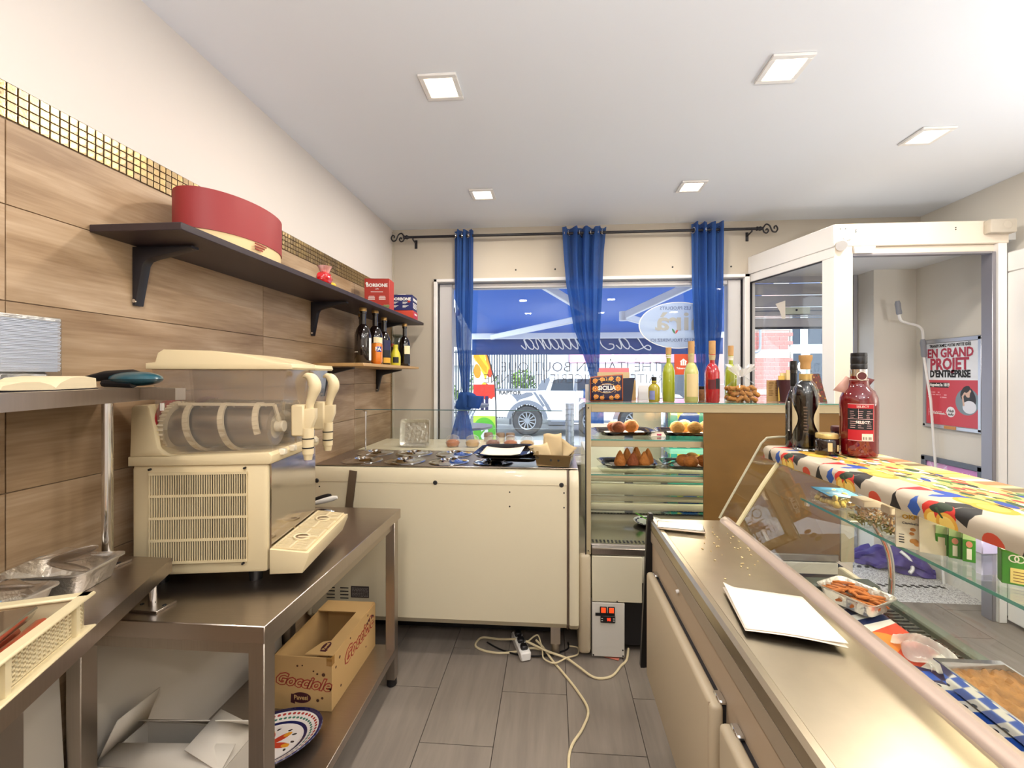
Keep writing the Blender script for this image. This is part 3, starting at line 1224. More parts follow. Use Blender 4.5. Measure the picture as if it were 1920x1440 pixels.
# far left building and pole
t = thing('street_house', 'pale clapboard house far down the street, left of the window', 'building', (-6, 17, G0))
w = MB().box(-9.5, -3.0, 16.5, 20, -.1, 7.0).out('wall', M['palewall'], t)
for k in range(14):
    MB().box(-9.5, -3.0, 16.46, 16.5, 2.2 + k * .3, 2.2 + k * .3 + .27).out('plank', M['palewall'], w)
MB().box(-9.5, -3.0, 16.3, 16.5, 1.9, 2.15).out('ledge', M['white'], t)
for k in range(3):
    f = MB().box(-4.9 + -1.5 * k, -4.0 - 1.5 * k, 16.42, 16.5, 3.0, 4.6).out('window', M['white'], t)
    MB().box(-4.85 - 1.5 * k, -4.05 - 1.5 * k, 16.41, 16.43, 3.05, 4.55).out('pane', M['carglass'], f)

# brick building seen through the slanted pane
br = thing('brick_house', 'pink-red brick house with pale stone bands seen through the slanted pane', 'building', (6.0, 12.3, G0))
M['brick'] = mat('pink_brick', '#c97f78', .85, var=.25, scale=14, stretch=(1, 1, 3))
M['stone'] = mat('pale_stone_band', '#d9cdbb', .85, var=.05)
M['mortar'] = mat('pale_mortar', '#d2b9ae', .9)
BX0, BX1 = 4.9, 6.36
wv = MB().box(BX0, BX1, 12.0, 14, -.1, 6).out('wall', M['mortar'], br)
b0 = None
for r in range(17):
    z = .72 + r * .115
    if 4 <= r % 9 <= 4 and False:
        continue
    n = 0
    x = BX0 + (.0 if r % 2 else .12)
    while x < BX1 - .05:
        if z < 2.78 and not (1.98 < z + .05 < 2.16):
            x1 = min(x + .225, BX1)
            if b0 is None:
                b0 = MB().box(0, .225, -.012, 0, 0, .095).out('brick', M['brick'], wv)
                o = b0
            else:
                o = bpy.data.objects.new('brick', b0.data)
                COL.objects.link(o)
                o.parent = wv
            o.location = (x, 12.0, z)
        x += .24
MB().box(BX0, BX1, 11.98, 12.0, 1.97, 2.15).out('stone_band', M['stone'], br)
MB().box(BX0, BX1, 11.97, 12.0, .98, 1.12).out('stone_band', M['stone'], br)
MB().box(BX0, BX1, 11.97, 12.0, 2.72, 2.86).out('stone_band', M['stone'], br)
dp = MB().tube(spline([(5.55, 11.9, 3.0), (5.56, 11.9, 2.4), (5.52, 11.9, 2.16), (5.30, 11.9, 2.12), (5.0, 11.9, 2.12)], 5), .035, 8).out('downpipe', mat('grey_pipe', '#8f96a3', .5), br)
sf = thing('white_shopfront', 'pale green-white glazed shopfront beside the pink brick wall', 'building', (7.4, 12.5, G0))
MB().box(6.37, 9.5, 12.1, 14, -.1, 6).out('wall', M['palewall'], sf)
for (x, w, z0, z1) in ((6.42, .30, .9, 2.15), (6.86, .42, .9, 2.15), (7.45, .6, .9, 2.15), (6.40, .30, 2.28, 3.4), (6.80, .55, 2.28, 3.4)):
    f = MB().box(x, x + w, 12.02, 12.1, z0, z1, .01).out('window', mat('mint_white_frame', '#dfeae4', .5), sf)
    MB().box(x + .05, x + w - .05, 12.01, 12.025, z0 + .06, z1 - .06).out('pane', M['carglass'], f)
text('10', .36, M['whiteink'], sf, (6.57, 12.0, 1.72), (1, 0, 0), (0, 0, 1), bold=.012)
# striped far fascia
t = thing('street_sign', 'thin blue, white and yellow sign strip far above the roller shutter', 'sign', (7, 12, 3.9))
for i, (x0, x1, c) in enumerate(((4.6, 5.6, '#3f63b8'), (5.6, 6.3, '#eef0f2'), (6.37, 7.1, '#7d98d8'), (7.1, 7.9, '#e6cf7a'))):
    MB().box(x0, min(x1, 7.9), 11.90, 12.098 if x0 > 6.29 else 11.962, 3.88, 4.08).out('panel', mat('sign_panel', c, .5), t)

# half lowered roller shutter in the street opening of the entrance
rs = thing('roller_shutter', 'grey slatted roller shutter half lowered behind the slanted pane', 'shutter', (2.0, 3.7, 1.87))
M['shut'] = mat('grey_shutter_metal', '#a9a8ac', .45, .3, var=.04)
zz = 1.88
for i, hgt in enumerate((.085, .012, .075, .10, .10, .10)):
    MB().box(1.56, 2.485, 3.70 - (.012 if hgt < .02 else 0), 3.73, zz, zz + hgt - .008, .004).out('slat', M['shut'], rs)
    zz += hgt
MB().box(1.56, 2.485, 3.695, 3.735, 1.866, 1.88).out('bottom_seal', M['gasket'], rs)
lk = MB().box(1.90, 2.12, 3.685, 3.70, 1.985, 2.045, .004).out('lock_plate', mat('pale_green_grey_metal', '#c4cbb9', .4, .3), rs)
MB().cyl((2.01, 3.682, 2.02), (2.01, 3.69, 2.02), .009, n=10).out('lock', M['ink'], lk)
MB().box(1.57, 2.48, 3.69, 3.70, 2.012, 2.018).out('lock_bar', M['cargrey'], rs)
for sx in (1.56, 2.455):
    MB().box(sx, sx + .03, 3.68, 3.75, -.05, 2.3).out('guide_rail', M['shut'], rs)

# beach flag and terrace furniture outside
fa = Art(256, 768, '#f4efe6')
rd = random.Random(3)
fa.rect(0, 1, .80, 1, '#efe9d8')
for k in range(16):
    cc = rd.choice(['#e9b93c', '#d2452c', '#f08a2c', '#8fb53a', '#c9d46a', '#6aa23e'])
    fa.ell(rd.uniform(.1, .95), rd.uniform(.42, .97), rd.uniform(.10, .26), rd.uniform(.12, .3), cc, rd.uniform(0, 3))
fa.rect(0, 1, .44, .56, '#d8382c')
fa.rect(0, 1, .0, .26, '#b9d94a')
fa.ell(.5, .13, .5, .35, '#58b233')
fa.poly([(.1, .99), (.6, .6), (.9, .72), (.5, .99)], '#e8b02c')
fa.poly([(.0, .82), (.7, .66), (.8, .72), (.1, .92)], '#cf8f1c')
fl = thing('beach_flag', 'tall feather flag with fruit print and green foot on the pavement behind the knotted curtain', 'flag', (-1.14, 7, G0))
b = MB()


def flagpt(u, v):
    z = .36 + 1.75 * v
    left = -1.32 + .02 * v
    right = -.93 - .05 * v - .36 * max(0, v - .55) ** 1.3 * 1.6
    return (left + (right - left) * u, 7.0 + .02 * math.sin(5 * v + 3 * u), z)


b.grid(flagpt, 8, 24)
cl = b.out('cloth', fa.mat('fruit_print', .7), fl)
translucent(cl.data.materials[0], .4)
b = MB().tube([(flagpt(1, v / 12)[0] + .012, 7.0, flagpt(1, v / 12)[2]) for v in range(13)], .012, 6)
b.tube([(-.918, 7, -.1), (-.918, 7, .36)], .014, 6)
b.out('mast', M['black'], fl)
b = MB().box(-1.15, -.70, 6.8, 7.2, -.10, -.06, .01)
b.out('foot_plate', M['blackmetal'], fl)
for i, (ch, x, z, sz) in enumerate((('II', -1.12, 1.02, .30), ('S', -1.12, .52, .26))):
    text(ch, sz, M['whiteink'] if i else M['navy'], cl, (x, 6.975, z), (-1, 0, 0), (0, 0, 1), bold=.012)
for i, (x, y, z, L2) in enumerate(((-1.02, 4.72, 1.16, .62), (-1.10, 5.42, .84, .66))):
    t = thing('terrace_table', ['tall round bar table on the pavement behind the knotted curtain', 'lower round terrace table on the pavement below the bar table'][i], 'table', (x, y, G0))
    MB().lathe([(0, z - .03), (L2 / 2 - .01, z - .03), (L2 / 2, z - .02), (L2 / 2, z), (0, z)], (x, y, 0), 28).out('tabletop', M['cargrey'], t)
    MB().cyl((x, y, -.08), (x, y, z - .03), .03, n=12).out('leg', M['rim'], t)
    MB().lathe([(0, -.06), (.22, -.08), (.22, -.1), (0, -.1)], (x, y, 0), 20).out('foot', M['cargrey'], t)
t = thing('folding_chair', 'silver folding chair leaning by the terrace table outside the window', 'chair', (-1.35, 6.0, G0))
for q in (((-1.75, 6.1, -.1), (-1.15, 6.1, 1.02)), ((-1.75, 6.45, -.1), (-1.15, 6.45, 1.02)), ((-1.2, 6.1, -.1), (-1.65, 6.1, .62)), ((-1.2, 6.45, -.1), (-1.65, 6.45, .62))):
    MB().tube(q, .014, 7).out('leg', M['rim'], t)
for k in range(6):
    MB().bar((-1.30 + k * .024, 6.1, .75 + k * .045), (-1.30 + k * .024, 6.45, .75 + k * .045), .01, .026).out('slat', M['alu'], t)
for k in range(6):
    MB().bar((-1.62 + k * .06, 6.1, .55), (-1.62 + k * .06, 6.45, .55), .045, .012).out('slat', M['alu'], t)
t = thing('banner', 'white pennant with a small coloured crest hanging outside at the left window edge', 'banner', (-1.40, 4.3, 1.9))
b = MB()
b.f([b.v(q) for q in ((-1.40, 4.3, 2.5), (-1.12, 4.3, 2.42), (-.93, 4.3, 1.98), (-.93, 4.3, 1.76), (-1.40, 4.3, 1.84))])
cf = b.out('cloth', mat('pale_banner_cloth', '#d3d6de', .8), t, solid=.003)
for k, c in enumerate(('#3c7a4e', '#333333', '#b0382e')):
    MB().ell((-1.06 + .05 * k, 4.29, 2.18 - .03 * k), (.02, .004, .035), 8, 6).out('crest', mat('crest_colour', c, .6), t)
MB().tube([(-1.42, 4.3, 2.6), (-1.42, 4.3, -.1)], .012, 6).out('pole', M['rim'], t)

# ------------------------------------------------------------------ inside the entrance: poster, second frame, crank, folded cover
M['posterframe'] = mat('silver_snap_frame', '#b9bcc4', .3, .7)
pa = Art(480, 660, '#eef0f3')
pa.rect(0, 1, 0, .545, '#cf4350')
pa.ell(.80, .30, .21, .21, '#7f8f97')
pa.ell(.80, .38, .12, .12, '#23282a')
pa.ell(.82, .40, .055, .07, '#d9b39c')
pa.ell(.78, .44, .08, .05, '#241d1c', .5)
pa.ell(.90, .34, .05, .11, '#241d1c', .2)
pa.ell(.84, .24, .12, .10, '#e6e6ec')
pa.line([(.74, .26), (.72, .36), (.76, .40)], .03, '#d9b39c')
pa.rect(.04, .46, .455, .515, '#2b2226')
pa.bars(.04, .42, .33, .42, 3, '#e7a3a8', 5)
pa.bars(.14, .40, .13, .18, 2, '#f1d3d5', 8)
pa.ell(.50, .17, .085, .085, '#f3eeee')
pa.line([(.055, .19), (.055, .11)], .012, '#e79aa2')
pa.line([(.055, .15), (.09, .15), (.09, .11)], .012, '#e79aa2')
PX = RX - .002
p0, p1 = 2.985, 3.43
pt = thing('poster', 'framed white and red poster with bold capitals on the entrance side wall', 'poster', (PX, 3.2, 1.42))
b = MB()
b.prism([(p1, 1.095), (p0, 1.112), (p0, 1.742), (p1, 1.738)], 'x', PX - .012, PX)
b.out('backing', M['posterframe'], pt)
b = MB()
for q in ((p0, p1, 1.095, 1.125), (p0, p1, 1.71, 1.742), (p0, p0 + .028, 1.1, 1.74), (p1 - .028, p1, 1.1, 1.74)):
    b.box(PX - .02, PX - .006, q[0], q[1], q[2], q[3], .005)
b.out('frame', M['posterframe'], pt)
b = MB()
b.quad((PX - .013, p1 - .025, 1.12), (PX - .013, p0 + .025, 1.12), (PX - .013, p0 + .025, 1.715), (PX - .013, p1 - .025, 1.715))
ps = b.out('print', pa.mat('poster_print', .4), pt)
Mred = mat('poster_red', '#b8384e', .5)
px = PX - .0145
RR, UU = (0, -1, 0), (0, 0, 1)
yc = (p0 + p1) / 2
text('TRANSFORMEZ VOTRE PETITE IDÉE', .030, M['ink'], ps, (px, yc + .01, 1.690), RR, UU, bold=.0006, sx=.66)
text('EN GRAND', .088, Mred, ps, (px, yc + .01, 1.635), RR, UU, bold=.003, sx=.78)
text('PROJET', .112, Mred, ps, (px, yc + .015, 1.555), RR, UU, bold=.004, sx=.80)
text("D'ENTREPRISE", .068, M['ink'], ps, (px, yc + .01, 1.487), RR, UU, bold=.003, sx=.72)
text('Appelez le 1819', .030, M['whiteink'], ps, (px, yc + .085, 1.410), RR, UU, bold=.0014, sx=.8)
text('hub.brussels', .018, M['whiteink'], ps, (px, yc + .09, 1.205), RR, UU, bold=.0006)
text('Hub', .028, M['ink'], ps, (px, yc + .0, 1.228), RR, UU, shear=.3)
text('info', .028, M['ink'], ps, (px, yc - .0, 1.204), RR, UU, shear=.3)
MB().box(PX - .022, PX - .02, 3.16, 3.25, 1.10, 1.122).out('sticker', mat('orange_sticker', '#c98b4a', .5), pt)
f2 = thing('picture_frame', 'grey framed pink print hung low behind the patterned counter cloth', 'poster', (PX, 3.2, .7))
b = MB()
for q in ((2.975, 3.44, .35, .385), (2.975, 3.44, .845, .882), (2.975, 3.012, .35, .88), (3.403, 3.44, .35, .88)):
    b.box(PX - .024, PX, q[0], q[1], q[2], q[3], .004)
b.out('frame', M['cargrey'], f2)
ka = Art(256, 256, '#d98fcb')
ka.rect(0, 1, .0, .45, '#cfc2e2')
ka.ell(.22, .85, .22, .2, '#e9b4e0')
for k in range(9):
    a = k * .7
    ka.line([(.2, .78), (.2 + .28 * math.cos(a), .78 + .28 * math.sin(a))], .02, '#efd7f2')
ka.rect(.15, .9, .5, .62, '#a86aa2')
ka.bars(.2, .85, .3, .48, 3, '#8b6fa8', 2)
b = MB()
b.quad((PX - .010, 3.41, .38), (PX - .010, 3.005, .38), (PX - .010, 3.005, .85), (PX - .010, 3.41, .85))
fp = b.out('print', ka.mat('pink_print', .35), f2)
text('Lekker', .035, M['whiteink'], fp, (PX - .0115, 3.08, .80), RR, UU)

ck = thing('crank_handle', 'white awning crank rod with two grey grips leaning in the entrance corner', 'crank', (2.70, 3.38, 0))
b = MB()
b.tube([(2.73, 3.36, 1.63), (2.755, 3.33, 1.3), (2.765, 3.26, .3), (2.768, 3.24, 0.0)], .008, 8)
b.out('rod', M['white'], ck)
b = MB()
b.tube(spline([(2.56, 3.36, 1.93), (2.575, 3.36, 1.885), (2.62, 3.36, 1.865), (2.69, 3.36, 1.845), (2.722, 3.36, 1.81), (2.728, 3.36, 1.74)], 6), .009, 8)
b.out('crank_arm', M['white'], ck)
Mgrip = mat('grey_plastic_grip', '#8f9096', .5)
for q in (((2.548, 3.36, 2.03), (2.562, 3.36, 1.93)), ((2.724, 3.36, 1.745), (2.735, 3.36, 1.615))):
    a, c = Vector(q[0]), Vector(q[1])
    b = MB().tube([a, a.lerp(c, .2), a.lerp(c, .5), a.lerp(c, .9), c], [.012, .018, .016, .018, .015], 12)
    b.out('grip', Mgrip, ck)

cv = thing('folded_cover', 'crumpled violet folded parasol cover with white straps on the entrance floor', 'cover', (2.62, 3.50, 0))
rd = random.Random(11)


def cover(u, v):
    a = 2 * PI * u
    x = 2.38 + .40 * v
    y = 3.62 - .30 * v
    env = math.sin(PI * min(.97, max(.03, v))) ** .5
    r = .085 * env * (1 + .22 * math.sin(5 * a + 9 * v) + .12 * math.sin(9 * a - 14 * v) + .12 * math.sin(23 * v))
    return (x + .6 * r * math.cos(a), y + .9 * r * math.cos(a), max(.002, .075 * env + r * math.sin(a) * 1.15))


b = MB().grid(cover, 28, 40)
b.out('cloth', mat('violet_nylon', '#43327f', .55, var=.15, scale=14, bump=.5), cv)
b = MB().tube(spline([(2.60, 3.40, .16), (2.63, 3.36, .12), (2.64, 3.34, .06), (2.61, 3.33, .03)], 6), .012, 6)
b.out('strap', M['white'], cv)

# ------------------------------------------------------------------ wall shelves on the left
M['darkwood'] = mat('dark_wenge_board', '#2e2226', .45, var=.12, scale=6, stretch=(8, 1, 8))
M['oak'] = mat('light_oak_board', '#b8925e', .5, var=.12, scale=6, stretch=(8, 1, 8))


def bracket(parent, y, z, reach, drop, t=.03):
    b = MB()
    x0 = WX + .003
    b.prism([(x0, z - .004), (x0 + reach, z - .004), (x0 + reach, z - .012), (x0 + .07, z - .040), (x0 + .045, z - .048), (x0 + .035, z - .062), (x0 + .010, z - drop), (x0, z - drop)], 'y', y - t / 2, y + t / 2, .003)
    o = b.out('bracket', M['blackmetal'], parent)
    b = MB()
    b.cyl((x0 + reach - .012, y, z - .014), (x0 + reach - .012, y, z - .008), .005, n=8)
    b.cyl((x0 + .008, y - t / 2 - .002, z - drop + .014), (x0 + .008, y - t / 2 + .002, z - drop + .014), .006, n=8)
    b.out('screw', M['chrome'], o, kind='stuff')


sh = thing('wall_shelf', 'long dark wooden wall shelf on black brackets below the gold mosaic band', 'shelf', (WX, 2.3, 1.885))
MB().box(WX + .0025, -1.045, 1.13, 3.40, 1.885, 1.907, .002).out('board', M['darkwood'], sh)
for y in (1.27, 2.27, 3.18):
    bracket(sh, y, 1.885, .20, .19)
s2 = thing('wall_shelf', 'short light oak wall shelf on black brackets carrying the dark bottles', 'shelf', (WX, 2.8, 1.53))
MB().box(WX + .0025, -1.035, 2.27, 3.24, 1.527, 1.545, .002).out('board', M['oak'], s2)
for y in (2.37, 3.14):
    bracket(s2, y, 1.527, .19, .17)

# round red tin-like box
ZS = 1.907
hx, hy = -1.185, 1.50
t = thing('round_box', 'large round dark red gift box with cream base on the dark shelf', 'box', (hx, hy, ZS))
Mred2 = mat('matte_dark_red_card', '#8f2a2b', .55, var=.04)
b = MB().lathe([(0, ZS + .001), (.128, ZS + .001), (.128, ZS + .07), (0, ZS + .07)], (hx, hy, 0), 48, sx=1.0, sy=1.62)
ob = b.out('base', mat('cream_card', '#d9bd8c', .6), t)
b = MB().lathe([(.126, ZS + .045), (.131, ZS + .045), (.131, ZS + .178), (.128, ZS + .18), (0, ZS + .18)], (hx, hy, 0), 48, sx=1.0, sy=1.62)
b.out('lid', Mred2, t)
b = MB()
for k in range(3):
    b.box(hx + .133 - .002, hx + .1335, hy - .06 + .0, hy - .0 - k * .01, ZS + .034 - k * .009, ZS + .0385 - k * .009)
b.out('small_print', M['redbrown'], ob, kind='stuff')
# the wrapped sweet
t = thing('wrapped_sweet', 'small shiny red wrapped sweet lying on the dark shelf behind the round box', 'sweet', (-1.10, 1.985, ZS))
Mfr = mat('red_cellophane', '#c4161c', .15, coat=1, var=.2, scale=40)
b = MB().ell((-1.10, 1.985, ZS + .036), (.032, .045, .034), 16, 10, wob=.12, seed=2)
b.out('body', Mfr, t)
b = MB().lathe([(.006, .03), (.02, .045), (.03, .07), (.034, .075)], (-1.10, 1.99, ZS + .02), 14)
b.out('twist', mat('clear_red_film', '#e7a7a0', .2, trans=.4), t)
b = MB().ell((-1.085, 2.035, ZS + .015), (.016, .022, .013), 10, 6)
b.out('yellow_tail', mat('yellow_foil', '#d9b12c', .3), t)


def carton(name, label, cat, x, y, z, w, d, h, rz, m, lid=True):
    t = thing(name, label, cat, (0, 0, 0))
    MB().box(-w / 2, w / 2, -d / 2, d / 2, 0, h, .002).out('box', m, t)
    if lid:
        b = MB()
        b.box(-w / 2 + .003, w / 2 - .003, -d / 2, d / 2 - .004, h, h + .0015)
        b.out('lid_flap', m, t)
    return t


def put(t, x, y, z, rz=0.0):
    t.location = (x, y, z)
    t.rotation_euler = (0, 0, rz)
    return t


Mbor = mat('red_coffee_carton', '#b03427', .5, var=.03)
t = carton('coffee_box', 'tall red coffee capsule box with white lettering on the dark shelf', 'box', 0, 0, 0, .165, .11, .21, 0, Mbor)
text('BORBONE', .030, M['whiteink'], t, (.0, -.0565, .166), (1, 0, 0), (0, 0, 1), bold=.0012)
text('caffè', .013, M['whiteink'], t, (0, -.0565, .143), (1, 0, 0), (0, 0, 1))
b = MB()
for sx in (-.035, .035):
    for k in range(4):
        w = .018 if k == 0 else .022
        b.box(sx - w, sx + w, -.0562, -.0555, .093 - k * .007, .096 - k * .007)
b.box(-.04, .04, -.0562, -.0555, .122, .125)
b.ell((-.066, -.0558, .178), (.008, .0008, .010), 10, 6)
b.out('small_print', M['whiteink'], t, kind='stuff')
rd = random.Random(4)
b = MB()
for k in range(26):
    b.ell((rd.uniform(-.03, .08), -.0555, rd.uniform(.006, .034)), (.011, .0016, .009), 8, 5)
b.out('bean_picture', mat('green_bean_print', '#7c8351', .6, var=.4, scale=50), t, kind='stuff')
put(t, -1.165, 2.80, ZS, .10)
t = carton('coffee_box', 'flat red and pink coffee box lying under the navy box on the shelf end', 'box', 0, 0, 0, .17, .15, .058, 0, mat('orange_red_carton', '#c6452e', .5))
MB().box(.0852, .0858, -.074, .074, .003, .055).out('end_label', mat('crimson_label', '#c0244a', .5), t, label='crimson end panel')
text('BORBONE', .018, M['whiteink'], t, (.0866, 0, .035), (0, 1, 0), (0, 0, 1), bold=.0008)
put(t, -1.135, 3.20, ZS, .10)
t = carton('coffee_box', 'navy blue coffee box with white lettering stacked on a flat red box', 'box', 0, 0, 0, .165, .15, .115, 0, mat('navy_carton', '#1f2560', .5, var=.03))
text('BORBONE', .030, M['whiteink'], t, (.0, -.0765, .083), (1, 0, 0), (0, 0, 1), bold=.0014)
text('BORBONE', .028, M['whiteink'], t, (.084, 0, .083), (0, 1, 0), (0, 0, 1), bold=.0012)
b = MB()
for sx in (-.045, .03):
    for r in (0, 1):
        for k in range(3):
            b.box(sx - .022, sx + .022 - .01 * k, -.0762, -.0755, .060 - r * .027 - k * .006, .063 - r * .027 - k * .006)
for k in range(4):
    b.box(.0828, .0836, -.06, .06, .02 + k * .011, .026 + k * .011)
b.out('small_print', M['whiteink'], t, kind='stuff')
MB().ell((.055, -.0758, .066), (.012, .0012, .009), 10, 6).out('red_mark', Mbor, t)
b = MB().box(-.03, .03, -.073, -.01, .1165, .122)
b.out('torn_flap', M['paper'], t)
put(t, -1.138, 3.20, ZS + .0605, .10)

# ---- bottles
Mdark = mat('near_black_bottle_glass', '#150d0b', .06, coat=1.0, var=.1)
Mlabw = mat('cream_label', '#e4d6ab', .6)
Mlabk = mat('black_label', '#15151a', .6)


def bottle_prof(r, h, neck, sh, nh, lip=True):
    """r body radius, h height without cap, neck radius, sh shoulder start, nh neck start"""
    p = [(0, .002), (r * .9, 0), (r, .006), (r, sh)]
    for k in range(1, 7):
        a = PI / 2 * k / 6
        p.append((neck + (r - neck) * (math.cos(a) * .55 + (1 - k / 6) * .45), sh + (nh - sh) * (.5 * math.sin(a) + .5 * k / 6)))
    p += [(neck, h - .02)]
    if lip:
        p += [(neck * 1.22, h - .018), (neck * 1.22, h - .006), (neck, h - .004)]
    p += [(neck, h), (0, h)]
    return p


def label_arc(b, r, z0, z1, a0, a1, n=12):
    b.lathe([(r, z0), (r, z1)], (0, 0, 0), n, a0=a0, a1=a1)
    return b


def beer_bottle(label, r, h, cap, lab=None, mdl=Mdark):
    t = thing('bottle', label, 'bottle')
    MB().lathe(bottle_prof(r, h, r * .36, h * .52, h * .74), (0, 0, 0), 26).out('glass', mdl, t)
    MB().lathe([(r * .43, h - .008), (r * .46, h - .004), (r * .44, h + .012), (r * .40, h + .015), (0, h + .016)], (0, 0, 0), 16).out('cap', cap, t)
    if lab:
        for (mm, z0, z1, a0, a1) in lab:
            label_arc(MB(), r + .0006, z0, z1, a0, a1).out('label', mm, t)
    return t


ZB = 1.545
Mcapg = mat('gold_cap', '#b08a50', .4, .6)
F = -PI / 2       # towards the camera


def put_b(t, x, y):
    return put(t, x, y, ZB)


put_b(beer_bottle('tall dark beer bottle with gold cap, first on the oak shelf from the room side', .047, .315, Mcapg, [(M['whiteink'], .066, .070, F - .9, F - .2), (M['whiteink'], .02, .15, F + 1.2, F + 1.7)]), -1.115, 2.44)
put_b(beer_bottle('dark beer bottle half hidden behind the orange can on the oak shelf', .045, .315, Mcapg), -1.232, 2.675)
put_b(beer_bottle('tall dark beer bottle with cream and black label just right of the orange can', .047, .33, Mcapg, [(Mlabw, .09, .17, F + .2, F + 1.5), (Mlabk, .02, .085, F + .2, F + 1.5)]), -1.118, 2.62)
put_b(beer_bottle('slim small dark bottle with gold cap squeezed between the labelled beer bottles', .03, .27, Mcapg), -1.20, 2.80)
put_b(beer_bottle('dark beer bottle with navy and orange label next to the yellow bottle', .043, .305, Mcapg, [(M['navy'], .10, .165, F + .3, F + 1.6), (Mlabk, .05, .10, F + .3, F + 1.6), (mat('amber_label', '#d9a42c', .5), .015, .05, F + .3, F + 1.6)]), -1.125, 2.78)
t = thing('juice_bottle', 'small yellow bottle with black picture label on the oak shelf', 'bottle')
Myel = mat('yellow_sleeve', '#cfc22e', .35, coat=.4)
MB().lathe([(0, .001), (.033, 0), (.036, .01), (.036, .065), (.03, .09), (.018, .115), (.015, .13), (.0, .13)], (0, 0, 0), 22).out('body', Myel, t)
MB().lathe([(.018, .128), (.018, .148), (0, .149)], (0, 0, 0), 16).out('cap', Myel, t)
label_arc(MB(), .0368, .02, .06, F - .1, F + 1.0).out('label', Mlabk, t)
put_b(t, -1.10, 2.92)
put_b(beer_bottle('small dark brown bottle behind the yellow bottle', .026, .145, M['redbrown'], None, mat('brown_red_glass', '#2a0f0c', .1, coat=1)), -1.145, 2.985)
put_b(beer_bottle('cream-labelled dark beer bottle before the glass carafe, last on the oak shelf', .04, .30, Mcapg, [(Mlabw, .09, .15, F + .3, F + 1.5), (Mlabk, .02, .085, F + .3, F + 1.5)]), -1.09, 3.08)
Mcar = glass_mat('carafe_glass', '#dfe5e4', ior=1.6)
t = thing('glass_carafe', 'empty clear glass carafe at the far end of the oak shelf', 'carafe')
MB().lathe([(0, .003), (.068, .002), (.072, .01), (.072, .085), (.055, .14), (.036, .185), (.032, .215), (.045, .235), (.047, .24), (.043, .238), (.030, .215), (.034, .185), (.053, .14), (.069, .085), (.069, .012), (0, .008)], (0, 0, 0), 32).out('glass', Mcar, t)
MB().lathe([(0, .009), (.067, .012), (.067, .04), (0, .04)], (0, 0, 0), 24).out('dark_base', mat('dark_grounds', '#1b1412', .3), t)
put_b(t, -1.168, 3.162)
t = thing('glass_carafe', 'clear glass carafe standing behind the last beer bottle by the wall', 'carafe')
MB().lathe([(0, .003), (.05, .002), (.054, .01), (.054, .085), (.04, .14), (.03, .185), (.028, .215), (.036, .225), (.026, .215), (.028, .185), (.038, .14), (.051, .085), (.051, .012), (0, .008)], (0, 0, 0), 32).out('glass', Mcar, t)
MB().lathe([(.032, .222), (.034, .24), (0, .242)], (0, 0, 0), 18).out('stopper', M['black'], t)
put_b(t, -1.262, 3.05)
t = thing('drink_can', 'orange soft drink can in front of the dark bottles on the oak shelf', 'can')
MB().lathe([(0, .004), (.024, .002), (.031, .012), (.033, .02), (.033, .118), (.028, .128), (.0, .127)], (0, 0, 0), 28).out('can', mat('orange_can', '#e07a1d', .3, .2, coat=.5), t)
MB().lathe([(.026, .127), (.0275, .131), (.025, .131), (.023, .127)], (0, 0, 0), 24).out('rim', M['chrome'], t)
label_arc(MB(), .0334, .075, .108, F + .35, F + 1.3).out('blue_flash', mat('blue_print', '#1b3a8c', .4), t)
text('FA', .030, M['whiteink'], t, (.0200, -.0300, .092), (.85, .52, 0), (0, 0, 1), bold=.001)
put_b(t, -1.075, 2.545)

# ------------------------------------------------------------------ stainless work table on the left
TZ = .83
tb = thing('work_table', 'long stainless steel work table with a lower shelf along the left wall', 'table', (-1.03, 1.53, 0))
b = MB().box(-1.322, -.735, 1.04, 2.02, TZ - .045, TZ, .002)
b.out('worktop', M['steely'], tb)
for x, y in ((-.765, 1.072), (-.765, 1.985), (-1.28, 1.072), (-1.28, 1.985)):
    g = MB().box(x - .022, x + .022, y - .022, y + .022, .035, TZ - .045, .002).out('leg', M['steel'], tb)
    MB().lathe([(0, 0), (.020, 0), (.024, .006), (.022, .035), (0, .035)], (x, y, 0), 16).out('foot', M['black'], g)
b = MB().box(-1.318, -.742, 1.06, 2.0, .145, .18, .002)
b.out('lower_shelf', M['steely'], tb)
for q in ((-1.26, -.79, 1.062, 1.078), (-1.26, -.79, 1.978, 1.994)):
    MB().box(q[0], q[1], q[2], q[3], TZ - .085, TZ - .045).out('apron', M['steel'], tb)
MB().box(-.772, -.756, 1.09, 1.965, TZ - .085, TZ - .045).out('apron', M['steel'], tb)

# near table with the slanting edge, carrying a raised shelf
nt_ = thing('corner_table', 'stainless steel corner worktop with a slanting edge at the lower left', 'table', (-1.05, .7, 0))
NZ = .95
E0, E1 = Vector((-1.088, 1.146, 0)), Vector((-.861, .605, 0))
ed = (E1 - E0).normalized()
E2 = E0 + ed * .98
b = MB().prism([(-1.322, 1.15), (E0.x, E0.y), (E2.x, E2.y), (-1.322, E2.y)], 'z', NZ - .038, NZ)
b.out('worktop', M['steely'], nt_)
for x, y in ((-.905, .625), (-1.27, .35)):
    g = MB().box(x - .025, x + .025, y - .025, y + .025, .03, NZ - .038, .002).out('leg', M['steel'], nt_)
    MB().lathe([(0, 0), (.022, 0), (.024, .03), (0, .03)], (x, y, 0), 14).out('foot', M['black'], g)


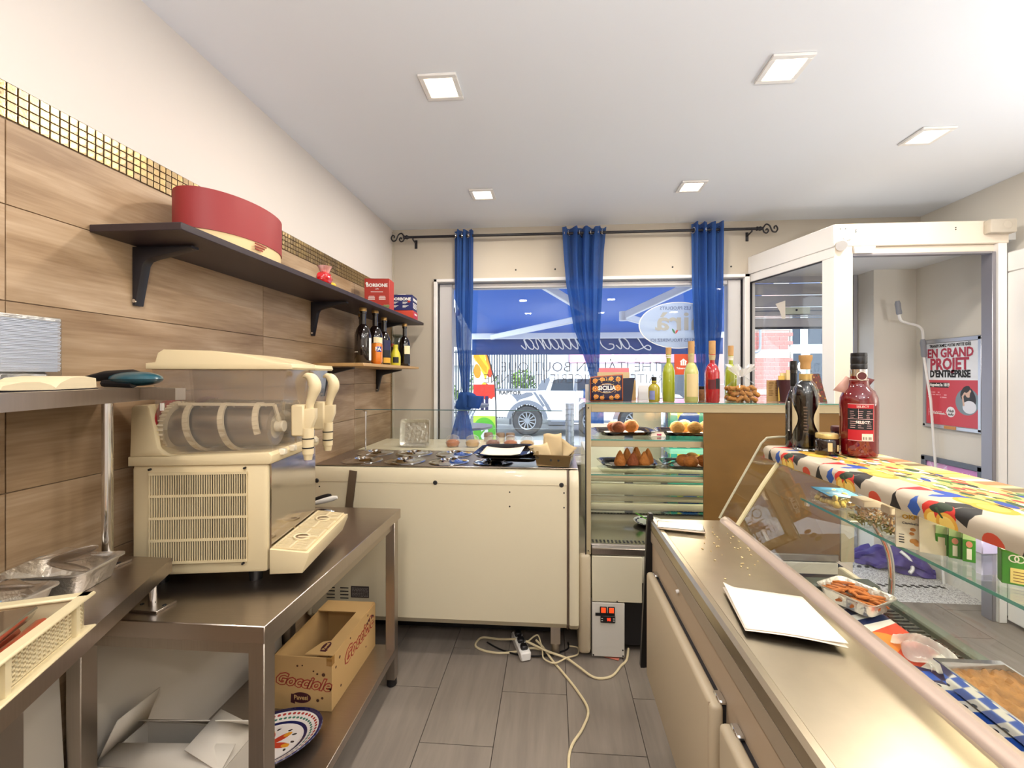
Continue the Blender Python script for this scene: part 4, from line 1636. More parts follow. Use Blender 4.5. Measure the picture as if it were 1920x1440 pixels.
def flange_tube(parent, x, y, z0, z1, r, nm='post'):
    o = MB().cyl((x, y, z0 + .004), (x, y, z1), r, n=18).out(nm, M['chrome'], parent)
    b = MB().cbox((x, y, z0 + .0035), (.085, .06, .007), math.radians(-2), .001)
    b.out('flange', M['steel'], o)
    b = MB()
    for sx in (-.033, .033):
        b.cyl((x + sx, y, z0 + .0065), (x + sx, y, z0 + .0085), .005, n=8)
    b.out('screw', M['ink'], o, kind='stuff')


flange_tube(nt_, -1.105, 1.105, TZ, NZ - .038, .011, 'support_tube')
us = thing('raised_shelf', 'narrow raised stainless shelf on a tall tube at eye level by the left wall', 'shelf', (-1.15, .8, NZ))
UZ = 1.44
U0, U1 = Vector((-1.092, 1.065, 0)), Vector((-.969, .68, 0))
ud = (U1 - U0).normalized()
U2 = U0 + ud * .75
b = MB().prism([(-1.322, 1.165), (-1.15, 1.165), (U0.x, U0.y), (U2.x, U2.y), (-1.322, U2.y)], 'z', UZ - .034, UZ)
b.out('board', M['steel'], us)
b = MB().prism([(-1.105, 1.075), (-1.09, 1.05), (-.955, 1.015), (-.95, 1.04), (-1.10, 1.10)], 'z', UZ - .030, UZ)
b.out('end_bracket', M['steel'], us)
flange_tube(us, -1.225, 1.09, NZ, UZ - .034, .0125, 'post')
MB().cyl((-1.03, 1.055, 1.40), (-1.03, 1.055, 1.38), .006, n=8).out('bolt', M['chrome'], us)

# things on the raised shelf
t = thing('foil_stack', 'tall stack of silver foil trays wrapped in clear film on the raised shelf', 'stack', (-1.10, .78, UZ))
RR_ = Matrix.Rotation(math.radians(-8), 3, 'Z')
b = MB()
bx0, by0 = -1.258, .90
zt = 1.603
for k in range(34):
    z = 1.483 + k * (zt - 1.483) / 34
    b.cbox((bx0, by0, z + .0012), (.112 + .003 * (k % 3), .12, .0021), math.radians(-8))
b.cbox((bx0, by0, 1.54), (.106, .114, .118), math.radians(-8))
b.out('trays', mat('stacked_foil_rims', '#dfe2ea', .35, .8, var=.05), t, kind='stuff')
b = MB().cbox((bx0, by0, 1.466), (.095, .09, .030), math.radians(-8), .006)
b.out('bottom_tray', M['foil'], t)
MB().cbox((bx0, by0, 1.606), (.116, .124, .010), math.radians(-8), .002).out('top_rim', M['foil'], t)
MB().cbox((bx0, by0, 1.535), (.120, .128, .150), math.radians(-8), .004).out('film', glass_mat('wrap_film', '#eef1f6', ior=1.3), t)
MB().cbox((bx0, by0, 1.4465), (.09, .085, .0105), math.radians(-8), .003).out('base_tray', M['foil'], t)
t = thing('open_book', 'thick open paperback lying face up at the edge of the raised shelf', 'book', (-1.08, .80, UZ))
Mpage = mat('cream_pages', '#dccba8', .8, var=.12, scale=3, stretch=(1, 1, 160))
bk = Matrix.Translation((-1.075, .83, UZ)) @ Matrix.Rotation(math.atan2(U0.y - U1.y, U0.x - U1.x), 4, 'Z')
prof_r = [(0, .002), (.10, .003), (.118, .004), (.116, .026), (.08, .031), (.04, .027), (.012, .016), (0, .006)]
prof_l = [(0, .002), (0, .006), (-.012, .012), (-.04, .019), (-.08, .019), (-.12, .012), (-.125, .004), (-.10, .003)]
for nm, pr in (('right_pages', prof_r), ('left_pages', prof_l)):
    b = MB()
    b.tf = bk
    b.prism(pr, 'y', -.018, .10)
    b.out(nm, Mpage, t)
b = MB()
b.tf = bk
b.box(-.128, .12, -.020, .10, .0005, .002)
b.out('cover', M['blackmetal'], t)
t = thing('heat_gun', 'teal and black hand tool lying on the raised shelf behind the open book', 'tool', (-1.13, 1.04, UZ))
b = MB()
RM = Matrix.Rotation(math.radians(-15), 3, 'Z')
b.ell((-1.125, 1.075, UZ + .024), (.085, .045, .020), 20, 10, R=RM)
b.out('teal_shell', mat('teal_plastic', '#1f4f5c', .3, coat=.4), t)
b = MB().tube([(-1.25, 1.05, UZ + .022), (-1.20, 1.065, UZ + .032), (-1.13, 1.07, UZ + .036), (-1.08, 1.06, UZ + .034)], [.008, .014, .014, .004], 10)
b.tube([(-1.19, 1.05, UZ + .012), (-1.10, 1.045, UZ + .010)], .010, 8)
b.out('black_grip', M['black'], t)

# foil trays with leftovers on the near table
def foil_tray(name, label, cat, L, W, H, m=None):
    t = thing(name, label, cat)
    n = 12
    b = MB()

    def ring(l, w, z, r=.02):
        pts = []
        for cx, cy, a in ((l / 2 - r, w / 2 - r, 0), (-l / 2 + r, w / 2 - r, PI / 2), (-l / 2 + r, -w / 2 + r, PI), (l / 2 - r, -w / 2 + r, 1.5 * PI)):
            for k in range(5):
                q = a + PI / 2 * k / 4
                pts.append((cx + r * math.cos(q), cy + r * math.sin(q), z))
        return [b.v(p) for p in pts]
    rs = [ring(L * .80, W * .76, .001), ring(L * .92, W * .90, H - .004), ring(L, W, H), ring(L, W, H + .004), ring(L * .97, W * .96, H + .004), ring(L * .90, W * .88, H - .004), ring(L * .78, W * .74, .004)]
    for A, B in zip(rs[:-1], rs[1:]):
        for k in range(20):
            j = (k + 1) % 20
            b.f([A[k], A[j], B[j], B[k]], None, True)
    b.f(rs[0][::-1])
    b.f(rs[-1])
    b.out('tray', m or M['foil'], t)
    return t


Mfilm = glass_mat('clear_plastic', '#f2ede6', rough=.08, ior=1.5)
Mfrost = mat('crumpled_clear_film', '#c9b7a4', .2, trans=.6, var=.2, scale=30, bump=.8, alpha=.6)
rd = random.Random(5)


def lids_in(t, seed):
    rd = random.Random(seed)
    for k in range(3):
        Rr = Matrix.Rotation(rd.uniform(-.5, .5), 3, 'X') @ Matrix.Rotation(rd.uniform(-.4, .4), 3, 'Y')
        b = MB()
        c = (rd.uniform(-.04, .04), rd.uniform(-.02, .03), .050 + .014 * k)
        ring = [Vector(c) + Rr @ Vector((.045 * math.cos(a * PI / 14), .030 * math.sin(a * PI / 14), 0)) for a in range(28)]
        b.tube(ring, .0022, 5, closed=True)
        b.ell(c, (.042, .028, .007), 16, 6, R=Rr)
        b.out('plastic_lid', Mfrost, t)


t = foil_tray('foil_tray', 'silver foil tray of clear plastic lids on the corner worktop, behind another tray', 'tray', .20, .145, .050)
lids_in(t, 1)
b = MB().grid(lambda u, v: (-.09 + .18 * u, -.055 + .11 * v, .058 + .030 * math.sin(PI * u) * math.sin(PI * v) + .006 * math.sin(9 * u + 5 * v)), 10, 8)
b.out('clear_wrap', Mfilm, t)
put(t, -1.215, .972, NZ, math.radians(12))
t = foil_tray('foil_tray', 'silver foil tray with crumpled clear wrap and a blue label, nearest on the corner worktop', 'tray', .20, .145, .050)
lids_in(t, 4)
b = MB().grid(lambda u, v: (-.09 + .18 * u, -.055 + .11 * v, .060 + .018 * math.sin(PI * u) * math.sin(PI * v) + .007 * math.sin(13 * u + 7 * v)), 10, 8)
b.out('clear_wrap', Mfilm, t)
MB().cbox((.03, -.045, .058), (.09, .035, .002), .1).out('blue_label', mat('pale_blue_print', '#a9c3d4', .4), t)
put(t, -1.205, .815, NZ, math.radians(4))

# perforated crate with sausages and a steel scoop
cr = thing('perforated_crate', 'ivory perforated plastic crate at the slanting edge of the corner worktop', 'crate', (-1.0, .68, NZ))
Mivory = mat('ivory_plastic', '#d8c9a2', .4, var=.03)
ca = math.atan2(ed.y, ed.x)
CW, CL, CH = .29, .50, .075
TC = Matrix.Translation((E0.x + ed.x * .365, E0.y + ed.y * .365, NZ)) @ Matrix.Rotation(ca, 4, 'Z')
# local: x along the edge towards the camera, y to the aisle side (+y = aisle because edge runs toward the camera)
b = MB()
b.tf = TC
b.box(0, CL, -CW - .012, -.012, .003, .008)
b.out('floor_plate', Mivory, cr)
for nm, q in (('rim', ((-.012, CL + .012, -.020, .004), (-.012, CL + .012, -CW - .022, -CW - .002), (-.012, .012, -CW - .02, .002), (CL - .012, CL + .012, -CW - .02, .002))),):
    for r in q:
        b = MB()
        b.tf = TC
        b.box(r[0], r[1], r[2], r[3], CH - .008, CH, .003)
        b.out('rim', Mivory, cr)
for x in (.03, .20, .37, .47):
    b = MB()
    b.tf = TC
    b.box(x - .006, x + .006, -.018, -.004, .003, CH - .006)
    b.out('rib', Mivory, cr)
for q in ((-.002, .006, -CW - .01, -.012), (CL - .006, CL + .002, -CW - .01, -.012)):
    b = MB()
    b.tf = TC
    b.box(q[0], q[1], q[2], q[3], .004, CH - .006)
    b.out('end_wall', Mivory, cr)
b = MB()
b.tf = TC
b.box(.0, CL, -CW - .012, -CW - .006, .004, CH - .006)
b.out('back_wall', Mivory, cr)
b = MB()
b.tf = TC
nx, nz = 44, 7
x0, x1, z0, z1 = .0, CL, .012, CH - .008
dx, dz = (x1 - x0) / nx, (z1 - z0) / nz
for i in range(nx + 1):
    b.box(x0 + i * dx - .0022, x0 + i * dx + .0022, -.0155, -.0120, z0, z1)
for j in range(nz + 1):
    b.box(x0, x1, -.0155, -.0120, z0 + j * dz - .0017, z0 + j * dz + .0017)
b.out('mesh_wall', Mivory, cr, kind='stuff')
b = MB()
b.tf = TC
b.box(-.012, CL + .012, -.03, .004, .0005, .006, .002)
b.out('foot_rim', Mivory, cr)
Msaus = mat('red_cured_sausage', '#a8482c', .3, var=.25, scale=25, coat=.4)
for k in range(5):
    b = MB()
    b.tf = TC
    y = -.06 - .045 * k
    b.tube(spline([(.03 + .01 * k, y, .031), (.13, y + .01, .034), (.24, y, .034), (.36, y + .012, .031)], 5), .019, 10)
    o = b.out('sausage', Msaus, None)
    tag(o, ['red cured sausage next to the perforated side of the ivory crate', 'second red sausage from the perforated side of the ivory crate', 'middle one of the red sausages in the ivory crate', 'fourth red sausage from the perforated side of the ivory crate', 'red cured sausage by the back wall of the ivory crate'][k], 'sausage', 'sausages in the ivory crate')
b = MB()
b.tf = TC @ Matrix.Translation((.185, -.075, .056)) @ Matrix.Rotation(.10, 4, 'Z')
b.hexa([(-.14, -.022, 0), (.12, -.030, .012), (.12, .030, .012), (-.14, .022, 0), (-.15, -.03, .022), (.125, -.036, .034), (.125, .036, .034), (-.15, .03, .022)], .004)
tag(b.out('steel_scoop', M['chrome'], None), 'shiny steel scoop lying on the sausages in the ivory crate', 'scoop')

# black cable hanging at the far left
tag(MB().tube(spline([(-.945, .60, .90), (-.94, .60, .6), (-.952, .59, .3), (-.962, .58, .02)], 6), .0055, 7).out('black_cable', M['black']), 'thin black cable hanging beside the leg of the corner worktop', 'cable')

# ------------------------------------------------------------------ boxes and plate under the table
LS = .18
bx = thing('biscuit_box', 'open brown biscuit carton with red script lettering on the lower table shelf', 'box', (0, 0, 0))
W, D, H = .235, .405, .205
th = .004
for q in ((-W / 2, W / 2, -D / 2, -D / 2 + th), (-W / 2, W / 2, D / 2 - th, D / 2), (-W / 2, -W / 2 + th, -D / 2 + th, D / 2 - th), (W / 2 - th, W / 2, -D / 2 + th, D / 2 - th)):
    MB().box(q[0], q[1], q[2], q[3], 0, H).out('side_panel', M['kraft'], bx)
MB().box(-W / 2 + th, W / 2 - th, -D / 2 + th, D / 2 - th, 0, .004).out('bottom_panel', M['kraftdark'], bx)
b = MB()
b.hexa([(-W / 2, D / 2 - .09, H), (W / 2 - .004, D / 2 - .09, H), (W / 2 - .004, D / 2, H), (-W / 2, D / 2, H), (-W / 2, D / 2 - .09, H + .004), (W / 2 - .004, D / 2 - .09, H + .004), (W / 2 - .004, D / 2, H + .004), (-W / 2, D / 2, H + .004)])
b.out('rear_flap', M['kraft'], bx)
b = MB()
pts = [(W / 2, -D / 2 + .01), (W / 2, D / 2 - .09), (W / 2 - .05, D / 2 - .09), (W / 2 - .055, -D / 2 + .10), (W / 2 - .085, -D / 2 + .09), (W / 2 - .115, -D / 2 + .012)]
b.prism(pts, 'z', H + .001, H + .005)
sf_ = b.out('side_flap', M['kraft'], bx)
Mgoc = mat('brick_red_script_ink', '#a33a2b', .6)
Mdot = mat('dark_brown_ink', '#4c2a17', .7)


def pavesi(parent, at, r, u, s):
    r, u = Vector(r), Vector(u)
    n = r.cross(u)
    b = MB()
    k = 28
    b.f([b.v(Vector(at) + r * s * math.cos(2 * PI * i / k) + u * s * .52 * math.sin(2 * PI * i / k) + n * .0006) for i in range(k)])
    b.f([b.v(Vector(at) + r * s * x + u * s * y + n * .0007) for x, y in ((-1.05, -.5), (-.6, -.62), (-.62, .3), (-1.0, .35))])
    o = b.out('brand_badge', mat('maroon_badge', '#45161e', .6), parent)
    text('Pavesi', s * .62, M['kraft'], parent, Vector(at) + n * .0012, r, u, bold=s * .012, sx=.95)


def gocciole(parent, at, r, u, s):
    r, u = Vector(r), Vector(u)
    n = r.cross(u)
    text('Gocciole', s, Mgoc, parent, Vector(at) + n * .0006, r, u, shear=.35, bold=s * .07)
    text('Gocciole', s, M['kraft'], parent, Vector(at) + n * .0014, r, u, shear=.35, bold=s * .004)


gocciole(bx, (.0, -D / 2, .108), (1, 0, -.10), (.10, 0, 1), .062)
pavesi(bx, (-.005, -D / 2, .048), (1, 0, 0), (0, 0, 1), .040)
gocciole(bx, (W / 2, .035, .135), (0, 1, .03), (0, -.03, 1), .078)
pavesi(bx, (W / 2, .145, .150), (0, 1, 0), (0, 0, 1), .040)
pavesi(sf_, (W / 2 - .055, -D / 2 + .06, H + .005), (0, 1, 0), (-1, 0, 0), .030)
b = MB()
for x, z, r in ((-.02, .17, .004), (.0, .172, .003), (.045, .152, .0035), (.085, .14, .007), (.06, .142, .004), (.08, .05, .005), (.062, .04, .006)):
    b.cyl((x, -D / 2 - .0006, z), (x, -D / 2 + .001, z), r, n=10)
for y, z, r in ((-.14, .17, .006), (-.17, .15, .005), (-.05, .19, .004), (.12, .19, .005), (-.13, .05, .005), (.1, .06, .004)):
    b.cyl((W / 2 + .0006, y, z), (W / 2 - .001, y, z), r, n=10)
b.out('chocolate_dots', Mdot, bx, kind='stuff')
MB().box(W / 2 - .02, W / 2 + .001, -D / 2 - .001, -D / 2 + .02, H - .03, H + .002).out('tape', glass_mat('sticky_tape', '#e8dcc0', ior=1.5), bx)
put(bx, -.965, 1.785, LS + .0008, 0)

wbx = thing('white_carton', 'white cardboard box with open flaps pushed under the left table', 'box', (-1.13, 1.3, .18))
Rz = Matrix.Translation((-1.092, 1.180, .1808))
for q in (((-.185, .185), (-.08, -.076)), ((-.185, .185), (.076, .08)), ((-.185, -.181), (-.076, .076)), ((.181, .185), (-.076, .076))):
    b = MB()
    b.tf = Rz
    b.box(q[0][0], q[0][1], q[1][0], q[1][1], .0, .20)
    b.out('side_panel', M['card'], wbx)
for q in (((-.185, -.08, .203), (.185, -.08, .203), (.185, -.02, .235), (-.185, -.02, .215)), ((-.185, .08, .203), (-.185, .03, .240), (.185, .03, .262), (.185, .08, .203)),
          ((.185, -.075, .203), (.185, .075, .203), (.07, .065, .262), (.07, -.065, .250)), ((-.185, -.075, .203), (-.185, .075, .203), (-.13, .065, .32), (-.13, -.065, .32))):
    b = MB()
    b.tf = Rz
    b.quad(*q)
    b.out('flap', M['card'], wbx, solid=.003)
t = thing('cardboard_sheet', 'large plain white cardboard panel leaning against the wall under the table', 'cardboard', (-1.25, 1.2, .2))
b = MB().hexa([(-1.29, .62, .183), (-1.285, .62, .183), (-1.285, 1.045, .183), (-1.29, 1.045, .183), (-1.321, .62, .70), (-1.316, .62, .70), (-1.316, 1.045, .70), (-1.321, 1.045, .70)])
o = b.out('panel', M['card'], t)
t = thing('cardboard_sheet', 'big plain white cardboard panel behind the open white carton under the table', 'cardboard', (-1.3, 1.5, .18))
b = MB().hexa([(-1.295, 1.10, .1812), (-1.290, 1.10, .1812), (-1.290, 1.95, .1812), (-1.295, 1.95, .1812), (-1.3195, 1.10, .74), (-1.3145, 1.10, .74), (-1.3145, 1.95, .74), (-1.3195, 1.95, .74)])
b.out('panel', M['card'], t)

pl = thing('painted_platter', 'oval majolica platter with navy rim and painted flowers on the lower shelf', 'platter', (-.93, 1.40, LS))
ar = Art(640, 640, '#efe6de')
ar.ell(.5, .5, .5, .5, '#20214f')
ar.ell(.5, .5, .465, .465, '#efe6de')
ar.ell(.5, .5, .355, .355, '#20214f')
ar.ell(.5, .5, .325, .325, '#f0e7e1')
for k in range(52):
    a = 2 * PI * k / 52
    ar.ell(.5 + .438 * math.cos(a), .5 + .438 * math.sin(a), .018, .013, '#b23a34', a + PI / 2)
    ar.ell(.5 + .392 * math.cos(a + .06), .5 + .392 * math.sin(a + .06), .018, .012, '#4b7a68', a + PI / 2)
for k in range(6):
    a = 2 * PI * k / 6 + .35
    ar.ell(.5 + .12 * math.cos(a), .5 + .12 * math.sin(a), .10, .042, '#c8402a', a)
    ar.ell(.5 + .19 * math.cos(a), .5 + .19 * math.sin(a), .045, .03, '#e39a2e', a)
    for dd in (-.28, .28):
        ar.ell(.5 + .24 * math.cos(a + .5 + dd), .5 + .24 * math.sin(a + .5 + dd), .026, .014, '#20242e', a + dd)
ar.ell(.5, .5, .05, .05, '#43182a')
prof = [(0, .006), (.30, .008), (.36, .012), (.44, .022), (.5, .032)]
b = MB()
nn = 48
rows = []
b.tf = Matrix.Translation((-.985, 1.412, LS + .0028)) @ Matrix.Rotation(math.radians(35), 4, 'Z')
for r, z in prof:
    rows.append([(b.v((r * .345 * math.cos(2 * PI * k / nn), r * .25 * math.sin(2 * PI * k / nn), z)), (.5 + r * math.cos(2 * PI * k / nn), .5 + r * math.sin(2 * PI * k / nn))) for k in range(nn)])
for A, B in zip(rows[:-1], rows[1:]):
    for k in range(nn):
        j = (k + 1) % nn
        q = [A[k], A[j], B[j], B[k]]
        if A is rows[0]:
            if k == 0:
                c0 = b.v((0, 0, .006))
            b.f([c0, B[k][0], B[j][0]], [(.5, .5), B[k][1], B[j][1]], True)
        else:
            b.f([x[0] for x in q], [x[1] for x in q], True)
po = b.out('dish', ar.mat('majolica_print', .15, .5), pl, solid=.004)
b = MB()
b.tf = Matrix.Translation((-.985, 1.412, LS + .0028)) @ Matrix.Rotation(math.radians(35), 4, 'Z')
b.lathe([(.32, -.002), (.32, .006), (.30, .006), (.30, -.002)], (0, 0, 0), 40, sx=.345, sy=.25)
b.out('foot_ring', M['white'], pl)

# ------------------------------------------------------------------ slush machine
sm = thing('slush_machine', 'almond plastic twin-bowl slush machine with clear tanks and lever taps on the steel table', 'drink machine')
A_ = M['almond']
MB().box(0, .39, 0, .36, .04, .375, .012, 2).out('body', A_, sm)
for x in (.05, .33):
    for y in (.05, .31):
        MB().cyl((x, y, 0), (x, y, .045), .018, .022, 12).out('foot', M['black'], sm)
b = MB()
b.prism([(-.006, .372), (.398, .372), (.404, .380), (.404, .398), (.395, .408), (.09, .400), (.06, .400), (-.006, .400)], 'y', -.006, .366, .004)
slab = b.out('top_slab', A_, sm)
b = MB()
b.prism([(-.004, .40), (.115, .40), (.095, .408), (.075, .425), (.052, .545), (.046, .553), (.008, .553), (0, .545)], 'y', -.002, .362, .005)
b.out('motor_housing', A_, sm)
MB().box(.058, .329, -.0035, -.0005, .082, .348).out('grille_recess', mat('grille_shadow_filter', '#140d0b', .9), sm)  # near-black sheet painted in place of shade between the slats
b = MB()
n = 41
for i in range(n + 1):
    x = .056 + (.331 - .056) * i / n
    b.box(x - .0013, x + .0013, -.008, -.0045, .080, .350)
for j in range(5):
    z = .082 + j * .0665
    b.box(.054, .333, -.0085, -.003, z - .0035, z + .0035)
b.out('grille_slats', A_, sm, kind='stuff')
b = MB()
for x, z in ((.055, .362), (.325, .362), (.32, .072)):
    b.cyl((x, -.009, z), (x, -.001, z), .0035, n=8)
b.out('screw', M['ink'], sm, kind='stuff')
MB().box(.392, .396, .01, .35, .08, .37).out('splash_panel', mat('polished_steel_panel', '#b9b1a6', .12, 1.0, var=.03), sm)
Mtank = glass_mat('clear_tank_plastic', '#f7f4ef', rough=.08, ior=1.35, haze=.10)
Mauger = mat('cream_auger_plastic', '#e7dcc4', .4)
Mflange = mat('red_rubber_seal', '#a01f22', .4)
for ti, y0 in enumerate((.012, .188)):
    y1 = y0 + .160
    yc = (y0 + y1) / 2
    tk_ = MB()
    L4 = [(.062, y0, .415), (.432, y0, .415), (.432, y1, .415), (.062, y1, .415)]
    prof = [(.395, .405), (.392, .50), (.425, .535), (.442, .665), (.050, .668), (.062, .53), (.075, .43), (.09, .405)]
    t_ = 0.003
    pr2 = [(x, z) for x, z in prof]
    for yy in (y0, y1):
        tk_.prism(pr2, 'y', yy - t_ / 2, yy + t_ / 2)
    for (xa, za), (xb, zb) in ((prof[0], prof[1]), (prof[1], prof[2]), (prof[2], prof[3]), (prof[4], prof[5]), (prof[5], prof[6])):
        tk_.quad((xa, y0, za), (xa, y1, za), (xb, y1, zb), (xb, y0, zb))
    for k in range(8):
        a0, a1 = PI + PI * k / 8, PI + PI * (k + 1) / 8
        r = .079
        tk_.quad((.08, yc + r * math.cos(a0), .478 + r * math.sin(a0)), (.39, yc + r * math.cos(a0), .478 + r * math.sin(a0)), (.39, yc + r * math.cos(a1), .478 + r * math.sin(a1)), (.08, yc + r * math.cos(a1), .478 + r * math.sin(a1)))
    tank = tk_.out('tank', Mtank, sm)
    b = MB()
    b.prism([(.035, .662), (.458, .662), (.462, .668), (.458, .680), (.40, .684), (.32, .706), (.22, .719), (.085, .722), (.070, .712), (.062, .684), (.035, .680)], 'y', y0 - .008, y1 + .008, .004)
    b.out('lid', A_, sm)
    MB().cyl((.06, yc, .478), (.372, yc, .478), .062, n=26).out('cooling_drum', mat('drum_steel', '#a79d92', .35, 1.0, var=.08, scale=5, stretch=(1, 1, 30)), sm)
    MB().lathe([(0, 0), (.085, 0), (.09, .006), (.09, .018), (.083, .022), (0, .022)], (.040, yc, .478), 30, axis=(1, 0, 0)).out('seal_flange', Mflange, sm)
    b = MB()
    b.cyl((.064, yc, .478), (.080, yc, .478), .079, n=30)
    for k in range(36):
        a = 2 * PI * k / 36
        b.cbox((.072, yc + .080 * math.cos(a), .478 + .080 * math.sin(a)), (.016, .005, .007), R=Matrix.Rotation(a - PI / 2, 3, 'X'))
    b.out('gear_ring', Mauger, sm)
    hel = [(.085 + .265 * t, yc + .074 * math.cos(2 * PI * (2.6 * t) - .4), .478 + .074 * math.sin(2 * PI * (2.6 * t) - .4)) for t in [i / 90 for i in range(91)]]
    b = MB()
    for p, q in zip(hel[:-1], hel[1:]):
        b.bar(p, q, .016, .008, up=Vector((0, p[1] - yc, p[2] - .478)))
    b.out('auger', Mauger, sm)
    b = MB()
    b.bar((.085, yc - .02, .553), (.375, yc - .02, .549), .009, .009)
    b.bar((.375, yc - .02, .549), (.385, yc, .478), .009, .009)
    b.out('scraper_bar', Mauger, sm)
    b = MB()
    b.cyl((.372, yc, .478), (.398, yc, .478), .018, n=16)
    b.cyl((.362, yc, .478), (.372, yc, .478), .040, n=20)
    b.out('end_hub', Mauger, sm)
    tp = MB()
    tp.box(.425, .466, yc - .020, yc + .020, .445, .548, .005)
    tap = tp.out('tap_body', A_, sm)
    b = MB()
    b.cyl((.472, yc, .385), (.472, yc, .470), .017, .018, 18)
    b.prism([(.455, .535), (.498, .535), (.498, .505), (.478, .45), (.455, .45)], 'y', yc - .014, yc + .014, .003)
    b.cyl((.472, yc, .366), (.472, yc, .386), .012, .015, 14)
    b.out('spout', A_, tap)
    for z in (.404, .434):
        MB().cyl((.472, yc, z), (.472, yc, z + .004), .0182, n=18).out('o_ring', M['ink'], tap)
    b = MB().tube(spline([(.476, yc, .520), (.478, yc, .550), (.487, yc, .580), (.494, yc, .606), (.487, yc, .630), (.470, yc, .642), (.455, yc, .638)], 5), [.011, .0112, .0115, .012, .0125, .013, .0135, .014, .0145, .015, .016, .017, .018, .0188, .019, .0192, .0194, .0196, .019, .018, .0175, .017, .016, .0145, .012, .011, .010, .008, .006, .004, .002][:31], 14)
    b.out('lever', A_, tap)
    for k in range(2):
        MB().cbox((.408, y0 + .045 + .07 * k, .400), (.022, .020, .020), bev=.003).out('clip', Mauger, sm)
# drip tray with slotted grids
b = MB()
b.prism([(.396, .035), (.492, .035), (.512, .085), (.512, .098), (.505, .098), (.396, .112)], 'y', -.004, .372, .003)
dt = b.out('drip_tray', A_, sm)
for gy in (.008, .190):
    MB().quad((.402, gy, .1125), (.500, gy, .1003), (.500, gy + .168, .1003), (.402, gy + .168, .1125)).out('drip_pan', mat('shaded_tan_plastic', '#8c7651', .5), dt)  # darker sheet puts shade between the grid slots
    b = MB()
    n = 20
    for i in range(n + 1):
        yy = gy + .168 * i / n
        b.hexa([(.402, yy - .0016, .112), (.500, yy - .0016, .100), (.500, yy + .0016, .100), (.402, yy + .0016, .112), (.402, yy - .0016, .117), (.500, yy - .0016, .105), (.500, yy + .0016, .105), (.402, yy + .0016, .117)])
    for x in (.404, .450, .498):
        z = .112 - (x - .402) * .122
        b.box(x - .003, x + .003, gy - .002, gy + .170, z, z + .0055)
    b.box(.40, .502, gy + .080, gy + .090, .102, .1135)
    b.out('slotted_grid', A_, dt, kind='stuff')
    b = MB().lathe([(.020, .004), (.026, .005), (.027, .001), (.021, .0)], (.452, gy + .085, .1105), 20, axis=(.12, 0, 1))
    b.out('grid_ring', A_, dt)
    MB().lathe([(0, .0015), (.021, .0015)], (.452, gy + .085, .1105), 20, axis=(.12, 0, 1)).out('drain', mat('brown_drain', '#7a6448', .6), dt)
put(sm, -1.255, 1.185, TZ, math.radians(9))

# ice cream scoops at the far end of the table
def scoop(label, p0, p1, mh, bowl, hr=.012):
    t = thing('ice_cream_scoop', label, 'scoop', (0, 0, 0), 'ice cream scoops')
    p0, p1 = Vector(p0), Vector(p1)
    d = (p0 - p1).normalized()
    b = MB().tube([p1, p1.lerp(p0, .15), p1.lerp(p0, .5), p1.lerp(p0, .9), p0], [hr * .6, hr, hr * 1.05, hr * .8, hr * .5], 12)
    b.out('handle', mh, t)
    b = MB().tube([p0, p0 + d * .06], .005, 8)
    b.out('neck', M['chrome'], t)
    b = MB().lathe([(.026, .0), (.027, .004), (.022, -.018), (.010, -.027), (0, -.029), (.009, -.025), (.020, -.016)], p0 + d * .082 + Vector((0, 0, .004)), 18, axis=(0, .5, 1))
    b.out('bowl', bowl, t)
    return t


scoop('ice cream scoop with black handle and chrome end behind the drip tray', (-1.16, 1.99, .870), (-1.075, 2.0, .893), M['black'], M['chrome'])
scoop('ice cream scoop with white curved handle behind the drip tray', (-1.125, 1.93, .872), (-1.015, 1.945, .900), M['white'], M['chrome'])
scoop('all metal ice cream scoop lying behind the slush machine drip tray', (-1.10, 1.87, .862), (-1.0, 1.89, .846), M['chrome'], M['chrome'])
scoop('thin steel spatula scoop pointing at the slush machine panel', (-1.20, 1.80, .862), (-1.13, 1.80, .848), M['steel'], M['steel'], .006)

# ------------------------------------------------------------------ ice cream freezer
FY = 2.19
fz = thing('ice_cream_freezer', 'large cream ice cream freezer counter with round steel lids under the window', 'freezer', (-.59, 2.7, 0))
FX0, FX1 = -1.31, .072
b = MB()
b.prism([(FY + .035, .165), (FY, .205), (FY, .915), (FY + .006, .955), (FY + .022, .982), (FY + .05, .990), (3.22, .990), (3.22, .165)], 'x', FX0 + .03, FX1)
b.out('body', M['cream'], fz)
b = MB()
b.prism([(FY + .035, .16), (FY - .004, .20), (FY - .004, .905), (FY + .008, .955), (FY + .035, .985), (3.22, .985), (3.22, .16)], 'x', .082, .135, .012)
b.out('end_cap', M['cream'], fz)
b = MB()
b.prism([(FY + .035, .16), (FY - .002, .20), (FY - .002, .91), (FY + .008, .957), (FY + .035, .99), (3.22, .99), (3.22, .16)], 'x', FX1, .082)
b.out('seam_strip', mat('brown_rubber_strip', '#5b4a3a', .6), fz)
b = MB()
b.prism([(FY + .035, .16), (FY - .004, .20), (FY - .004, .905), (FY + .008, .955), (FY + .035, .985), (2.66, .985), (2.66, .16)], 'x', FX0, FX0 + .03, .012)
b.out('end_cap', M['cream'], fz)
MB().box(FX0 + .05, FX1 - .02, FY + .26, 3.1, .01, .165).out('plinth', M['black'], fz)
for x in (-.06, .02):
    pass
b = MB()
b.cyl((.015, FY + .07, .0), (.015, FY + .07, .07), .022, n=14)
b.box(-.01, .04, FY + .05, FY + .09, .07, .165)
b.out('caster', M['steel'], fz)
MB().box(FX0 + .05, FX1, FY - .0012, FY + .001, .9115, .9135).out('panel_seam', M['creamdoor'], fz)
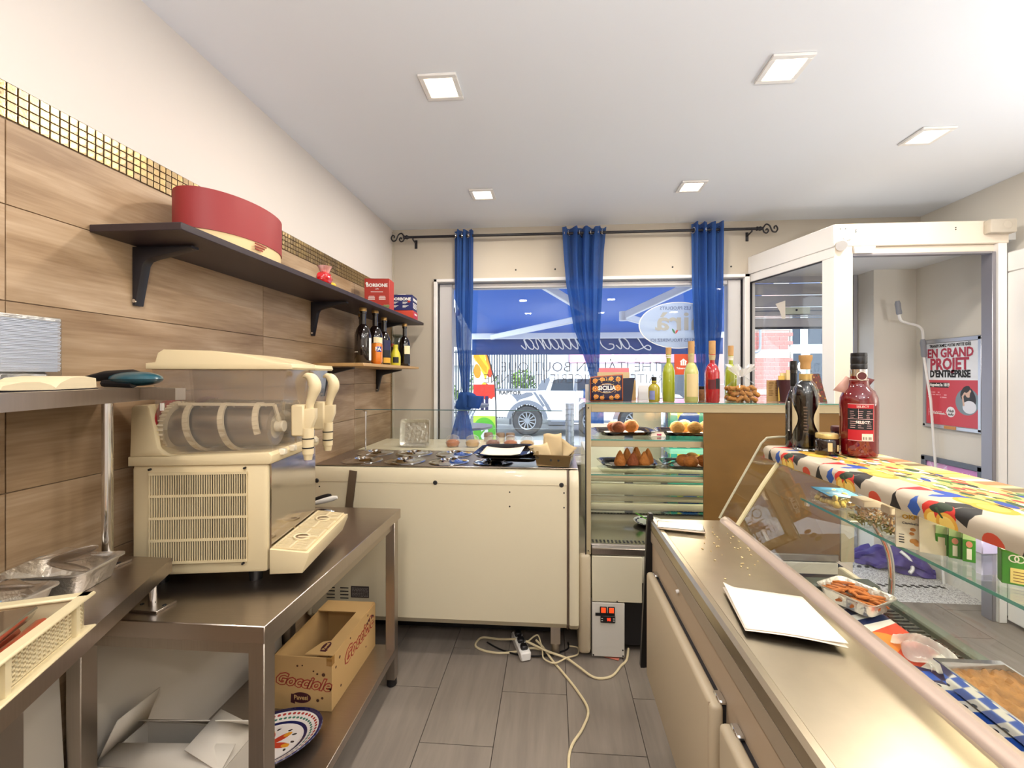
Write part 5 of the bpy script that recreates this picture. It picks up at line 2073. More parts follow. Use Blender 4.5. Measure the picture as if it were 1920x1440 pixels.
for x in (-1.255, -.612, .045):
    MB().lathe([(0, .006), (.009, .005), (.012, 0)], (x, FY - .0, .915), 14, axis=(0, -1, 0)).out('screw_knob', M['ink'], fz)
b = MB()
for x, z in ((-1.285, .882), (-1.24, .884), (-.221, .874), (-.221, .800), (.058, .875), (.058, .80)):
    b.cyl((x, FY - .0012, z), (x, FY + .001, z), .0042, n=8)
b.out('drill_hole', M['ink'], fz, kind='stuff')
b = MB().bar((-1.052, FY - .004, .972), (-1.075, FY - .004, .775), .042, .003, up=(0, 1, 0))
b.out('steel_strip', M['steel'], fz)
st = MB().box(-1.066, -.968, FY - .0015, FY, .300, .360).out('rating_plate', mat('dark_rating_plate', '#3d3634', .5), fz)
b = MB()
rd = random.Random(2)
for k in range(7):
    x = -1.060
    while x < -.975:
        w = rd.uniform(.004, .014)
        b.box(x, min(x + w, -.972), FY - .0022, FY - .0015, .306 + k * .0072, .309 + k * .0072)
        x += w + .003
b.out('plate_print', mat('pale_print', '#8f8782', .6), st, kind='stuff')
b = MB()
for k in range(4):
    for x0 in (-1.20, -1.125):
        b.box(x0, x0 + .045, FY - .0015, FY + .001, .292 + k * .018, .297 + k * .018)
b.out('vent_slot', M['ink'], fz, kind='stuff')
tp = MB().box(FX0 + .02, FX1 + .06, FY + .03, 2.685, .990, .9955, .002).out('steel_top', M['steely'], fz)
for r, (yy, x0) in enumerate(((2.335, -1.07), (2.565, -1.095))):
    for k in range(5):
        x = x0 + k * .2475
        if x > -.1 and r == 0 or x > .02:
            continue
        b = MB()
        b.lathe([(.108, .0005), (.111, .003), (.108, .0055), (.095, .0065), (.060, .010), (.050, .016), (.045, .017), (.040, .012), (.036, .006), (.0, .005)], (x, yy, .9955), 36)
        ld = b.out('round_lid', M['chrome'], fz)
        MB().lathe([(.010, .005), (.012, .012), (.018, .018), (.017, .024), (0, .026)], (x, yy, .9955), 18).out('lid_knob', M['chrome'], ld)
gs = MB().box(-1.28, .062, 2.688, 2.694, .9955, 1.256).out('glass_screen', M['glass'], fz)
MB().box(-1.28, .062, 2.6875, 2.6945, 1.2525, 1.2575).out('polished_edge', mat('dark_glass_edge', '#4c6a6b', .2), gs)
b = MB().tube(spline([(-1.205, 2.675, .996), (-1.205, 2.675, 1.22), (-1.208, 2.678, 1.24), (-1.225, 2.682, 1.252)], 5), .005, 8)
b.out('screen_clip', M['chrome'], fz)
MB().box(-1.25, .062, 2.70, 3.215, .950, .9905).out('display_ledge', M['cream'], fz)
# front glass towards the window
MB().box(-1.25, .10, 3.20, 3.206, .99, 1.08).out('front_glass', M['glass'], fz)

# dessert cups behind the glass screen
Mcup = glass_mat('clear_cup_plastic', '#fafbfb', ior=1.5, haze=.14)
Mdes = [mat('caramel_dessert', '#b5622a', .4, var=.2, scale=30), mat('cream_dessert', '#c79a5d', .4, var=.2, scale=30), mat('cocoa_dessert', '#7e3f24', .5, var=.25, scale=40)]
for i, x in enumerate((-.682, -.545, -.405, -.285, -.172)):
    lb = ['first clear dome dessert cup from the left behind the freezer glass', 'second clear dome dessert cup behind the glass, with paler filling', 'middle dome dessert cup, partly behind the black tray', 'dome dessert cup just right of the middle one behind the tray', 'last dome dessert cup, beside the baking paper'][i]
    t = thing('dessert_cup', lb, 'dessert', (x, 2.88, .9905), 'dome dessert cups on the freezer')
    t.location = (0, 0, 0)
    MB().lathe([(0, .001), (.040, 0), (.046, .022), (.0455, .022), (.040, .003), (0, .003)], (0, 0, 0), 26).out('cup', Mcup, t)
    MB().lathe([(0, .003), (.040, .004), (.046, .022), (.044, .034), (.030, .045), (.012, .049), (0, .050)], (0, 0, 0), 26).out('dessert', Mdes[i % 3], t)
    MB().lathe([(.052, .024), (.052, .028), (.047, .03), (.046, .05), (.038, .068), (.020, .079), (.0, .082)], (0, 0, 0), 26).out('dome_lid', Mcup, t)
    put(t, x, 2.88, .9911)
# foil tray standing upright
t = foil_tray('foil_tray', 'silver foil tray standing upright behind the freezer glass', 'tray', .205, .185, .035)
b = MB()
for s0 in (-1, 1):
    b.tube([(.07 * math.cos(a), s0 * .0 + .06 * math.sin(a), .0042) for a in [2 * PI * k / 24 for k in range(25)]], .0012, 4)
b.out('embossed_ring', M['foil'], t, kind='stuff')
t.location = (-.93, 2.86, 1.0855)
t.rotation_euler = (math.radians(82), 0, 0)
# small jars at the window
for i, x in enumerate((-.475, -.385, -.312)):
    t = thing('small_jar', ['small brown-paper topped jar by the window, leftmost of three', 'small brown-paper topped jar by the window, middle of three', 'small brown-paper topped jar by the window, rightmost of three'][i], 'jar', (0, 0, 0), 'small jars by the window')
    MB().lathe([(0, 0), (.030, 0), (.032, .006), (.032, .03), (.029, .038), (0, .038)], (0, 0, 0), 20).out('jar', mat('pale_jar_glass', '#cfc4b6', .2), t)
    MB().lathe([(.036, .034), (.034, .05), (.030, .062), (0, .064)], (0, 0, 0), 20).out('paper_top', mat('brown_print_paper', '#8b7360', .7, var=.35, scale=60), t)
    put(t, x, 3.14, .9911)
# black tray with a napkin
t = thing('serving_tray', 'black plastic serving tray with a white napkin lying tilted on the freezer lids', 'tray')


def oct_tray(m, L, W, H=.022, c=.035):
    b = MB()

    def ring(l, w, z, cc):
        return [b.v(p) for p in ((l / 2 - cc, -w / 2, z), (l / 2, -w / 2 + cc, z), (l / 2, w / 2 - cc, z), (l / 2 - cc, w / 2, z), (-l / 2 + cc, w / 2, z), (-l / 2, w / 2 - cc, z), (-l / 2, -w / 2 + cc, z), (-l / 2 + cc, -w / 2, z))]
    rs = [ring(L * .82, W * .78, 0, c * .8), ring(L * .9, W * .88, H * .75, c), ring(L, W, H, c), ring(L, W, H + .003, c), ring(L * .9, W * .88, H * .75 + .004, c), ring(L * .82, W * .78, .003, c * .8)]
    for A, B in zip(rs[:-1], rs[1:]):
        for k in range(8):
            j = (k + 1) % 8
            b.f([A[k], A[j], B[j], B[k]])
    b.f(rs[0][::-1])
    b.f(rs[-1])
    return b


Mtray = mat('glossy_black_plastic', '#100c0d', .12, coat=.6)
oct_tray(Mtray, .31, .23).out('tray', Mtray, t)
b = MB().grid(lambda u, v: (-.115 + .22 * u, -.075 + .12 * v, .010 + .012 * (2 * u - 1) ** 2 + .008 * v), 10, 4)
b.out('napkin', M['paper'], t, solid=.002)
t.location = (-.262, 2.33, 1.046)
t.rotation_euler = (math.radians(6), math.radians(-2), math.radians(-9))
tt = thing('serving_tray', 'second black tray lying flat underneath the napkin tray on the freezer', 'tray')
oct_tray(Mtray, .29, .21, .02).out('tray', Mtray, tt)
tt.location = (-.21, 2.315, 1.022)
tt.rotation_euler = (0, 0, math.radians(-5))
t = thing('steel_pan', 'bronze-tinted rectangular metal pan holding baking paper on the freezer', 'pan')
Mpan = mat('bronze_tinted_steel', '#9c8862', .22, 1.0, var=.1, scale=12)
b = MB()
w, l, hh = .095, .085, .058
pr = [(-w, -l), (w, -l), (w, l), (-w, l)]
rings = []
for s, z in ((.90, 0), (1.0, hh), (1.08, hh), (1.08, hh + .003), (.98, hh + .003), (.88, .003)):
    rings.append([b.v((x * s, y * s, z)) for x, y in pr])
for A, B in zip(rings[:-1], rings[1:]):
    for k in range(4):
        b.f([A[k], A[(k + 1) % 4], B[(k + 1) % 4], B[k]])
b.f(rings[0][::-1])
b.f(rings[-1])
b.out('pan', Mpan, t)
b = MB()
for x in (-.01, .03):
    b.lathe([(0, .001), (.006, .001), (.006, 0)], (x, -l * .955, hh * .62), 10, axis=(0, -1, 0), sy=1.6)
b.out('hole', M['ink'], t, kind='stuff')
t.location = (.012, 2.31, 1.0)
t.rotation_euler = (0, 0, math.radians(-8))
t = thing('baking_paper', 'folded tan baking paper bags sticking out of the metal pan', 'paper', (-.01, 2.33, 1.02))
Mbak = mat('tan_baking_paper', '#d2b98d', .75, var=.05)
for nm, P4, bend in (('sheet', [(-.055, 2.345, 1.022), (.055, 2.345, 1.022), (.048, 2.375, 1.155), (-.05, 2.375, 1.150)], .012), ('sheet', [(-.08, 2.325, 1.022), (.0, 2.34, 1.022), (-.03, 2.36, 1.105), (-.135, 2.33, 1.085)], .01), ('sheet', [(.0, 2.35, 1.022), (.07, 2.34, 1.022), (.135, 2.37, 1.075), (.04, 2.38, 1.13)], .014)):
    p = [Vector(q) for q in P4]
    b = MB().grid(lambda u, v: p[0].lerp(p[1], u).lerp(p[3].lerp(p[2], u), v) + Vector((0, bend * math.sin(PI * v) * math.cos(3 * u), .004 * math.sin(7 * u))), 8, 6)
    b.out(nm, Mbak, t, solid=.0015)
t = thing('cup_stack', 'tall stack of clear patterned plastic cups between freezer and hot cabinet', 'cups', (.165, 2.66, .99))
Mcp = mat('frosted_blue_cup', '#b9c6d6', .2, trans=.5, var=.35, scale=60, alpha=.8)
b = MB()
for k in range(9):
    z = .996 + k * .034
    b.lathe([(.024, z), (.027, z + .036), (.0285, z + .037)], (.105, 2.64, 0), 20)
b.out('cups', Mcp, t, kind='stuff')

# ------------------------------------------------------------------ cables on the floor
Mcab = mat('cream_cable', '#d9c9a2', .5, var=.03)
pwr = thing('power_strip', 'white multi-socket strip with plugs half under the freezer', 'power strip', (-.19, 2.31, 0))
MB().cbox((-.17, 2.285, .026), (.055, .20, .045), math.radians(20), .006).out('strip', M['white'], pwr)
for k in range(3):
    p = Vector((-.17, 2.285, .055)) + Matrix.Rotation(math.radians(20), 3, 'Z') @ Vector((0, -.06 + .06 * k, 0))
    MB().cbox(p, (.036, .036, .026), math.radians(20), .006).out('plug', M['black'], pwr)
cab = [('long cream cable snaking from the freezer to the camera across the floor tiles', [(-.09, 2.30, .05), (-.05, 2.27, .03), (.00, 2.20, .008), (.05, 2.12, .006), (.115, 2.0, .006), (.155, 1.89, .006), (.125, 1.79, .006), (.075, 1.70, .006), (.06, 1.60, .006), (.075, 1.40, .006)]),
       ('cream cable looping from the power strip to the hot cabinet', [(-.14, 2.27, .06), (-.03, 2.235, .035), (.07, 2.205, .022), (.13, 2.15, .018), (.205, 2.095, .006), (.285, 2.11, .006), (.345, 2.19, .006), (.38, 2.235, .008), (.40, 2.295, .03)]),
       ('cream cable curled in a loop left of the power strip', [(-.20, 2.30, .05), (-.30, 2.36, .008), (-.395, 2.37, .006), (-.42, 2.30, .006), (-.37, 2.26, .006), (-.29, 2.245, .006), (-.20, 2.26, .006), (-.12, 2.275, .02), (-.06, 2.29, .006)]),
       ('thin grey-white cable curling between power strip and caster', [(-.13, 2.27, .06), (-.08, 2.31, .07), (-.055, 2.25, .03), (-.045, 2.20, .018), (0.01, 2.165, .020), (.07, 2.195, .030), (.13, 2.26, .008), (.135, 2.32, .006), (.09, 2.33, .006)])]
for i, (lb, pts) in enumerate(cab):
    tag(MB().tube(spline(pts, 7), .0058 if i != 3 else .004, 8).out('cable', Mcab), lb, 'cable', 'cables on the floor')
tag(MB().tube(spline([(-.36, 2.33, .006), (-.27, 2.27, .006), (-.16, 2.235, .006), (-.04, 2.23, .014), (.075, 2.30, .006), (.085, 2.36, .006)], 7), .0045, 7).out('cable', M['black']), 'black cable lying behind the cream loops on the floor', 'cable', 'cables on the floor')
tag(MB().cbox((.31, 2.262, .004), (.075, .035, .004), math.radians(-20), .001).out('paper_slip', mat('salmon_paper', '#c4705c', .7)), 'small salmon paper slip on the floor under the hot cabinet', 'paper')

# ------------------------------------------------------------------ hot food cabinet
vt = thing('hot_food_cabinet', 'glass hot food cabinet with beige frame and a brown plywood sliding back', 'cabinet', (.85, 2.6, 0))
VY0, VY1 = 2.25, 2.86
VX0, VX1 = .172, 1.51
Mfr_ = mat('beige_cabinet_frame', '#b9a987', .4, .2, var=.02)
for q in ((VX0 + .003, VX0 + .028, VY0, VY0 + .035, .54, 1.328), (1.440, 1.505, VY0, VY0 + .035, .54, 1.328), (VX0 + .003, VX0 + .028, VY1 - .03, VY1, .54, 1.328), (1.47, 1.505, VY1 - .03, VY1, .54, 1.328)):
    MB().box(*q, .002).out('post', Mfr_, vt)
MB().box(VX0, VX0 + .004, VY0 - .001, VY1, .54, 1.328).out('side_glass', M['glass'], vt)
MB().box(VX0 - .002, VX0 + .003, VY0 - .003, VY0 + .012, .54, 1.325).out('side_seal', M['ink'], vt)
MB().box(1.505, 1.509, VY0, VY1, .54, 1.328).out('side_glass', M['glass'], vt)
for y in (VY0, VY1 - .03):
    MB().box(VX0 + .028, 1.44, y, y + .03, 1.284, 1.328, .002).out('top_rail', Mfr_, vt)
gt = MB().box(VX0, VX1, VY0 - .008, VY1 + .005, 1.328, 1.334).out('top_glass', M['glassg'], vt)
MB().box(VX0, VX1, VY0 - .0085, VY0 - .0075, 1.3282, 1.3338).out('edge', M['glassedge'], gt)
for z, h in ((1.098, .033), (.932, .014)):
    MB().box(VX0 + .028, 1.44, VY0 + .036, VY0 + .050, z, z + h, .002).out('shelf_rail', Mfr_, vt)
    g = MB().box(VX0 + .028, 1.44, VY0 + .036, VY1 - .05, z + h, z + h + .006).out('glass_shelf', M['glassg'], vt)
    MB().box(VX0 + .028, 1.44, VY0 + .0355, VY0 + .0365, z + h, z + h + .006).out('edge', M['glassedge'], g)
MB().box(.774, 1.438, VY0 + .004, VY0 + .014, .545, 1.284).out('sliding_panel', M['plywood'], vt)
MB().box(VX0 + .01, 1.50, VY1 - .008, VY1 - .004, .66, 1.325).out('front_glass', M['glass'], vt)
bs = MB().box(VX0 + .03, VX1 - .06, VY0 + .06, VY1 + .02, .04, .54).out('base', M['black'], vt)
MB().box(.135, .200, VY0 - .012, VY1 + .03, .02, .545, .022, 3).out('base_end', M['creamdoor'], vt)
MB().box(1.425, 1.50, VY0 - .012, VY1 + .03, .02, .50, .03, 3).out('base_end', M['black'], vt)
MB().box(.204, .462, VY0 - .004, VY0 + .02, .297, .535, .003).out('rear_cover', mat('cream_sheet_metal', '#cfc7ae', .45, var=.02), vt)
MB().box(.462, 1.425, VY0 - .004, VY0 + .02, .40, .535, .003).out('rear_cover', mat('pale_sheet_metal', '#bdb8a4', .45, var=.02), vt)
MB().box(.204, 1.43, VY0 - .002, VY0 + .03, .54, .575, .003).out('rear_rail', M['steel'], vt)
cp = MB().box(.205, .372, VY0 - .004, VY0 + .05, .012, .292, .002).out('control_panel', mat('white_sheet_metal', '#d3cfc6', .45, var=.02), vt)
for x in (.263, .304):
    s_ = MB().box(x - .018, x + .018, VY0 - .010, VY0 - .004, .240, .274, .002).out('switch', M['black'], cp)
    MB().box(x - .012, x + .012, VY0 - .0125, VY0 - .010, .244, .270).out('lit_rocker', mat('lit_orange_switch', '#c8401c', .3, emit='#ff5a22', es=1.3), s_) if False else None
    sw_ = MB().box(x - .012, x + .012, VY0 - .0125, VY0 - .0095, .244, .270, .001).out('lit_rocker', mat('lit_orange_switch', '#c8401c', .3, emit='#ff4a1a', es=.9), vt)
MB().box(.222, .322, VY0 - .008, VY0 - .004, .226, .240).out('black_strip', M['black'], vt)
ds = MB().box(.262 - .014, .262 + .062, VY0 - .010, VY0 - .004, .190, .228, .003).out('display', M['black'], vt)
text('95', .020, mat('red_led', '#ff3a20', .4, emit='#ff2a10', es=3), vt, (.291, VY0 - .0105, .209), (1, 0, 0), (0, 0, 1), bold=.0004)
b = MB()
for x in (.256, .316):
    for z in (.203, .214):
        b.box(x - .004, x + .004, VY0 - .0108, VY0 - .010, z - .0015, z + .0015)
b.out('button_print', M['whiteink'], vt, kind='stuff')
b = MB()
for x, z in ((.212, .02), (.364, .02), (.334, .302), (.363, .05)):
    b.cyl((x, VY0 - .006, z), (x, VY0 - .003, z), .004, n=8)
b.cyl((VX0 + .014, VY0 - .002, 1.306), (VX0 + .014, VY0 + .001, 1.306), .004, n=8)
b.cyl((VX0 + .014, VY0 - .002, .56), (VX0 + .014, VY0 + .001, .56), .003, n=8)
b.out('screw', M['ink'], vt, kind='stuff')
MB().cyl((.16, VY0 + .1, 0), (.16, VY0 + .1, .025), .02, n=12).out('foot', M['black'], vt)
for x in (.16, 1.46):
    MB().cyl((x, VY1 - .1, 0), (x, VY1 - .1, .03), .02, n=12).out('foot', M['black'], vt)
MB().cyl((1.46, VY0 + .1, 0), (1.46, VY0 + .1, .025), .02, n=12).out('foot', M['black'], vt)
dk = MB().box(VX0 + .03, 1.44, VY0 + .03, VY1 - .02, .575, .588).out('heated_deck', mat('polished_deck_steel', '#c2c1bf', .16, 1.0, var=.06), vt)
b = MB()
for i in range(60):
    x = .21 + i * .0205
    b.box(x, x + .010, VY0 + .045, VY0 + .060, .588, .5888)
    b.box(x, x + .010, VY0 + .066, VY0 + .081, .588, .5888)
    b.box(x, x + .010, VY1 - .075, VY1 - .065, .588, .5888)
b.out('vent_slot', M['ink'], dk, kind='stuff')
for z, h in ((.60, .045), (.655, .035), (.70, .07), (.785, .045), (.84, .03)):
    MB().box(VX0 + .03, 1.44, VY1 - .05 + (.0 if h > .04 else .012), VY1 - .012, z, z + h, .008, 2).out('front_bumper', mat('pale_cream_plastic', '#e6dcbd', .4), vt)

lamp('cabinet_light', 'AREA', (.80, 2.60, 1.275), 9.0, (1, .9, .7), 1.1, sy=.03)  # added fill; this light and the glowing tube brighten the cabinet inside
MB().cyl((.25, 2.60, 1.285), (1.40, 2.60, 1.285), .008, n=10).out('heat_lamp_tube', M['emit'], vt)
# trays and the fried food inside
Mfry = mat('golden_fried_crumb', '#b8702e', .75, var=.35, scale=55, bump=.8)
Mfry2 = mat('dark_fried_crumb', '#8a451f', .75, var=.35, scale=55, bump=.8)
Mfry3 = mat('pale_fried_crumb', '#d79f50', .75, var=.28, scale=55, bump=.8)
TR = {}
for i, (x, y, z, rz, lb) in enumerate(((.415, 2.53, 1.138, 8, 'black octagonal tray with two brown rice balls on the upper cabinet shelf'), (.775, 2.53, 1.138, -4, 'black octagonal tray with pale round rice balls on the upper cabinet shelf'),
                                      (.445, 2.53, .953, 6, 'black octagonal tray with pointed rice cones on the lower cabinet shelf'), (.80, 2.52, .953, -6, 'black octagonal tray with round rice balls on the lower cabinet shelf'))):
    t = thing('food_tray', lb, 'tray', (0, 0, 0), 'black trays in the hot cabinet')
    oct_tray(Mtray, .345, .25, .02).out('tray', Mtray, t)
    MB().box(-.10, .13, -.08, .07, .0032, .0045).out('paper_liner', M['paper'], t)
    put(t, x, y, z, math.radians(rz))


def fried(name, lb, x, y, z, r, m, cone=0, grp='fried rice balls in the hot cabinet'):
    b = MB()
    rd = random.Random(int(x * 1000 + y * 333))
    if cone:
        pr = [(0, .0), (r * .8, .002), (r, .014), (r * .96, .028)]
        for k in range(1, 7):
            t = k / 6
            pr.append((r * .96 * (1 - t) ** .75 + .001, .028 + (cone - .028) * t))
        pr[-1] = (0, cone)
        b.lathe(pr, (x, y, z), 16, sx=1, sy=.9)
    else:
        b.ell((x, y, z + r * .86), (r, r * .95, r * .86), 18, 12, wob=.03, seed=rd.randint(0, 99))
    return tag(b.out(name, m), lb, 'rice ball' if not cone else 'rice cone', grp)


zt = 1.143
fried('rice_ball', 'dark brown split rice ball, front left on the upper left tray', .378, 2.49, zt, .040, Mfry2)
fried('rice_ball', 'golden brown rice ball on the right of the upper left tray', .456, 2.53, zt, .044, Mfry)
fried('rice_ball', 'dark rice ball at the back of the upper left tray', .360, 2.57, zt, .036, Mfry2)
fried('rice_ball', 'pale round rice ball, leftmost on the upper right tray', .712, 2.50, zt, .042, Mfry3)
fried('rice_ball', 'pale rice ball in the middle of the upper right tray', .802, 2.48, zt, .042, Mfry3)
fried('rice_ball', 'pale rice ball against the plywood edge of the upper right tray', .880, 2.52, zt, .042, Mfry3)
fried('rice_ball', 'pale rice ball at the back of the upper right tray', .775, 2.58, zt, .042, Mfry3)
zt = .958
for i, (x, y, h, m) in enumerate(((.385, 2.48, .092, Mfry), (.437, 2.55, .096, Mfry), (.455, 2.46, .084, Mfry2), (.500, 2.60, .10, Mfry), (.520, 2.475, .088, Mfry), (.557, 2.55, .094, Mfry))):
    fried('rice_cone', ['pointed rice cone, leftmost on the lower left tray', 'pointed rice cone behind the leftmost one on the lower left tray', 'darkest front rice cone on the lower left tray', 'tallest rice cone at the back of the lower left tray', 'front rice cone right of the darkest one', 'rightmost rice cone on the lower left tray'][i], x, y, zt, .034, m, h, 'rice cones in the hot cabinet')
for i, (x, y, m) in enumerate(((.745, 2.50, Mfry), (.772, 2.45, Mfry), (.812, 2.56, Mfry3), (.858, 2.49, Mfry))):
    fried('rice_ball', ['brown rice ball, left on the lower right tray', 'front brown rice ball on the lower right tray', 'pale rice ball at the back of the lower right tray', 'brown rice ball, right on the lower right tray'][i], x, y, zt, .040, m)
for x, y, z, lb in ((.585, 2.42, 1.138, 'white and pink price card between the upper trays'), (.605, 2.42, .953, 'clear crumpled price holder between the lower trays')):
    b = MB().hexa([(x - .04, y, z), (x + .04, y - .01, z), (x + .05, y + .03, z), (x - .045, y + .03, z), (x - .03, y + .012, z + .022), (x + .03, y + .01, z + .024), (x + .035, y + .03, z + .02), (x - .03, y + .03, z + .022)])
    o = b.out('card', M['paper'] if z > 1 else Mfilm)
    tag(o, lb, 'price card')
    if z > 1:
        MB().box(x - .008, x + .016, y - .006, y - .002, z + .006, z + .014).out('pink_print', mat('pink_print_ink', '#d64a78', .5), o)
t = thing('serving_tongs', 'silver flat serving tongs resting on the lower right tray', 'tongs', (.665, 2.46, .975))
MB().bar((.62, 2.42, .985), (.70, 2.52, .985), .018, .003).out('upper_arm', M['chrome'], t)
MB().bar((.625, 2.415, .978), (.70, 2.515, .978), .018, .003).out('lower_arm', M['chrome'], t)
t = thing('small_dish', 'white saucer with navy rim pattern and a lime green spatula on the heated deck', 'dish', (.56, 2.60, .589))
MB().lathe([(0, .002), (.05, .003), (.085, .018), (.087, .021), (.05, .008), (0, .006)], (.57, 2.60, .589), 30).out('dish', M['white'], t)
b = MB()
for k in range(16):
    a = 2 * PI * k / 16
    b.cbox((.57 + .072 * math.cos(a), 2.60 + .072 * math.sin(a), .6055), (.012, .016, .002), a)
b.out('rim_pattern', M['navy'], t, kind='stuff')
tag(MB().bar((.58, 2.62, .602), (.50, 2.58, .655), .028, .006).out('spatula', mat('lime_green_plastic', '#79c94a', .4)), 'lime green spatula leaning on the saucer in the hot cabinet', 'spatula')

# water packs by the window
wa = Art(512, 320, '#d6cf45')
wa.ell(.5, .5, .33, .25, '#1c4d9c')
wa.ell(.5, .5, .31, .225, '#24509f')
for k in range(6):
    wa.ell(.08 + .17 * k, .12, .10, .12, '#52b7a4')
wa.ell(.86, .6, .14, .3, '#3c9f86')
wa.ell(.10, .6, .10, .3, '#3ea7a0')
wa.rect(0, 1, .86, 1, '#8fd0c0')
Mwat = wa.mat('water_pack_print', .15, .5)
tag(MB().box(.80, 1.07, 2.99, 3.17, .001, .144, .004).out('low_stand', M['kraft']), 'low cardboard stand under the water packs behind the hot cabinet', 'stand')
for k in range(4):
    z0 = 1.0002 - .285 * k
    t = thing('water_pack', ['shrink-wrapped pack of water bottles, topmost of the stack behind the hot cabinet', 'shrink-wrapped pack of water bottles, second from the top of its stack', 'pack of water bottles third from the top of its stack', 'pack of water bottles at the bottom of its stack'][k], 'water', (.93, 3.08, z0), 'water packs behind the hot cabinet')
    MB().box(.80, 1.07, 2.99, 3.17, z0, z0 + .262, .014, 2).out('wrap', Mwat, t)
    for i in range(3):
        for j in range(2):
            MB().lathe([(.018, .255), (.016, .268), (.016, .283), (0, .284)], (.845 + .09 * i, 3.035 + .09 * j, z0), 12).out('cap', M['white'], t)
    text('ROCCHETTA', .046, M['whiteink'], t, (.935, 2.9885, z0 + .131), (1, 0, 0), (0, 0, 1), bold=.0014, sx=.85)
t = thing('folded_board', 'plain beige-grey folded cardboard sheet standing by the window behind the hot cabinet', 'board', (.70, 3.2, 0))
MB().box(.585, .785, 3.16, 3.18, .001, 1.26, .003).out('panel', mat('beige_grey_card', '#b8b2a0', .8, var=.05, scale=4), t)
t = thing('white_crate', 'white slatted plastic crate low behind the hot cabinet glass', 'crate', (.36, 3.1, 0))
MB().box(.25, .50, 3.02, 3.22, .001, 1.12, .004).out('body', M['porchwall'], t)

# ------------------------------------------------------------------ things on top of the hot cabinet
ZV = 1.3342
# patterned bag
ba = Art(512, 420, '#a5572c')
rd = random.Random(9)
ba.rect(.03, .97, .04, .96, '#20183a')
for sx in (0, 1):
    for (cx, cy, r0) in ((.16, .5, .10), (.18, .18, .08), (.15, .82, .08), (.36, .14, .07), (.36, .86, .07)):
        X = cx if not sx else 1 - cx
        for k in range(8):
            a = k * PI / 4
            ba.ell(X + r0 * .62 * math.cos(a), cy + r0 * .75 * math.sin(a), r0 * .42, r0 * .30, '#d9923b', a)
        ba.ell(X, cy, r0 * .45, r0 * .45, '#c25a24')
        ba.ell(X, cy, r0 * .2, r0 * .2, '#f0cf8a')
    for k in range(22):
        x, y = rd.uniform(.06, .48), rd.uniform(.07, .93)
        X = x if not sx else 1 - x
        ba.ell(X, y, .022, .010, rd.choice(['#d6a35a', '#5f7a3c', '#e2bb74']), rd.uniform(0, 3))
for k in range(5):
    ba.poly([(.36 + .07 * k - .025, .80), (.36 + .07 * k, .92), (.36 + .07 * k + .025, .80)], '#e0a444')
ba.ell(.5, .5, .27, .155, '#d9a85a')
ba.ell(.5, .5, .25, .138, '#1d1b46')
bg = thing('souvenir_bag', 'ornate orange and navy gift bag lettered with an island name on the hot cabinet top', 'bag', (.30, 2.37, ZV))
b = MB().grid(lambda u, v: (.203 + .176 * u, 2.34 + .010 * math.sin(PI * u) * -1, ZV + .002 + (.132 + .016 * u) * v), 8, 6)
bp = b.out('front', ba.mat('ornate_print', .5), bg, solid=.002)
text('SICILIA', .030, M['whiteink'], bg, (.291, 2.3265, ZV + .073), (1, 0, .03), (0, 0, 1), bold=.0012, name='lettering')
text('SHOPPING', .010, M['whiteink'], bg, (.291, 2.3265, ZV + .092), (1, 0, .03), (0, 0, 1))
text('BEACH', .012, M['whiteink'], bg, (.291, 2.3265, ZV + .053), (1, 0, .03), (0, 0, 1))
Mnavyb = mat('dark_navy_card', '#1d2136', .5)
b = MB().hexa([(.205, 2.345, ZV), (.425, 2.345, ZV), (.425, 2.46, ZV), (.205, 2.46, ZV), (.205, 2.345, ZV + .118), (.442, 2.345, ZV + .128), (.442, 2.46, ZV + .128), (.205, 2.46, ZV + .118)])
b.out('box_body', Mnavyb, bg)
t = thing('leaflet_stack', 'upright tan and pink leaflets standing in the ornate gift bag', 'leaflets', (.33, 2.48, ZV))
MB().box(.255, .435, 2.462, 2.472, ZV, ZV + .160).out('tan_leaflet', Mbak, t)
MB().box(.265, .435, 2.474, 2.484, ZV, ZV + .185).out('pink_leaflet', mat('coral_pink_card', '#dc7d86', .6), t)
tag(MB().box(.19, .25, 2.50, 2.51, ZV, ZV + .09).out('card', M['white']), 'small white card standing behind the left end of the gift bag', 'card')
tag(MB().hexa([(.443, 2.46, ZV), (.472, 2.46, ZV), (.472, 2.475, ZV), (.443, 2.475, ZV), (.443, 2.462, ZV + .115), (.470, 2.462, ZV + .115), (.470, 2.468, ZV + .115), (.443, 2.468, ZV + .115)]).out('leaflet', M['kraft']), 'narrow kraft leaflet standing right of the gift bag', 'leaflet')
t = thing('price_holder', 'white folded price tent behind the small oil bottle', 'price card', (.54, 2.50, ZV))
MB().prism([(2.49, ZV), (2.55, ZV), (2.52, ZV + .085)], 'x', .495, .575).out('tent', mat('light_grey_card', '#cfcfd2', .6), t)


def liquor(label, x, y, r, h, liq, capm, neck=None, lab=None, stop=.03, wrap=None, z=ZV, shoulder=.60, nstart=.80, nr=.36):
    t = thing('bottle', label, 'bottle')
    MB().lathe(bottle_prof(r, h, r * nr, h * shoulder, h * nstart), (0, 0, 0), 26).out('glass', liq, t)
    MB().lathe([(r * nr * 1.15, h - .012), (r * nr * 1.25, h + .002), (r * nr * 1.25, h + stop), (0, h + stop + .001)], (0, 0, 0), 16).out('stopper', capm, t)
    if wrap:
        MB().lathe([(r * nr + .001, h * wrap[1]), (r * nr * 1.3, h - .01)], (0, 0, 0), 16).out('neck_sleeve', wrap[0], t)
    for mm, z0, z1, a0, a1 in (lab or []):
        label_arc(MB(), r + .0006, z0, z1, a0, a1).out('label', mm, t)
    put(t, x, y, z)
    return t


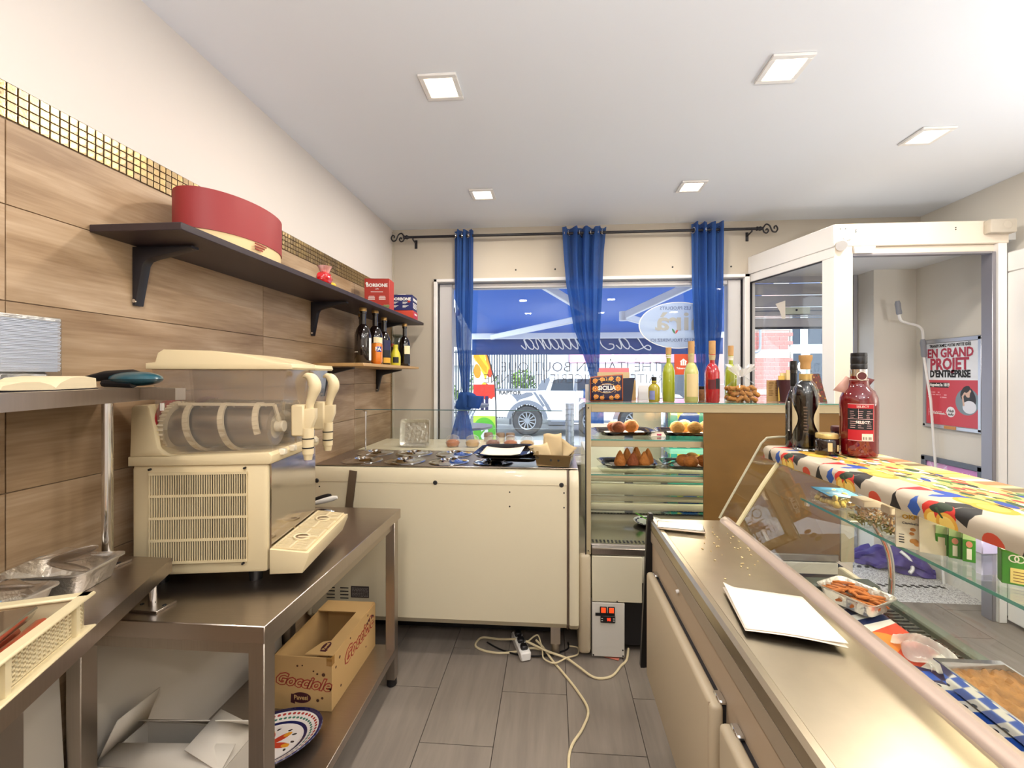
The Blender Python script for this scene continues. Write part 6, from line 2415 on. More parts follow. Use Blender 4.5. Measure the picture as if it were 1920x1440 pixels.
Mlim = mat('yellow_green_liqueur', '#aab52a', .08, coat=1, var=.06, trans=.25)
Mlimp = mat('pale_yellow_liqueur', '#cfcf7a', .08, coat=1, var=.06, trans=.25)
Mredl = mat('bright_red_liqueur', '#b3121f', .08, coat=1, var=.06, trans=.15)
Msleeve = mat('tan_paper_sleeve', '#b9a67c', .6, var=.2, scale=60)
Mbeige = mat('beige_paper_label', '#d8c28e', .6, var=.05)
liquor('tall yellow-green liqueur bottle with cork and embossed face, left of the orange sign', .625, 2.36, .033, .262, Mlim, M['corkm'], wrap=(M['paper'], .90))
b_ = liquor('pale yellow liqueur bottle with a beige label in front of the curtain', .729, 2.31, .036, .262, Mlimp, M['corkm'], lab=[(Mbeige, .03, .15, F - .95, F + .8)], wrap=(Msleeve, .80), stop=.06)
text('||||', .012, M['ink'], b_, (.016, -.0335, .075), (1, .3, 0), (0, 0, 1))
b_ = liquor('bright red liqueur bottle with paper-wrapped neck beside the bag of nuts', .836, 2.31, .037, .258, Mredl, M['corkm'], lab=[(Mlabk, .072, .125, F + .1, F + .95), (mat('dark_red_label', '#5a0f18', .5), .07, .12, F - .9, F + .05)], wrap=(Msleeve, .86), stop=.065)
MB().cbox((.012, -.012, .245), (.012, .012, .012), .5).out('neck_tag', M['paper'], b_)
liquor('yellow-green liqueur bottle partly hidden behind the bag of nuts', .995, 2.47, .032, .258, Mlim, M['corkm'], wrap=(M['paper'], .88), stop=.05)
t = thing('oil_bottle', 'small yellow oil bottle with a black cap and blue picture label', 'bottle')
MB().lathe(bottle_prof(.030, .118, .011, .074, .098), (0, 0, 0), 24).out('glass', mat('yellow_oil', '#b3a52c', .08, coat=1, var=.06, trans=.2), t)
MB().lathe([(.012, .112), (.0135, .116), (.0135, .134), (0, .135)], (0, 0, 0), 14).out('cap', M['black'], t)
label_arc(MB(), .0306, .012, .06, F - 1.1, F - .1).out('label', mat('blue_lilac_print', '#7d86b8', .5, var=.3, scale=40), t)
MB().tube([(.012 * math.cos(a), .012 * math.sin(a), .103) for a in [2 * PI * k / 16 for k in range(17)]], .0025, 6).out('string', M['kraftdark'], t)
put(t, .546, 2.35, ZV)
t = thing('patterned_jar', 'small jar with black and orange dotted wrapping behind the red liqueur bottle', 'jar')
MB().lathe([(0, 0), (.03, 0), (.032, .006), (.032, .055), (.026, .065), (0, .065)], (0, 0, 0), 20).out('jar', mat('dotted_wrap', '#8b5a33', .6, var=.8, scale=70), t)
MB().lathe([(.028, .064), (.029, .08), (0, .082)], (0, 0, 0), 18).out('lid', M['black'], t)
put(t, .835, 2.50, ZV)
# bag of peanuts
pb = thing('nut_bag', 'clear bag of peanuts in the shell tied at the top on the hot cabinet', 'bag', (1.0, 2.37, ZV))
Mshell = mat('peanut_shell', '#a9722f', .7, var=.3, scale=80, bump=.6)
rd = random.Random(21)
k = 0
for row in range(3):
    for col in range(4):
        for dp in range(2):
            x = .950 + col * .035 + rd.uniform(-.004, .004) + (.014 if row % 2 else 0)
            if x > 1.072:
                continue
            y = 2.335 + dp * .042 + rd.uniform(-.004, .004)
            z = ZV + .018 + row * .027
            R = Matrix.Rotation(rd.uniform(-.7, .7), 3, 'Y') @ Matrix.Rotation(rd.uniform(-.5, .5), 3, 'Z')
            b = MB()
            prof = [(0, -.024), (.010, -.020), (.0138, -.010), (.0112, 0), (.0138, .010), (.010, .020), (0, .024)]
            b.tf = Matrix.Translation((x, y, z)) @ (R @ Matrix.Rotation(PI / 2, 3, 'Y')).to_4x4()
            b.lathe(prof, (0, 0, 0), 12)
            o = b.out('peanut', Mshell)
            o['label'] = 'brown peanut in its shell inside the clear tied bag'
            o['category'] = 'peanut'
            o['group'] = 'peanuts in the clear bag'
            k += 1
Mbagf = glass_mat('crinkled_bag_film', '#fafaf9', rough=.05, ior=1.35)
rdw = random.Random(3)


def bagfn(u, v):
    a = 2 * PI * u
    if v < .55:
        t = v / .55
        rx = .082 - .012 * t * t
        ry = .052 - .008 * t
    else:
        t = (v - .55) / .45
        rx = .070 * (1 - t) ** .8 + .012
        ry = .044 * (1 - t) ** .8 + .010
    w = 1 + .05 * math.sin(11 * a + 6 * v)
    return (1.005 + rx * w * math.cos(a), 2.356 + ry * w * math.sin(a), ZV + .001 + .135 * v)


MB().grid(bagfn, 30, 14).out('film', Mbagf, pb)


def frill(u, v):
    a = 2 * PI * u
    r = .012 + .050 * v * (1 + .35 * math.sin(9 * a))
    return (1.0 + r * math.cos(a), 2.356 + r * math.sin(a) * .8, ZV + .134 + .055 * v * (1 + .25 * math.sin(5 * a)))


MB().grid(frill, 60, 5).out('gathered_top', mat('whitish_clear_film', '#e9e6e0', .15, trans=.3, alpha=.55), pb)
tag(MB().box(1.168, 1.243, 2.42, 2.43, ZV, ZV + .115).out('leaflet', M['kraft'])  , 'kraft leaflet with small print standing left of the burgundy cup', 'leaflet')
kl = bpy.data.objects['leaflet.001'] if 'leaflet.001' in bpy.data.objects else None
if kl:
    b = MB()
    rd = random.Random(6)
    for c in (0, 1):
        for k in range(9):
            b.box(1.174 + c * .036, 1.174 + c * .036 + rd.uniform(.015, .029), 2.4185, 2.42, ZV + .104 - k * .009, ZV + .107 - k * .009)
    b.box(1.222, 1.24, 2.4185, 2.42, ZV + .008, ZV + .022)
    b.out('small_print', mat('brown_small_print', '#8a6a3c', .7), kl, kind='stuff')
t = thing('leaflet_cup', 'burgundy cup filled with yellow and tan folded leaflets on the hot cabinet', 'cup', (1.24, 2.37, ZV))
MB().lathe([(0, .001), (.034, 0), (.046, .118), (.044, .118), (.032, .004), (0, .004)], (1.24, 2.37, ZV), 26).out('cup', mat('burgundy_card', '#3a1119', .5), t)
for dx, dy, h, c in ((-.024, 0, .135, '#d9b455'), (-.008, .012, .15, '#d8c58f'), (.016, .0, .165, '#d9c08d')):
    MB().cbox((1.24 + dx, 2.37 + dy, ZV + .005 + h / 2), (.036, .006, h), .3).out('leaflet', mat('yellowish_leaflet', c, .7), t)
t = thing('gift_carton', 'tapered dark carton with red and gold pattern behind the dark bottles', 'box', (1.38, 2.38, ZV))
b = MB().hexa([(1.335, 2.33, ZV), (1.425, 2.33, ZV), (1.425, 2.42, ZV), (1.335, 2.42, ZV), (1.345, 2.345, ZV + .15), (1.395, 2.345, ZV + .15), (1.395, 2.405, ZV + .15), (1.345, 2.405, ZV + .15)])
ga = Art(200, 300, '#5a2418')
rd = random.Random(13)
for k in range(60):
    ga.ell(rd.random(), rd.random(), .05, .05, rd.choice(['#a8762c', '#7f2a1c', '#3a4a2c', '#c89a4a', '#2a1a18']), rd.uniform(0, 3))
b.out('carton', ga.mat('carton_print', .45), t)
# orange takeaway sign on the window
t = thing('window_sign', 'square orange sign with a white house symbol stuck on the window', 'sign', (1.013, 3.452, 1.567))
b = MB().box(.958, 1.07, 3.448, 3.455, 1.485, 1.647)
b.out('panel', mat('orange_red_sign', '#c8481f', .5), t)
b = MB()
b.f([b.v((1.028 + x, 3.4475, 1.583 + z)) for x, z in ((-.022, -.025), (.022, -.025), (.022, .003), (.028, .006), (0, .028), (-.028, .006), (-.022, .003))])
b.out('house_symbol', M['whiteink'], t)
b = MB()
for dx in (-.008, .008):
    b.box(1.028 + dx - .002, 1.028 + dx + .002, 3.4468, 3.4474, 1.560, 1.595)
b.out('cutlery_mark', mat('orange_mark', '#c8481f', .5), t)
text('Takeaway', .022, M['whiteink'], t, (1.018, 3.4475, 1.535), (1, 0, 0), (0, 0, 1), bold=.0005)

# ------------------------------------------------------------------ curtain rod and curtains
RZ, RYY = 2.60, 3.385
rod = thing('curtain_rod', 'black iron curtain rod with scrolled ends above the window', 'curtain rod', (.2, RYY, RZ))
MB().cyl((-1.20, RYY, RZ), (1.60, RYY, RZ), .0105, n=14).out('rod', M['blackmetal'], rod)
for sx, x0 in ((-1, -1.20), (1, 1.60)):
    b = MB()
    pts = [(0, 0), (.03, .035), (.065, .025), (.085, -.01), (.10, -.028), (.13, -.03), (.145, -.005), (.13, .02), (.112, .012), (.115, -.004)]
    b.tube([(x0 + sx * p[0] * .75, RYY, RZ + p[1] * .9) for p in [tuple(q)[:2] for q in spline([(a, c, 0) for a, c in pts], 5)]], .0055, 7)
    pts = [(0, 0), (.012, -.03), (.04, -.038), (.055, -.018), (.04, -.002), (.03, -.015)]
    b.tube([(x0 + sx * p[0] * .75, RYY, RZ + p[1] * .9) for p in [tuple(q)[:2] for q in spline([(a, c, 0) for a, c in pts], 5)]], .0055, 7)
    b.out('scroll_finial', M['blackmetal'], rod)
    b = MB()
    b.lathe([(.010, -.03), (.017, -.025), (.013, -.01), (.018, 0), (.013, .012), (.010, .02)], (x0 - sx * .02, RYY, RZ), 14, axis=(1, 0, 0))
    b.out('collar', M['blackmetal'], rod)
for x in (-1.13, .23, 1.52):
    b = MB()
    b.tube([(x, RYY, RZ - .008), (x, RYY, RZ - .02), (x, BY - .002, RZ - .03)], .006, 7)
    b.cbox((x, BY - .003, RZ - .035), (.022, .006, .07), bev=.002)
    b.out('wall_bracket', M['blackmetal'], rod)
M['curt'] = mat('translucent_blue_voile', '#3d6cb4', .75, var=.08, scale=30, alpha=.86)
translucent(M['curt'], .55)


def curtain(name_label, zs, seed, folds, knot=None):
    """zs: list of (z, x_left, x_right, fold depth) from the top down"""
    t = thing('curtain', name_label, 'curtain', ((zs[0][1] + zs[0][2]) / 2, RYY, RZ))
    rd = random.Random(seed)
    ph = [rd.uniform(0, 6.28) for _ in range(4)]
    Zs = [z[0] for z in zs][::-1]

    def at(v):
        z = zs[0][0] + (zs[-1][0] - zs[0][0]) * v
        for a, c in zip(zs[:-1], zs[1:]):
            if c[0] <= z <= a[0]:
                f = (a[0] - z) / (a[0] - c[0])
                return z, a[1] + (c[1] - a[1]) * f, a[2] + (c[2] - a[2]) * f, a[3] + (c[3] - a[3]) * f
        return z, zs[-1][1], zs[-1][2], zs[-1][3]

    def fn(u, v):
        z, xl, xr, d = at(v)
        w = u + .35 / folds / 6.28 * math.sin(2 * PI * folds * u * 2 + ph[1])
        return (xl + (xr - xl) * min(1, max(0, w)), RYY + d * math.sin(2 * PI * folds * u + ph[0] + .5 * math.sin(3 * v + ph[2])) + .35 * d * math.sin(2 * PI * folds * 2.3 * u + ph[3] + 2 * v), z)
    b = MB().grid(fn, int(folds * 14), 44)
    b.out('cloth', M['curt'], t)
    for k in range(int(folds * 2)):
        u = (k + .25) / (folds * 2)
        p = fn(u, .0)
        x = p[0]
        b = MB().lathe([(.019, -.003), (.024, -.002), (.024, .002), (.019, .003), (.019, -.003)], (x, RYY, RZ), 18, axis=(1, .35 * (-1) ** k, 0))
        b.out('eyelet', M['chrome'], t)
    return t, fn


c1, _ = curtain('narrow blue curtain tied in a knot at the left side of the window', [(2.645, -.79, -.635, .030), (2.2, -.79, -.638, .030), (1.75, -.78, -.652, .028), (1.40, -.735, -.668, .020), (1.31, -.715, -.685, .014)], 1, 3)
b = MB()


def knot(u, v):
    a = 2 * PI * u
    r = .066 + .016 * math.sin(3 * a + 4 * v) + .008 * math.sin(7 * a)
    env = math.sin(PI * (.08 + .84 * v)) ** .6
    return (-.70 + r * env * math.cos(a) * 1.05 + .015 * (v - .5), RYY + r * env * math.sin(a) * .85, 1.345 - .15 * v + .03 * math.cos(a) * math.sin(3 * v))


b.grid(knot, 32, 18)
b.out('knot', M['curt'], c1)
b = MB().grid(lambda u, v: (-.735 + .15 * u + .05 * (1 - v) * (u - .2), RYY - .03 + .02 * math.sin(9 * u), 1.34 - .10 * v - .03 * u), 14, 8)
b.out('knot_flap', M['curt'], c1, solid=.003)
b = MB().grid(lambda u, v: (-.72 + (.05 + .185 * v ** .8) * (u - .5) * 1.05 - .005 * v, RYY + (.012 + .022 * v) * math.sin(2 * PI * 3.5 * u + 1 + v), 1.225 - .33 * v), 44, 24)
b.out('cloth_tail', M['curt'], c1)
c2, _ = curtain('wide blue curtain gathered towards its right foot in the middle of the window', [(2.645, .075, .425, .032), (2.45, .085, .405, .030), (2.2, .105, .395, .030), (1.85, .165, .375, .028), (1.55, .270, .365, .020), (1.36, .32, .375, .015)], 5, 4)
c3, _ = curtain('blue curtain hanging by the oval sticker at the right side of the window', [(2.655, 1.075, 1.325, .034), (2.2, 1.08, 1.322, .034), (1.85, 1.095, 1.31, .034), (1.5, 1.12, 1.275, .028), (1.3, 1.13, 1.25, .022), (.95, 1.13, 1.25, .02)], 8, 4)
b = MB().grid(lambda u, v: (.24 + .16 * u, RYY + .012 * math.sin(2 * PI * 2.5 * u), 1.37 - .47 * v), 20, 10)
b.out('cloth_tail', M['curt'], c2)

# ------------------------------------------------------------------ serve-over counter on the right
ct = thing('display_counter', 'long refrigerated serve-over counter with a steel work ledge and beige fridge doors', 'counter', (.75, .9, 0))
CY0, CY1 = .25, 1.70
WZ = .918
b = MB().prism([(.382, WZ - .042), (.376, WZ - .036), (.376, WZ - .006), (.384, WZ + .001), (.398, WZ), (.402, WZ - .004), (.662, WZ - .004), (.662, WZ - .042)], 'y', CY0, CY1)
b.out('work_ledge', mat('scratched_steel_ledge', '#c3b79f', .30, 1.0, var=.12, scale=14), ct)
b = MB()
b.prism([(.640, WZ - .004), (.676, WZ - .004), (.676, WZ + .010), (.660, WZ + .014), (.646, WZ + .006)], 'y', CY0, CY1 - .005)
b.out('sliding_rail', mat('pinkish_aluminium_rail', '#b7a497', .4, .5), ct)
b = MB().box(.662, .672, CY0, CY1, .30, WZ - .004)
b.box(.384, .662, CY0, CY1 - .02, .345, WZ - .042)
b.out('body', M['counterbody'], ct)
MB().box(.378, .384, CY0, CY1 - .02, WZ - .085, WZ - .042).out('apron', mat('grey_beige_apron', '#a39581', .5), ct)
MB().box(.520, .66, CY0, CY1 - .10, 0.005, .345).out('plinth', M['black'], ct)
b = MB().prism([(.340, .342), (.352, .342), (.385, .350), (.392, .905), (.386, .938), (.372, .940), (.366, .905)], 'y', CY1 - .018, CY1 + .004)
b.out('end_edge', M['black'], ct)
MB().box(.392, .66, CY1 - .018, CY1 - .004, .30, WZ - .05).out('end_panel', M['black'], ct)
b = MB().cyl((.376, 1.335, .812), (.386, 1.335, .815), .006, n=10)
b.out('door_peg', M['white'], ct)
for (y0, y1) in ((.965, 1.615), (.28, .925)):
    d = MB().box(.346, .376, y0, y1, .362, .748, .012, 3).out('door', M['creamdoor'], ct)
    MB().box(.374, .384, y0 + .012, y1 - .012, .372, .740).out('gasket', M['gasket'], d)
    b = MB().box(.366, .384, y1 - .045, y1 - .008, .742, .752, .003)
    b.box(.366, .384, y0 + .008, y0 + .045, .742, .752, .003)
    b.out('hinge', M['chrome'], d, kind='stuff')
    MB().box(.3455, .360, y0 + .014, y0 + .0155, .37, .745).out('cap_seam', M['counterbody'], d)
# refrigerated well
ZD = .75
Mwell = mat('dark_green_well_liner', '#3b443c', .35, coat=.3)
b = MB()
b.box(.672, 1.075, CY0, 1.50, ZD - .03, ZD)
b.out('well_floor', M['steel'], ct)
b = MB().box(.672, 1.09, 1.50, 1.56, ZD - .03, ZD + .022, .006)
b.out('well_end', Mwell, ct)
b = MB().box(1.048, 1.085, CY0, 1.50, ZD - .03, ZD + .018, .005)
b.out('well_front_rail', mat('green_grey_rail', '#6d7468', .35, .4), ct)
b = MB()
y = CY0
while y < 1.47:
    b.box(1.0, 1.042, y, y + .008, ZD + .001, ZD + .005)
    y += .018
b.out('air_grille', mat('dark_grille_metal', '#55544c', .4, .5), ct, kind='stuff')
MB().box(1.075, 1.10, CY0, CY1, .30, ZD + .0, .004).out('front_panel', M['cream'], ct)
MB().box(.672, 1.075, CY0, CY1, .30, ZD - .03).out('under_well', M['black'], ct)
MB().box(.70, 1.05, CY0 + .02, CY1 - .1, .005, .30).out('plinth', M['black'], ct)
# glazing
LZ = 1.195
fg = MB().grid(lambda u, v: (1.092 + .055 * math.sin(PI * v * .62) - .012 * v, CY0 + (1.688 - CY0) * u, ZD + .018 + (LZ - .01 - ZD - .018) * v), 2, 10)
fg.out('front_glass', M['glassg'], ct)
b = MB()
pr = [(.640, .925), (.655, .955), (.795, 1.215), (.815, 1.236), (.86, 1.240), (1.11, 1.236), (1.145, 1.10), (1.14, .93), (1.10, ZD + .02), (.69, ZD + .02), (.672, .91)]
b.prism(pr, 'y', 1.690, 1.696)
eg = b.out('end_glass', M['glassg'], ct)
b = MB().tube([(x, 1.693, z) for x, z in pr[:6]], .0042, 6)
b.out('polished_edge', mat('beige_glass_edge', '#b5b096', .2), eg)
b = MB().tube(spline([(.668, 1.60, .932), (.70, 1.60, .985), (.76, 1.60, 1.085), (.822, 1.60, 1.178)], 5), .0075, 8)
b.out('rear_door_edge', mat('cream_edge_profile', '#d9cda2', .4), ct)
rg = MB()
rg.quad((.666, CY0, .930), (.666, 1.60, .930), (.820, 1.60, 1.175), (.820, CY0, 1.175))
rg.out('rear_sliding_glass', M['glass'], ct)
for y in (1.60, 1.52):
    MB().cbox((.826, y, 1.160), (.03, .02, .02), bev=.003).out('glass_clip', mat('cream_clip', '#d8c48a', .4), ct)
MB().box(.808, 1.106, CY0, CY1 - .03, LZ - .006, LZ + .006, .002).out('top_board', M['white'], ct)
sg = MB().box(.858, 1.085, CY0, 1.548, 1.043, 1.0505).out('glass_shelf', M['glassg'], ct)
MB().box(.8572, .8582, CY0, 1.548, 1.0432, 1.0503).out('shelf_edge', M['glassedge'], sg)
b = MB()
b.cyl((.872, 1.535, 1.026), (.872, 1.535, 1.043), .008, n=12)
b.out('shelf_stud', M['chrome'], sg)
for y in (1.43, .62):
    b = MB().tube(spline([(1.062, y, ZD + .012), (1.068, y, .83), (1.058, y, .92), (1.018, y, 1.00), (.985, y, 1.040)], 7), .0085, 10)
    b.out('shelf_support', M['chrome'], ct)
MB().cyl((1.00, .3, LZ - .02), (1.00, 1.6, LZ - .02), .010, n=12).out('light_tube', mat('lit_tube', '#fff6d8', .4, emit='#ffe9b0', es=5.0), ct)  # glowing tube and its area light are added to brighten the well
lamp('case_light', 'AREA', (.985, .95, LZ - .034), 3.2, (1, .90, .68), 1.2, (0, 0, PI / 2), sy=.03)

# patterned cloth
ca_ = Art(1600, 640, '#b9ad99')
rd = random.Random(17)
# the top part (v > .3): fruit medallions; the lower edge: diamonds, bows and lemons
ca_.rect(0, 1, .44, 1, '#d6b06a')
for k in range(420):
    cc = rd.choice(['#d9a02c', '#e8c45a', '#2d4a26', '#c23a2a', '#1d1a1c', '#e6dcc4', '#d06a2a', '#5b7a3a', '#f0e6d0', '#1f3f8f'])
    ca_.ell(rd.random(), rd.uniform(.46, .99), rd.uniform(.006, .022), rd.uniform(.006, .016), cc, rd.uniform(0, 3))
n = 5
ca_.Y = ca_.Y / 1.38
for k in range(-1, n + 1):
    x0 = k / n
    W_ = 1 / n
    def X(t):
        return x0 + t * W_
    # harlequin ground
    ca_.poly([(X(.10), .30), (X(.24), .30), (X(.17), .12)], '#c11d20')
    ca_.poly([(X(.17), .12), (X(.11), .0), (X(.24), .0)], '#17130f')
    ca_.poly([(X(.62), .30), (X(.72), .23), (X(.64), .08), (X(.55), .16)], '#17130f')
    ca_.poly([(X(.72), .23), (X(.83), .15), (X(.78), .05), (X(.66), .10)], '#17130f')
    ca_.poly([(X(.36), .14), (X(.42), .06), (X(.36), .0), (X(.30), .05)], '#274f9c')
    # blue bow
    ca_.ell(X(.32), .325, .024, .016, '#1f46a0', .25)
    ca_.ell(X(.43), .325, .026, .016, '#1f46a0', -.2)
    ca_.poly([(X(.35), .32), (X(.41), .32), (X(.415), .21), (X(.385), .17), (X(.345), .22)], '#1f46a0')
    # lemons at the fold
    for (cx, cy, r) in ((.55, .31, .024), (.70, .30, .024)):
        ca_.ell(X(cx), cy, r * 1.15, .030, '#d99a2a', .15)
        ca_.ell(X(cx) - .004, cy + .008, r * .8, .020, '#ecc04f', .15)
    # orange and red halves hanging at the hem
    for cx in (.52, .62):
        ca_.ell(X(cx), .075, .017, .026, '#c42a1c')
        ca_.ell(X(cx) + .002, .03, .017, .024, '#dba33a')
        ca_.ell(X(cx) + .002, .03, .012, .016, '#efcf6a')
    ca_.ell(X(.57), .105, .016, .010, '#1d2a18', .6)
    ca_.ell(X(.60), .125, .014, .008, '#26361d', -.4)
    ca_.line([(X(.55), .10), (X(.60), .06)], .004, '#2d4a26')
    ca_.ell(X(.95), .02, .014, .02, '#c4462c')
ca_.Y = ca_.Y * 1.38
cl = thing('patterned_cloth', 'colourful fruit and harlequin printed cloth draped along the counter top ledge', 'cloth', (.96, 1.0, LZ))
prof = [(.802, 1.163), (.800, 1.178), (.799, 1.194), (.804, 1.2045), (.815, 1.2085), (.86, 1.2085), (.95, 1.2085), (1.04, 1.2085), (1.100, 1.2085)]
ln = [0]
for (a, c), (e, g) in zip(prof[:-1], prof[1:]):
    ln.append(ln[-1] + math.hypot(e - a, g - c))
b = MB()
NY = 40
rows = []
for j in range(NY + 1):
    y = CY0 + (CY1 - .016 - CY0) * j / NY
    row = []
    for i, (x, z) in enumerate(prof):
        wv_ = .0025 * math.sin(y * 31 + i) * (1 if i < 3 else 0)
        row.append((b.v((x - abs(wv_), y, z)), (1.0 - j / NY * 1.0, min(1, .02 + ln[i] / ln[-2]))))
    rows.append(row)
for A, B in zip(rows[:-1], rows[1:]):
    for i in range(len(prof) - 1):
        q = [A[i], A[i + 1], B[i + 1], B[i]]
        b.f([v for v, _ in q], [u for _, u in q], True)
b.out('cloth', ca_.mat('harlequin_print', .6), cl, fix=True)

# bottles and jars on the cloth
ZC = 1.2095
Mdk = mat('black_amaro', '#0d0607', .05, coat=1)
Mclr = glass_mat('thick_clear_glass', '#eef0ee', ior=1.5)
t = thing('bottle', 'clear bottle of black liqueur with a wooden stopper and curved cream labels', 'bottle')
pf_ = [(0, .004), (.030, 0), (.0385, .004), (.040, .012), (.040, .19), (.0385, .212), (.031, .232), (.021, .245), (.0185, .256), (.0185, .276), (.020, .278), (.020, .284), (.0185, .286)]
MB().lathe(pf_, (0, 0, 0), 30).out('glass', Mclr, t)
MB().lathe([(0, .030), (.022, .026), (.034, .014), (.0365, .018), (.0365, .188), (.034, .208), (.027, .226), (.016, .244), (.0, .246)], (0, 0, 0), 28).out('liqueur', Mdk, t)
MB().lathe([(.0195, .246), (.0195, .270), (.0, .270)], (0, 0, 0), 20).out('neck_band', mat('tan_foil_band', '#c2a25c', .4, .3), t)
MB().lathe([(.016, .286), (.0165, .31), (.0185, .316), (.021, .322), (.021, .336), (0, .337)], (0, 0, 0), 20).out('stopper', mat('light_wood_stopper', '#b98f57', .6), t)
for sgn in (-1, 1):
    b = MB()
    n = 10
    P = []
    for k in range(n + 1):
        zz = .055 + .115 * k / n
        wid = .78 * math.sin(PI * k / n) + .02
        P.append((zz, F + sgn * 1.40, F + sgn * (1.40 - wid)))
    for (z0, a0, a1), (z1, c0, c1) in zip(P[:-1], P[1:]):
        for s in range(5):
            def pt(z, a, e, s_):
                q = a + (e - a) * s_ / 5
                return (.0406 * math.cos(q), .0406 * math.sin(q), z)
            b.quad(pt(z0, a0, a1, s), pt(z0, a0, a1, s + 1), pt(z1, c0, c1, s + 1), pt(z1, c0, c1, s))
    b.out('label', mat('cream_curved_label', '#d8c8a0', .6, var=.06, scale=60), t)
text('AVERNA', .020, mat('dull_gold_ink', '#5d4c3c', .4), t, (.002, -.0412, .11), (0, 0, 1), (-1, 0, 0), spacing=1.25) if False else None
b = MB()
rdl = random.Random(2)
for k in range(9):
    b.box(-.004 - rdl.uniform(0, .003), .003 + rdl.uniform(0, .003), -.0412, -.0406, .066 + k * .0105, .0715 + k * .0105)
b.out('vertical_print', mat('dull_gold_ink', '#5d4c3c', .4), t, kind='stuff')
MB().lathe([(0, .004), (.02, .016), (.034, .006), (.036, .001)], (0, 0, 0), 24).out('punt', M['chrome'], t)
put(t, .897, 1.588, ZC, -.5)
t = beer_bottle('dark bottle with a black capsule standing half behind the clear liqueur bottle', .027, .29, M['black'], [(M['whiteink'], .06, .17, F - 1.2, F - .95), (Mlabk, .065, .165, F - 1.18, F - .97)])
MB().lathe([(.0108, .225), (.0112, .290), (.0112, .318), (0, .319)], (0, 0, 0), 16).out('capsule', M['black'], t)
put(t, .893, 1.656, ZC)
t = thing('bottle', 'big red aperitif bottle with black screw cap and neck tag on the cloth', 'bottle')
Mrb = mat('deep_red_aperitif', '#7d0912', .06, coat=1, var=.2, scale=3, trans=.35)
MB().lathe([(0, .004), (.044, 0), (.050, .005), (.0515, .015), (.0525, .17), (.051, .19), (.043, .212), (.031, .224), (.0265, .236), (.0265, .246), (.024, .249), (.0235, .282), (.021, .285), (.0, .285)], (0, 0, 0), 36).out('glass', Mrb, t)
MB().lathe([(.0215, .284), (.0225, .288), (.0225, .300), (.0215, .302), (.0225, .304), (.0225, .324), (.0218, .326), (.0225, .328), (.0220, .338), (.0, .339)], (0, 0, 0), 26).out('screw_cap', M['black'], t)
MB().lathe([(.0242, .262), (.0242, .284), (.0215, .284)], (0, 0, 0), 24).out('neck_foil', M['chrome'], t)
lb = label_arc(MB(), .0532, .055, .172, F - 1.15, F + .18).out('label', mat('red_back_label', '#b9202c', .4), t)
label_arc(MB(), .0535, .090, .158, F - 1.15, F + .13).out('black_panel', Mlabk, lb)
label_arc(MB(), .0536, .056, .078, F - .45, F + .12).out('barcode_panel', M['paper'], lb)
b = MB()
rdl = random.Random(8)
for k in range(14):
    a = F - .40 + k * .032
    if rdl.random() < .7:
        b.lathe([(.0538, .059), (.0538, .068)], (0, 0, 0), 1, a0=a, a1=a + rdl.uniform(.008, .022))
b.out('barcode', M['ink'], lb, kind='stuff')
b = MB()
for k in range(9):
    for seg in range(3):
        a = F - 1.05 + seg * .40 + rdl.uniform(0, .05)
        if k == 4:
            continue
        b.lathe([(.0538, .096 + k * .0065), (.0538, .0975 + k * .0065)], (0, 0, 0), 4, a0=a, a1=a + rdl.uniform(.15, .32))
for a0, a1, z0, z1 in ((F - 1.15, F + .18, .171, .173), (F - 1.15, F + .18, .0545, .0562), (F - 1.15, F + .14, .1238, .1252), (F + .165, F + .18, .055, .172), (F - .62, F - .605, .125, .158)):
    b.lathe([(.0538, z0), (.0538, z1)], (0, 0, 0), 10, a0=a0, a1=a1)
b.out('label_print', mat('pale_pink_print', '#dcb2b0', .6), lb, kind='stuff')
text('SELECT', .011, M['whiteink'], lb, (-.022, -.0500, .1145), (.92, -.36, 0), (0, 0, 1), bold=.0003)
text('SELECT', .010, M['whiteink'], lb, (-.022, -.0500, .164), (.92, -.36, 0), (0, 0, 1))
mt = MB().lathe([(0, .002), (.013, .002), (.014, 0)], (-.008, -.0245, .262), 22, axis=(-.25, -1, 0)).out('round_seal', mat('brown_wax_seal', '#5d2320', .4), t)
MB().lathe([(.0125, .003), (.0145, .003), (.0145, 0)], (-.008, -.0245, .262), 22, axis=(-.25, -1, 0)).out('seal_ring', M['paper'], mt)
for q in (((-.075, .01, .215), (-.04, -.005, .205), (-.02, .012, .255), (-.03, .016, .262)), ((.02, .012, .262), (.062, .018, .250), (.045, .02, .228), (.022, .014, .225))):
    b = MB().quad(*q)
    b.out('neck_tag', mat('pinkish_card_tag', '#b98f80', .6) if q[0][0] < 0 else mat('maroon_card_tag', '#6a1f22', .5), t, solid=.0015)
MB().tube([(.0248 * math.cos(a), .0248 * math.sin(a), .251 + .002 * math.sin(a)) for a in [2 * PI * k / 24 for k in range(25)]], .0012, 5).out('cord', M['paper'], t)
put(t, 1.006, 1.484, ZC)


def jar(label, x, y, r, h, body, lid, labs=True):
    t = thing('preserve_jar', label, 'jar')
    MB().lathe([(0, .001), (r * .95, 0), (r, .005), (r, h * .66), (r * .94, h * .74), (r * .86, h * .77), (0, h * .77)], (0, 0, 0), 28).out('glass', body, t)
    MB().lathe([(r * .92, h * .77), (r * .96, h * .79), (r * .96, h * .96), (r * .90, h), (0, h)], (0, 0, 0), 28).out('lid', lid, t)
    if labs:
        label_arc(MB(), r + .0006, h * .20, h * .60, F - .45, F - .08).out('label', Mbeige, t)
        label_arc(MB(), r + .0006, h * .20, h * .50, F + .40, F + .70).out('label', Mbeige, t)
    put(t, x, y, ZC)


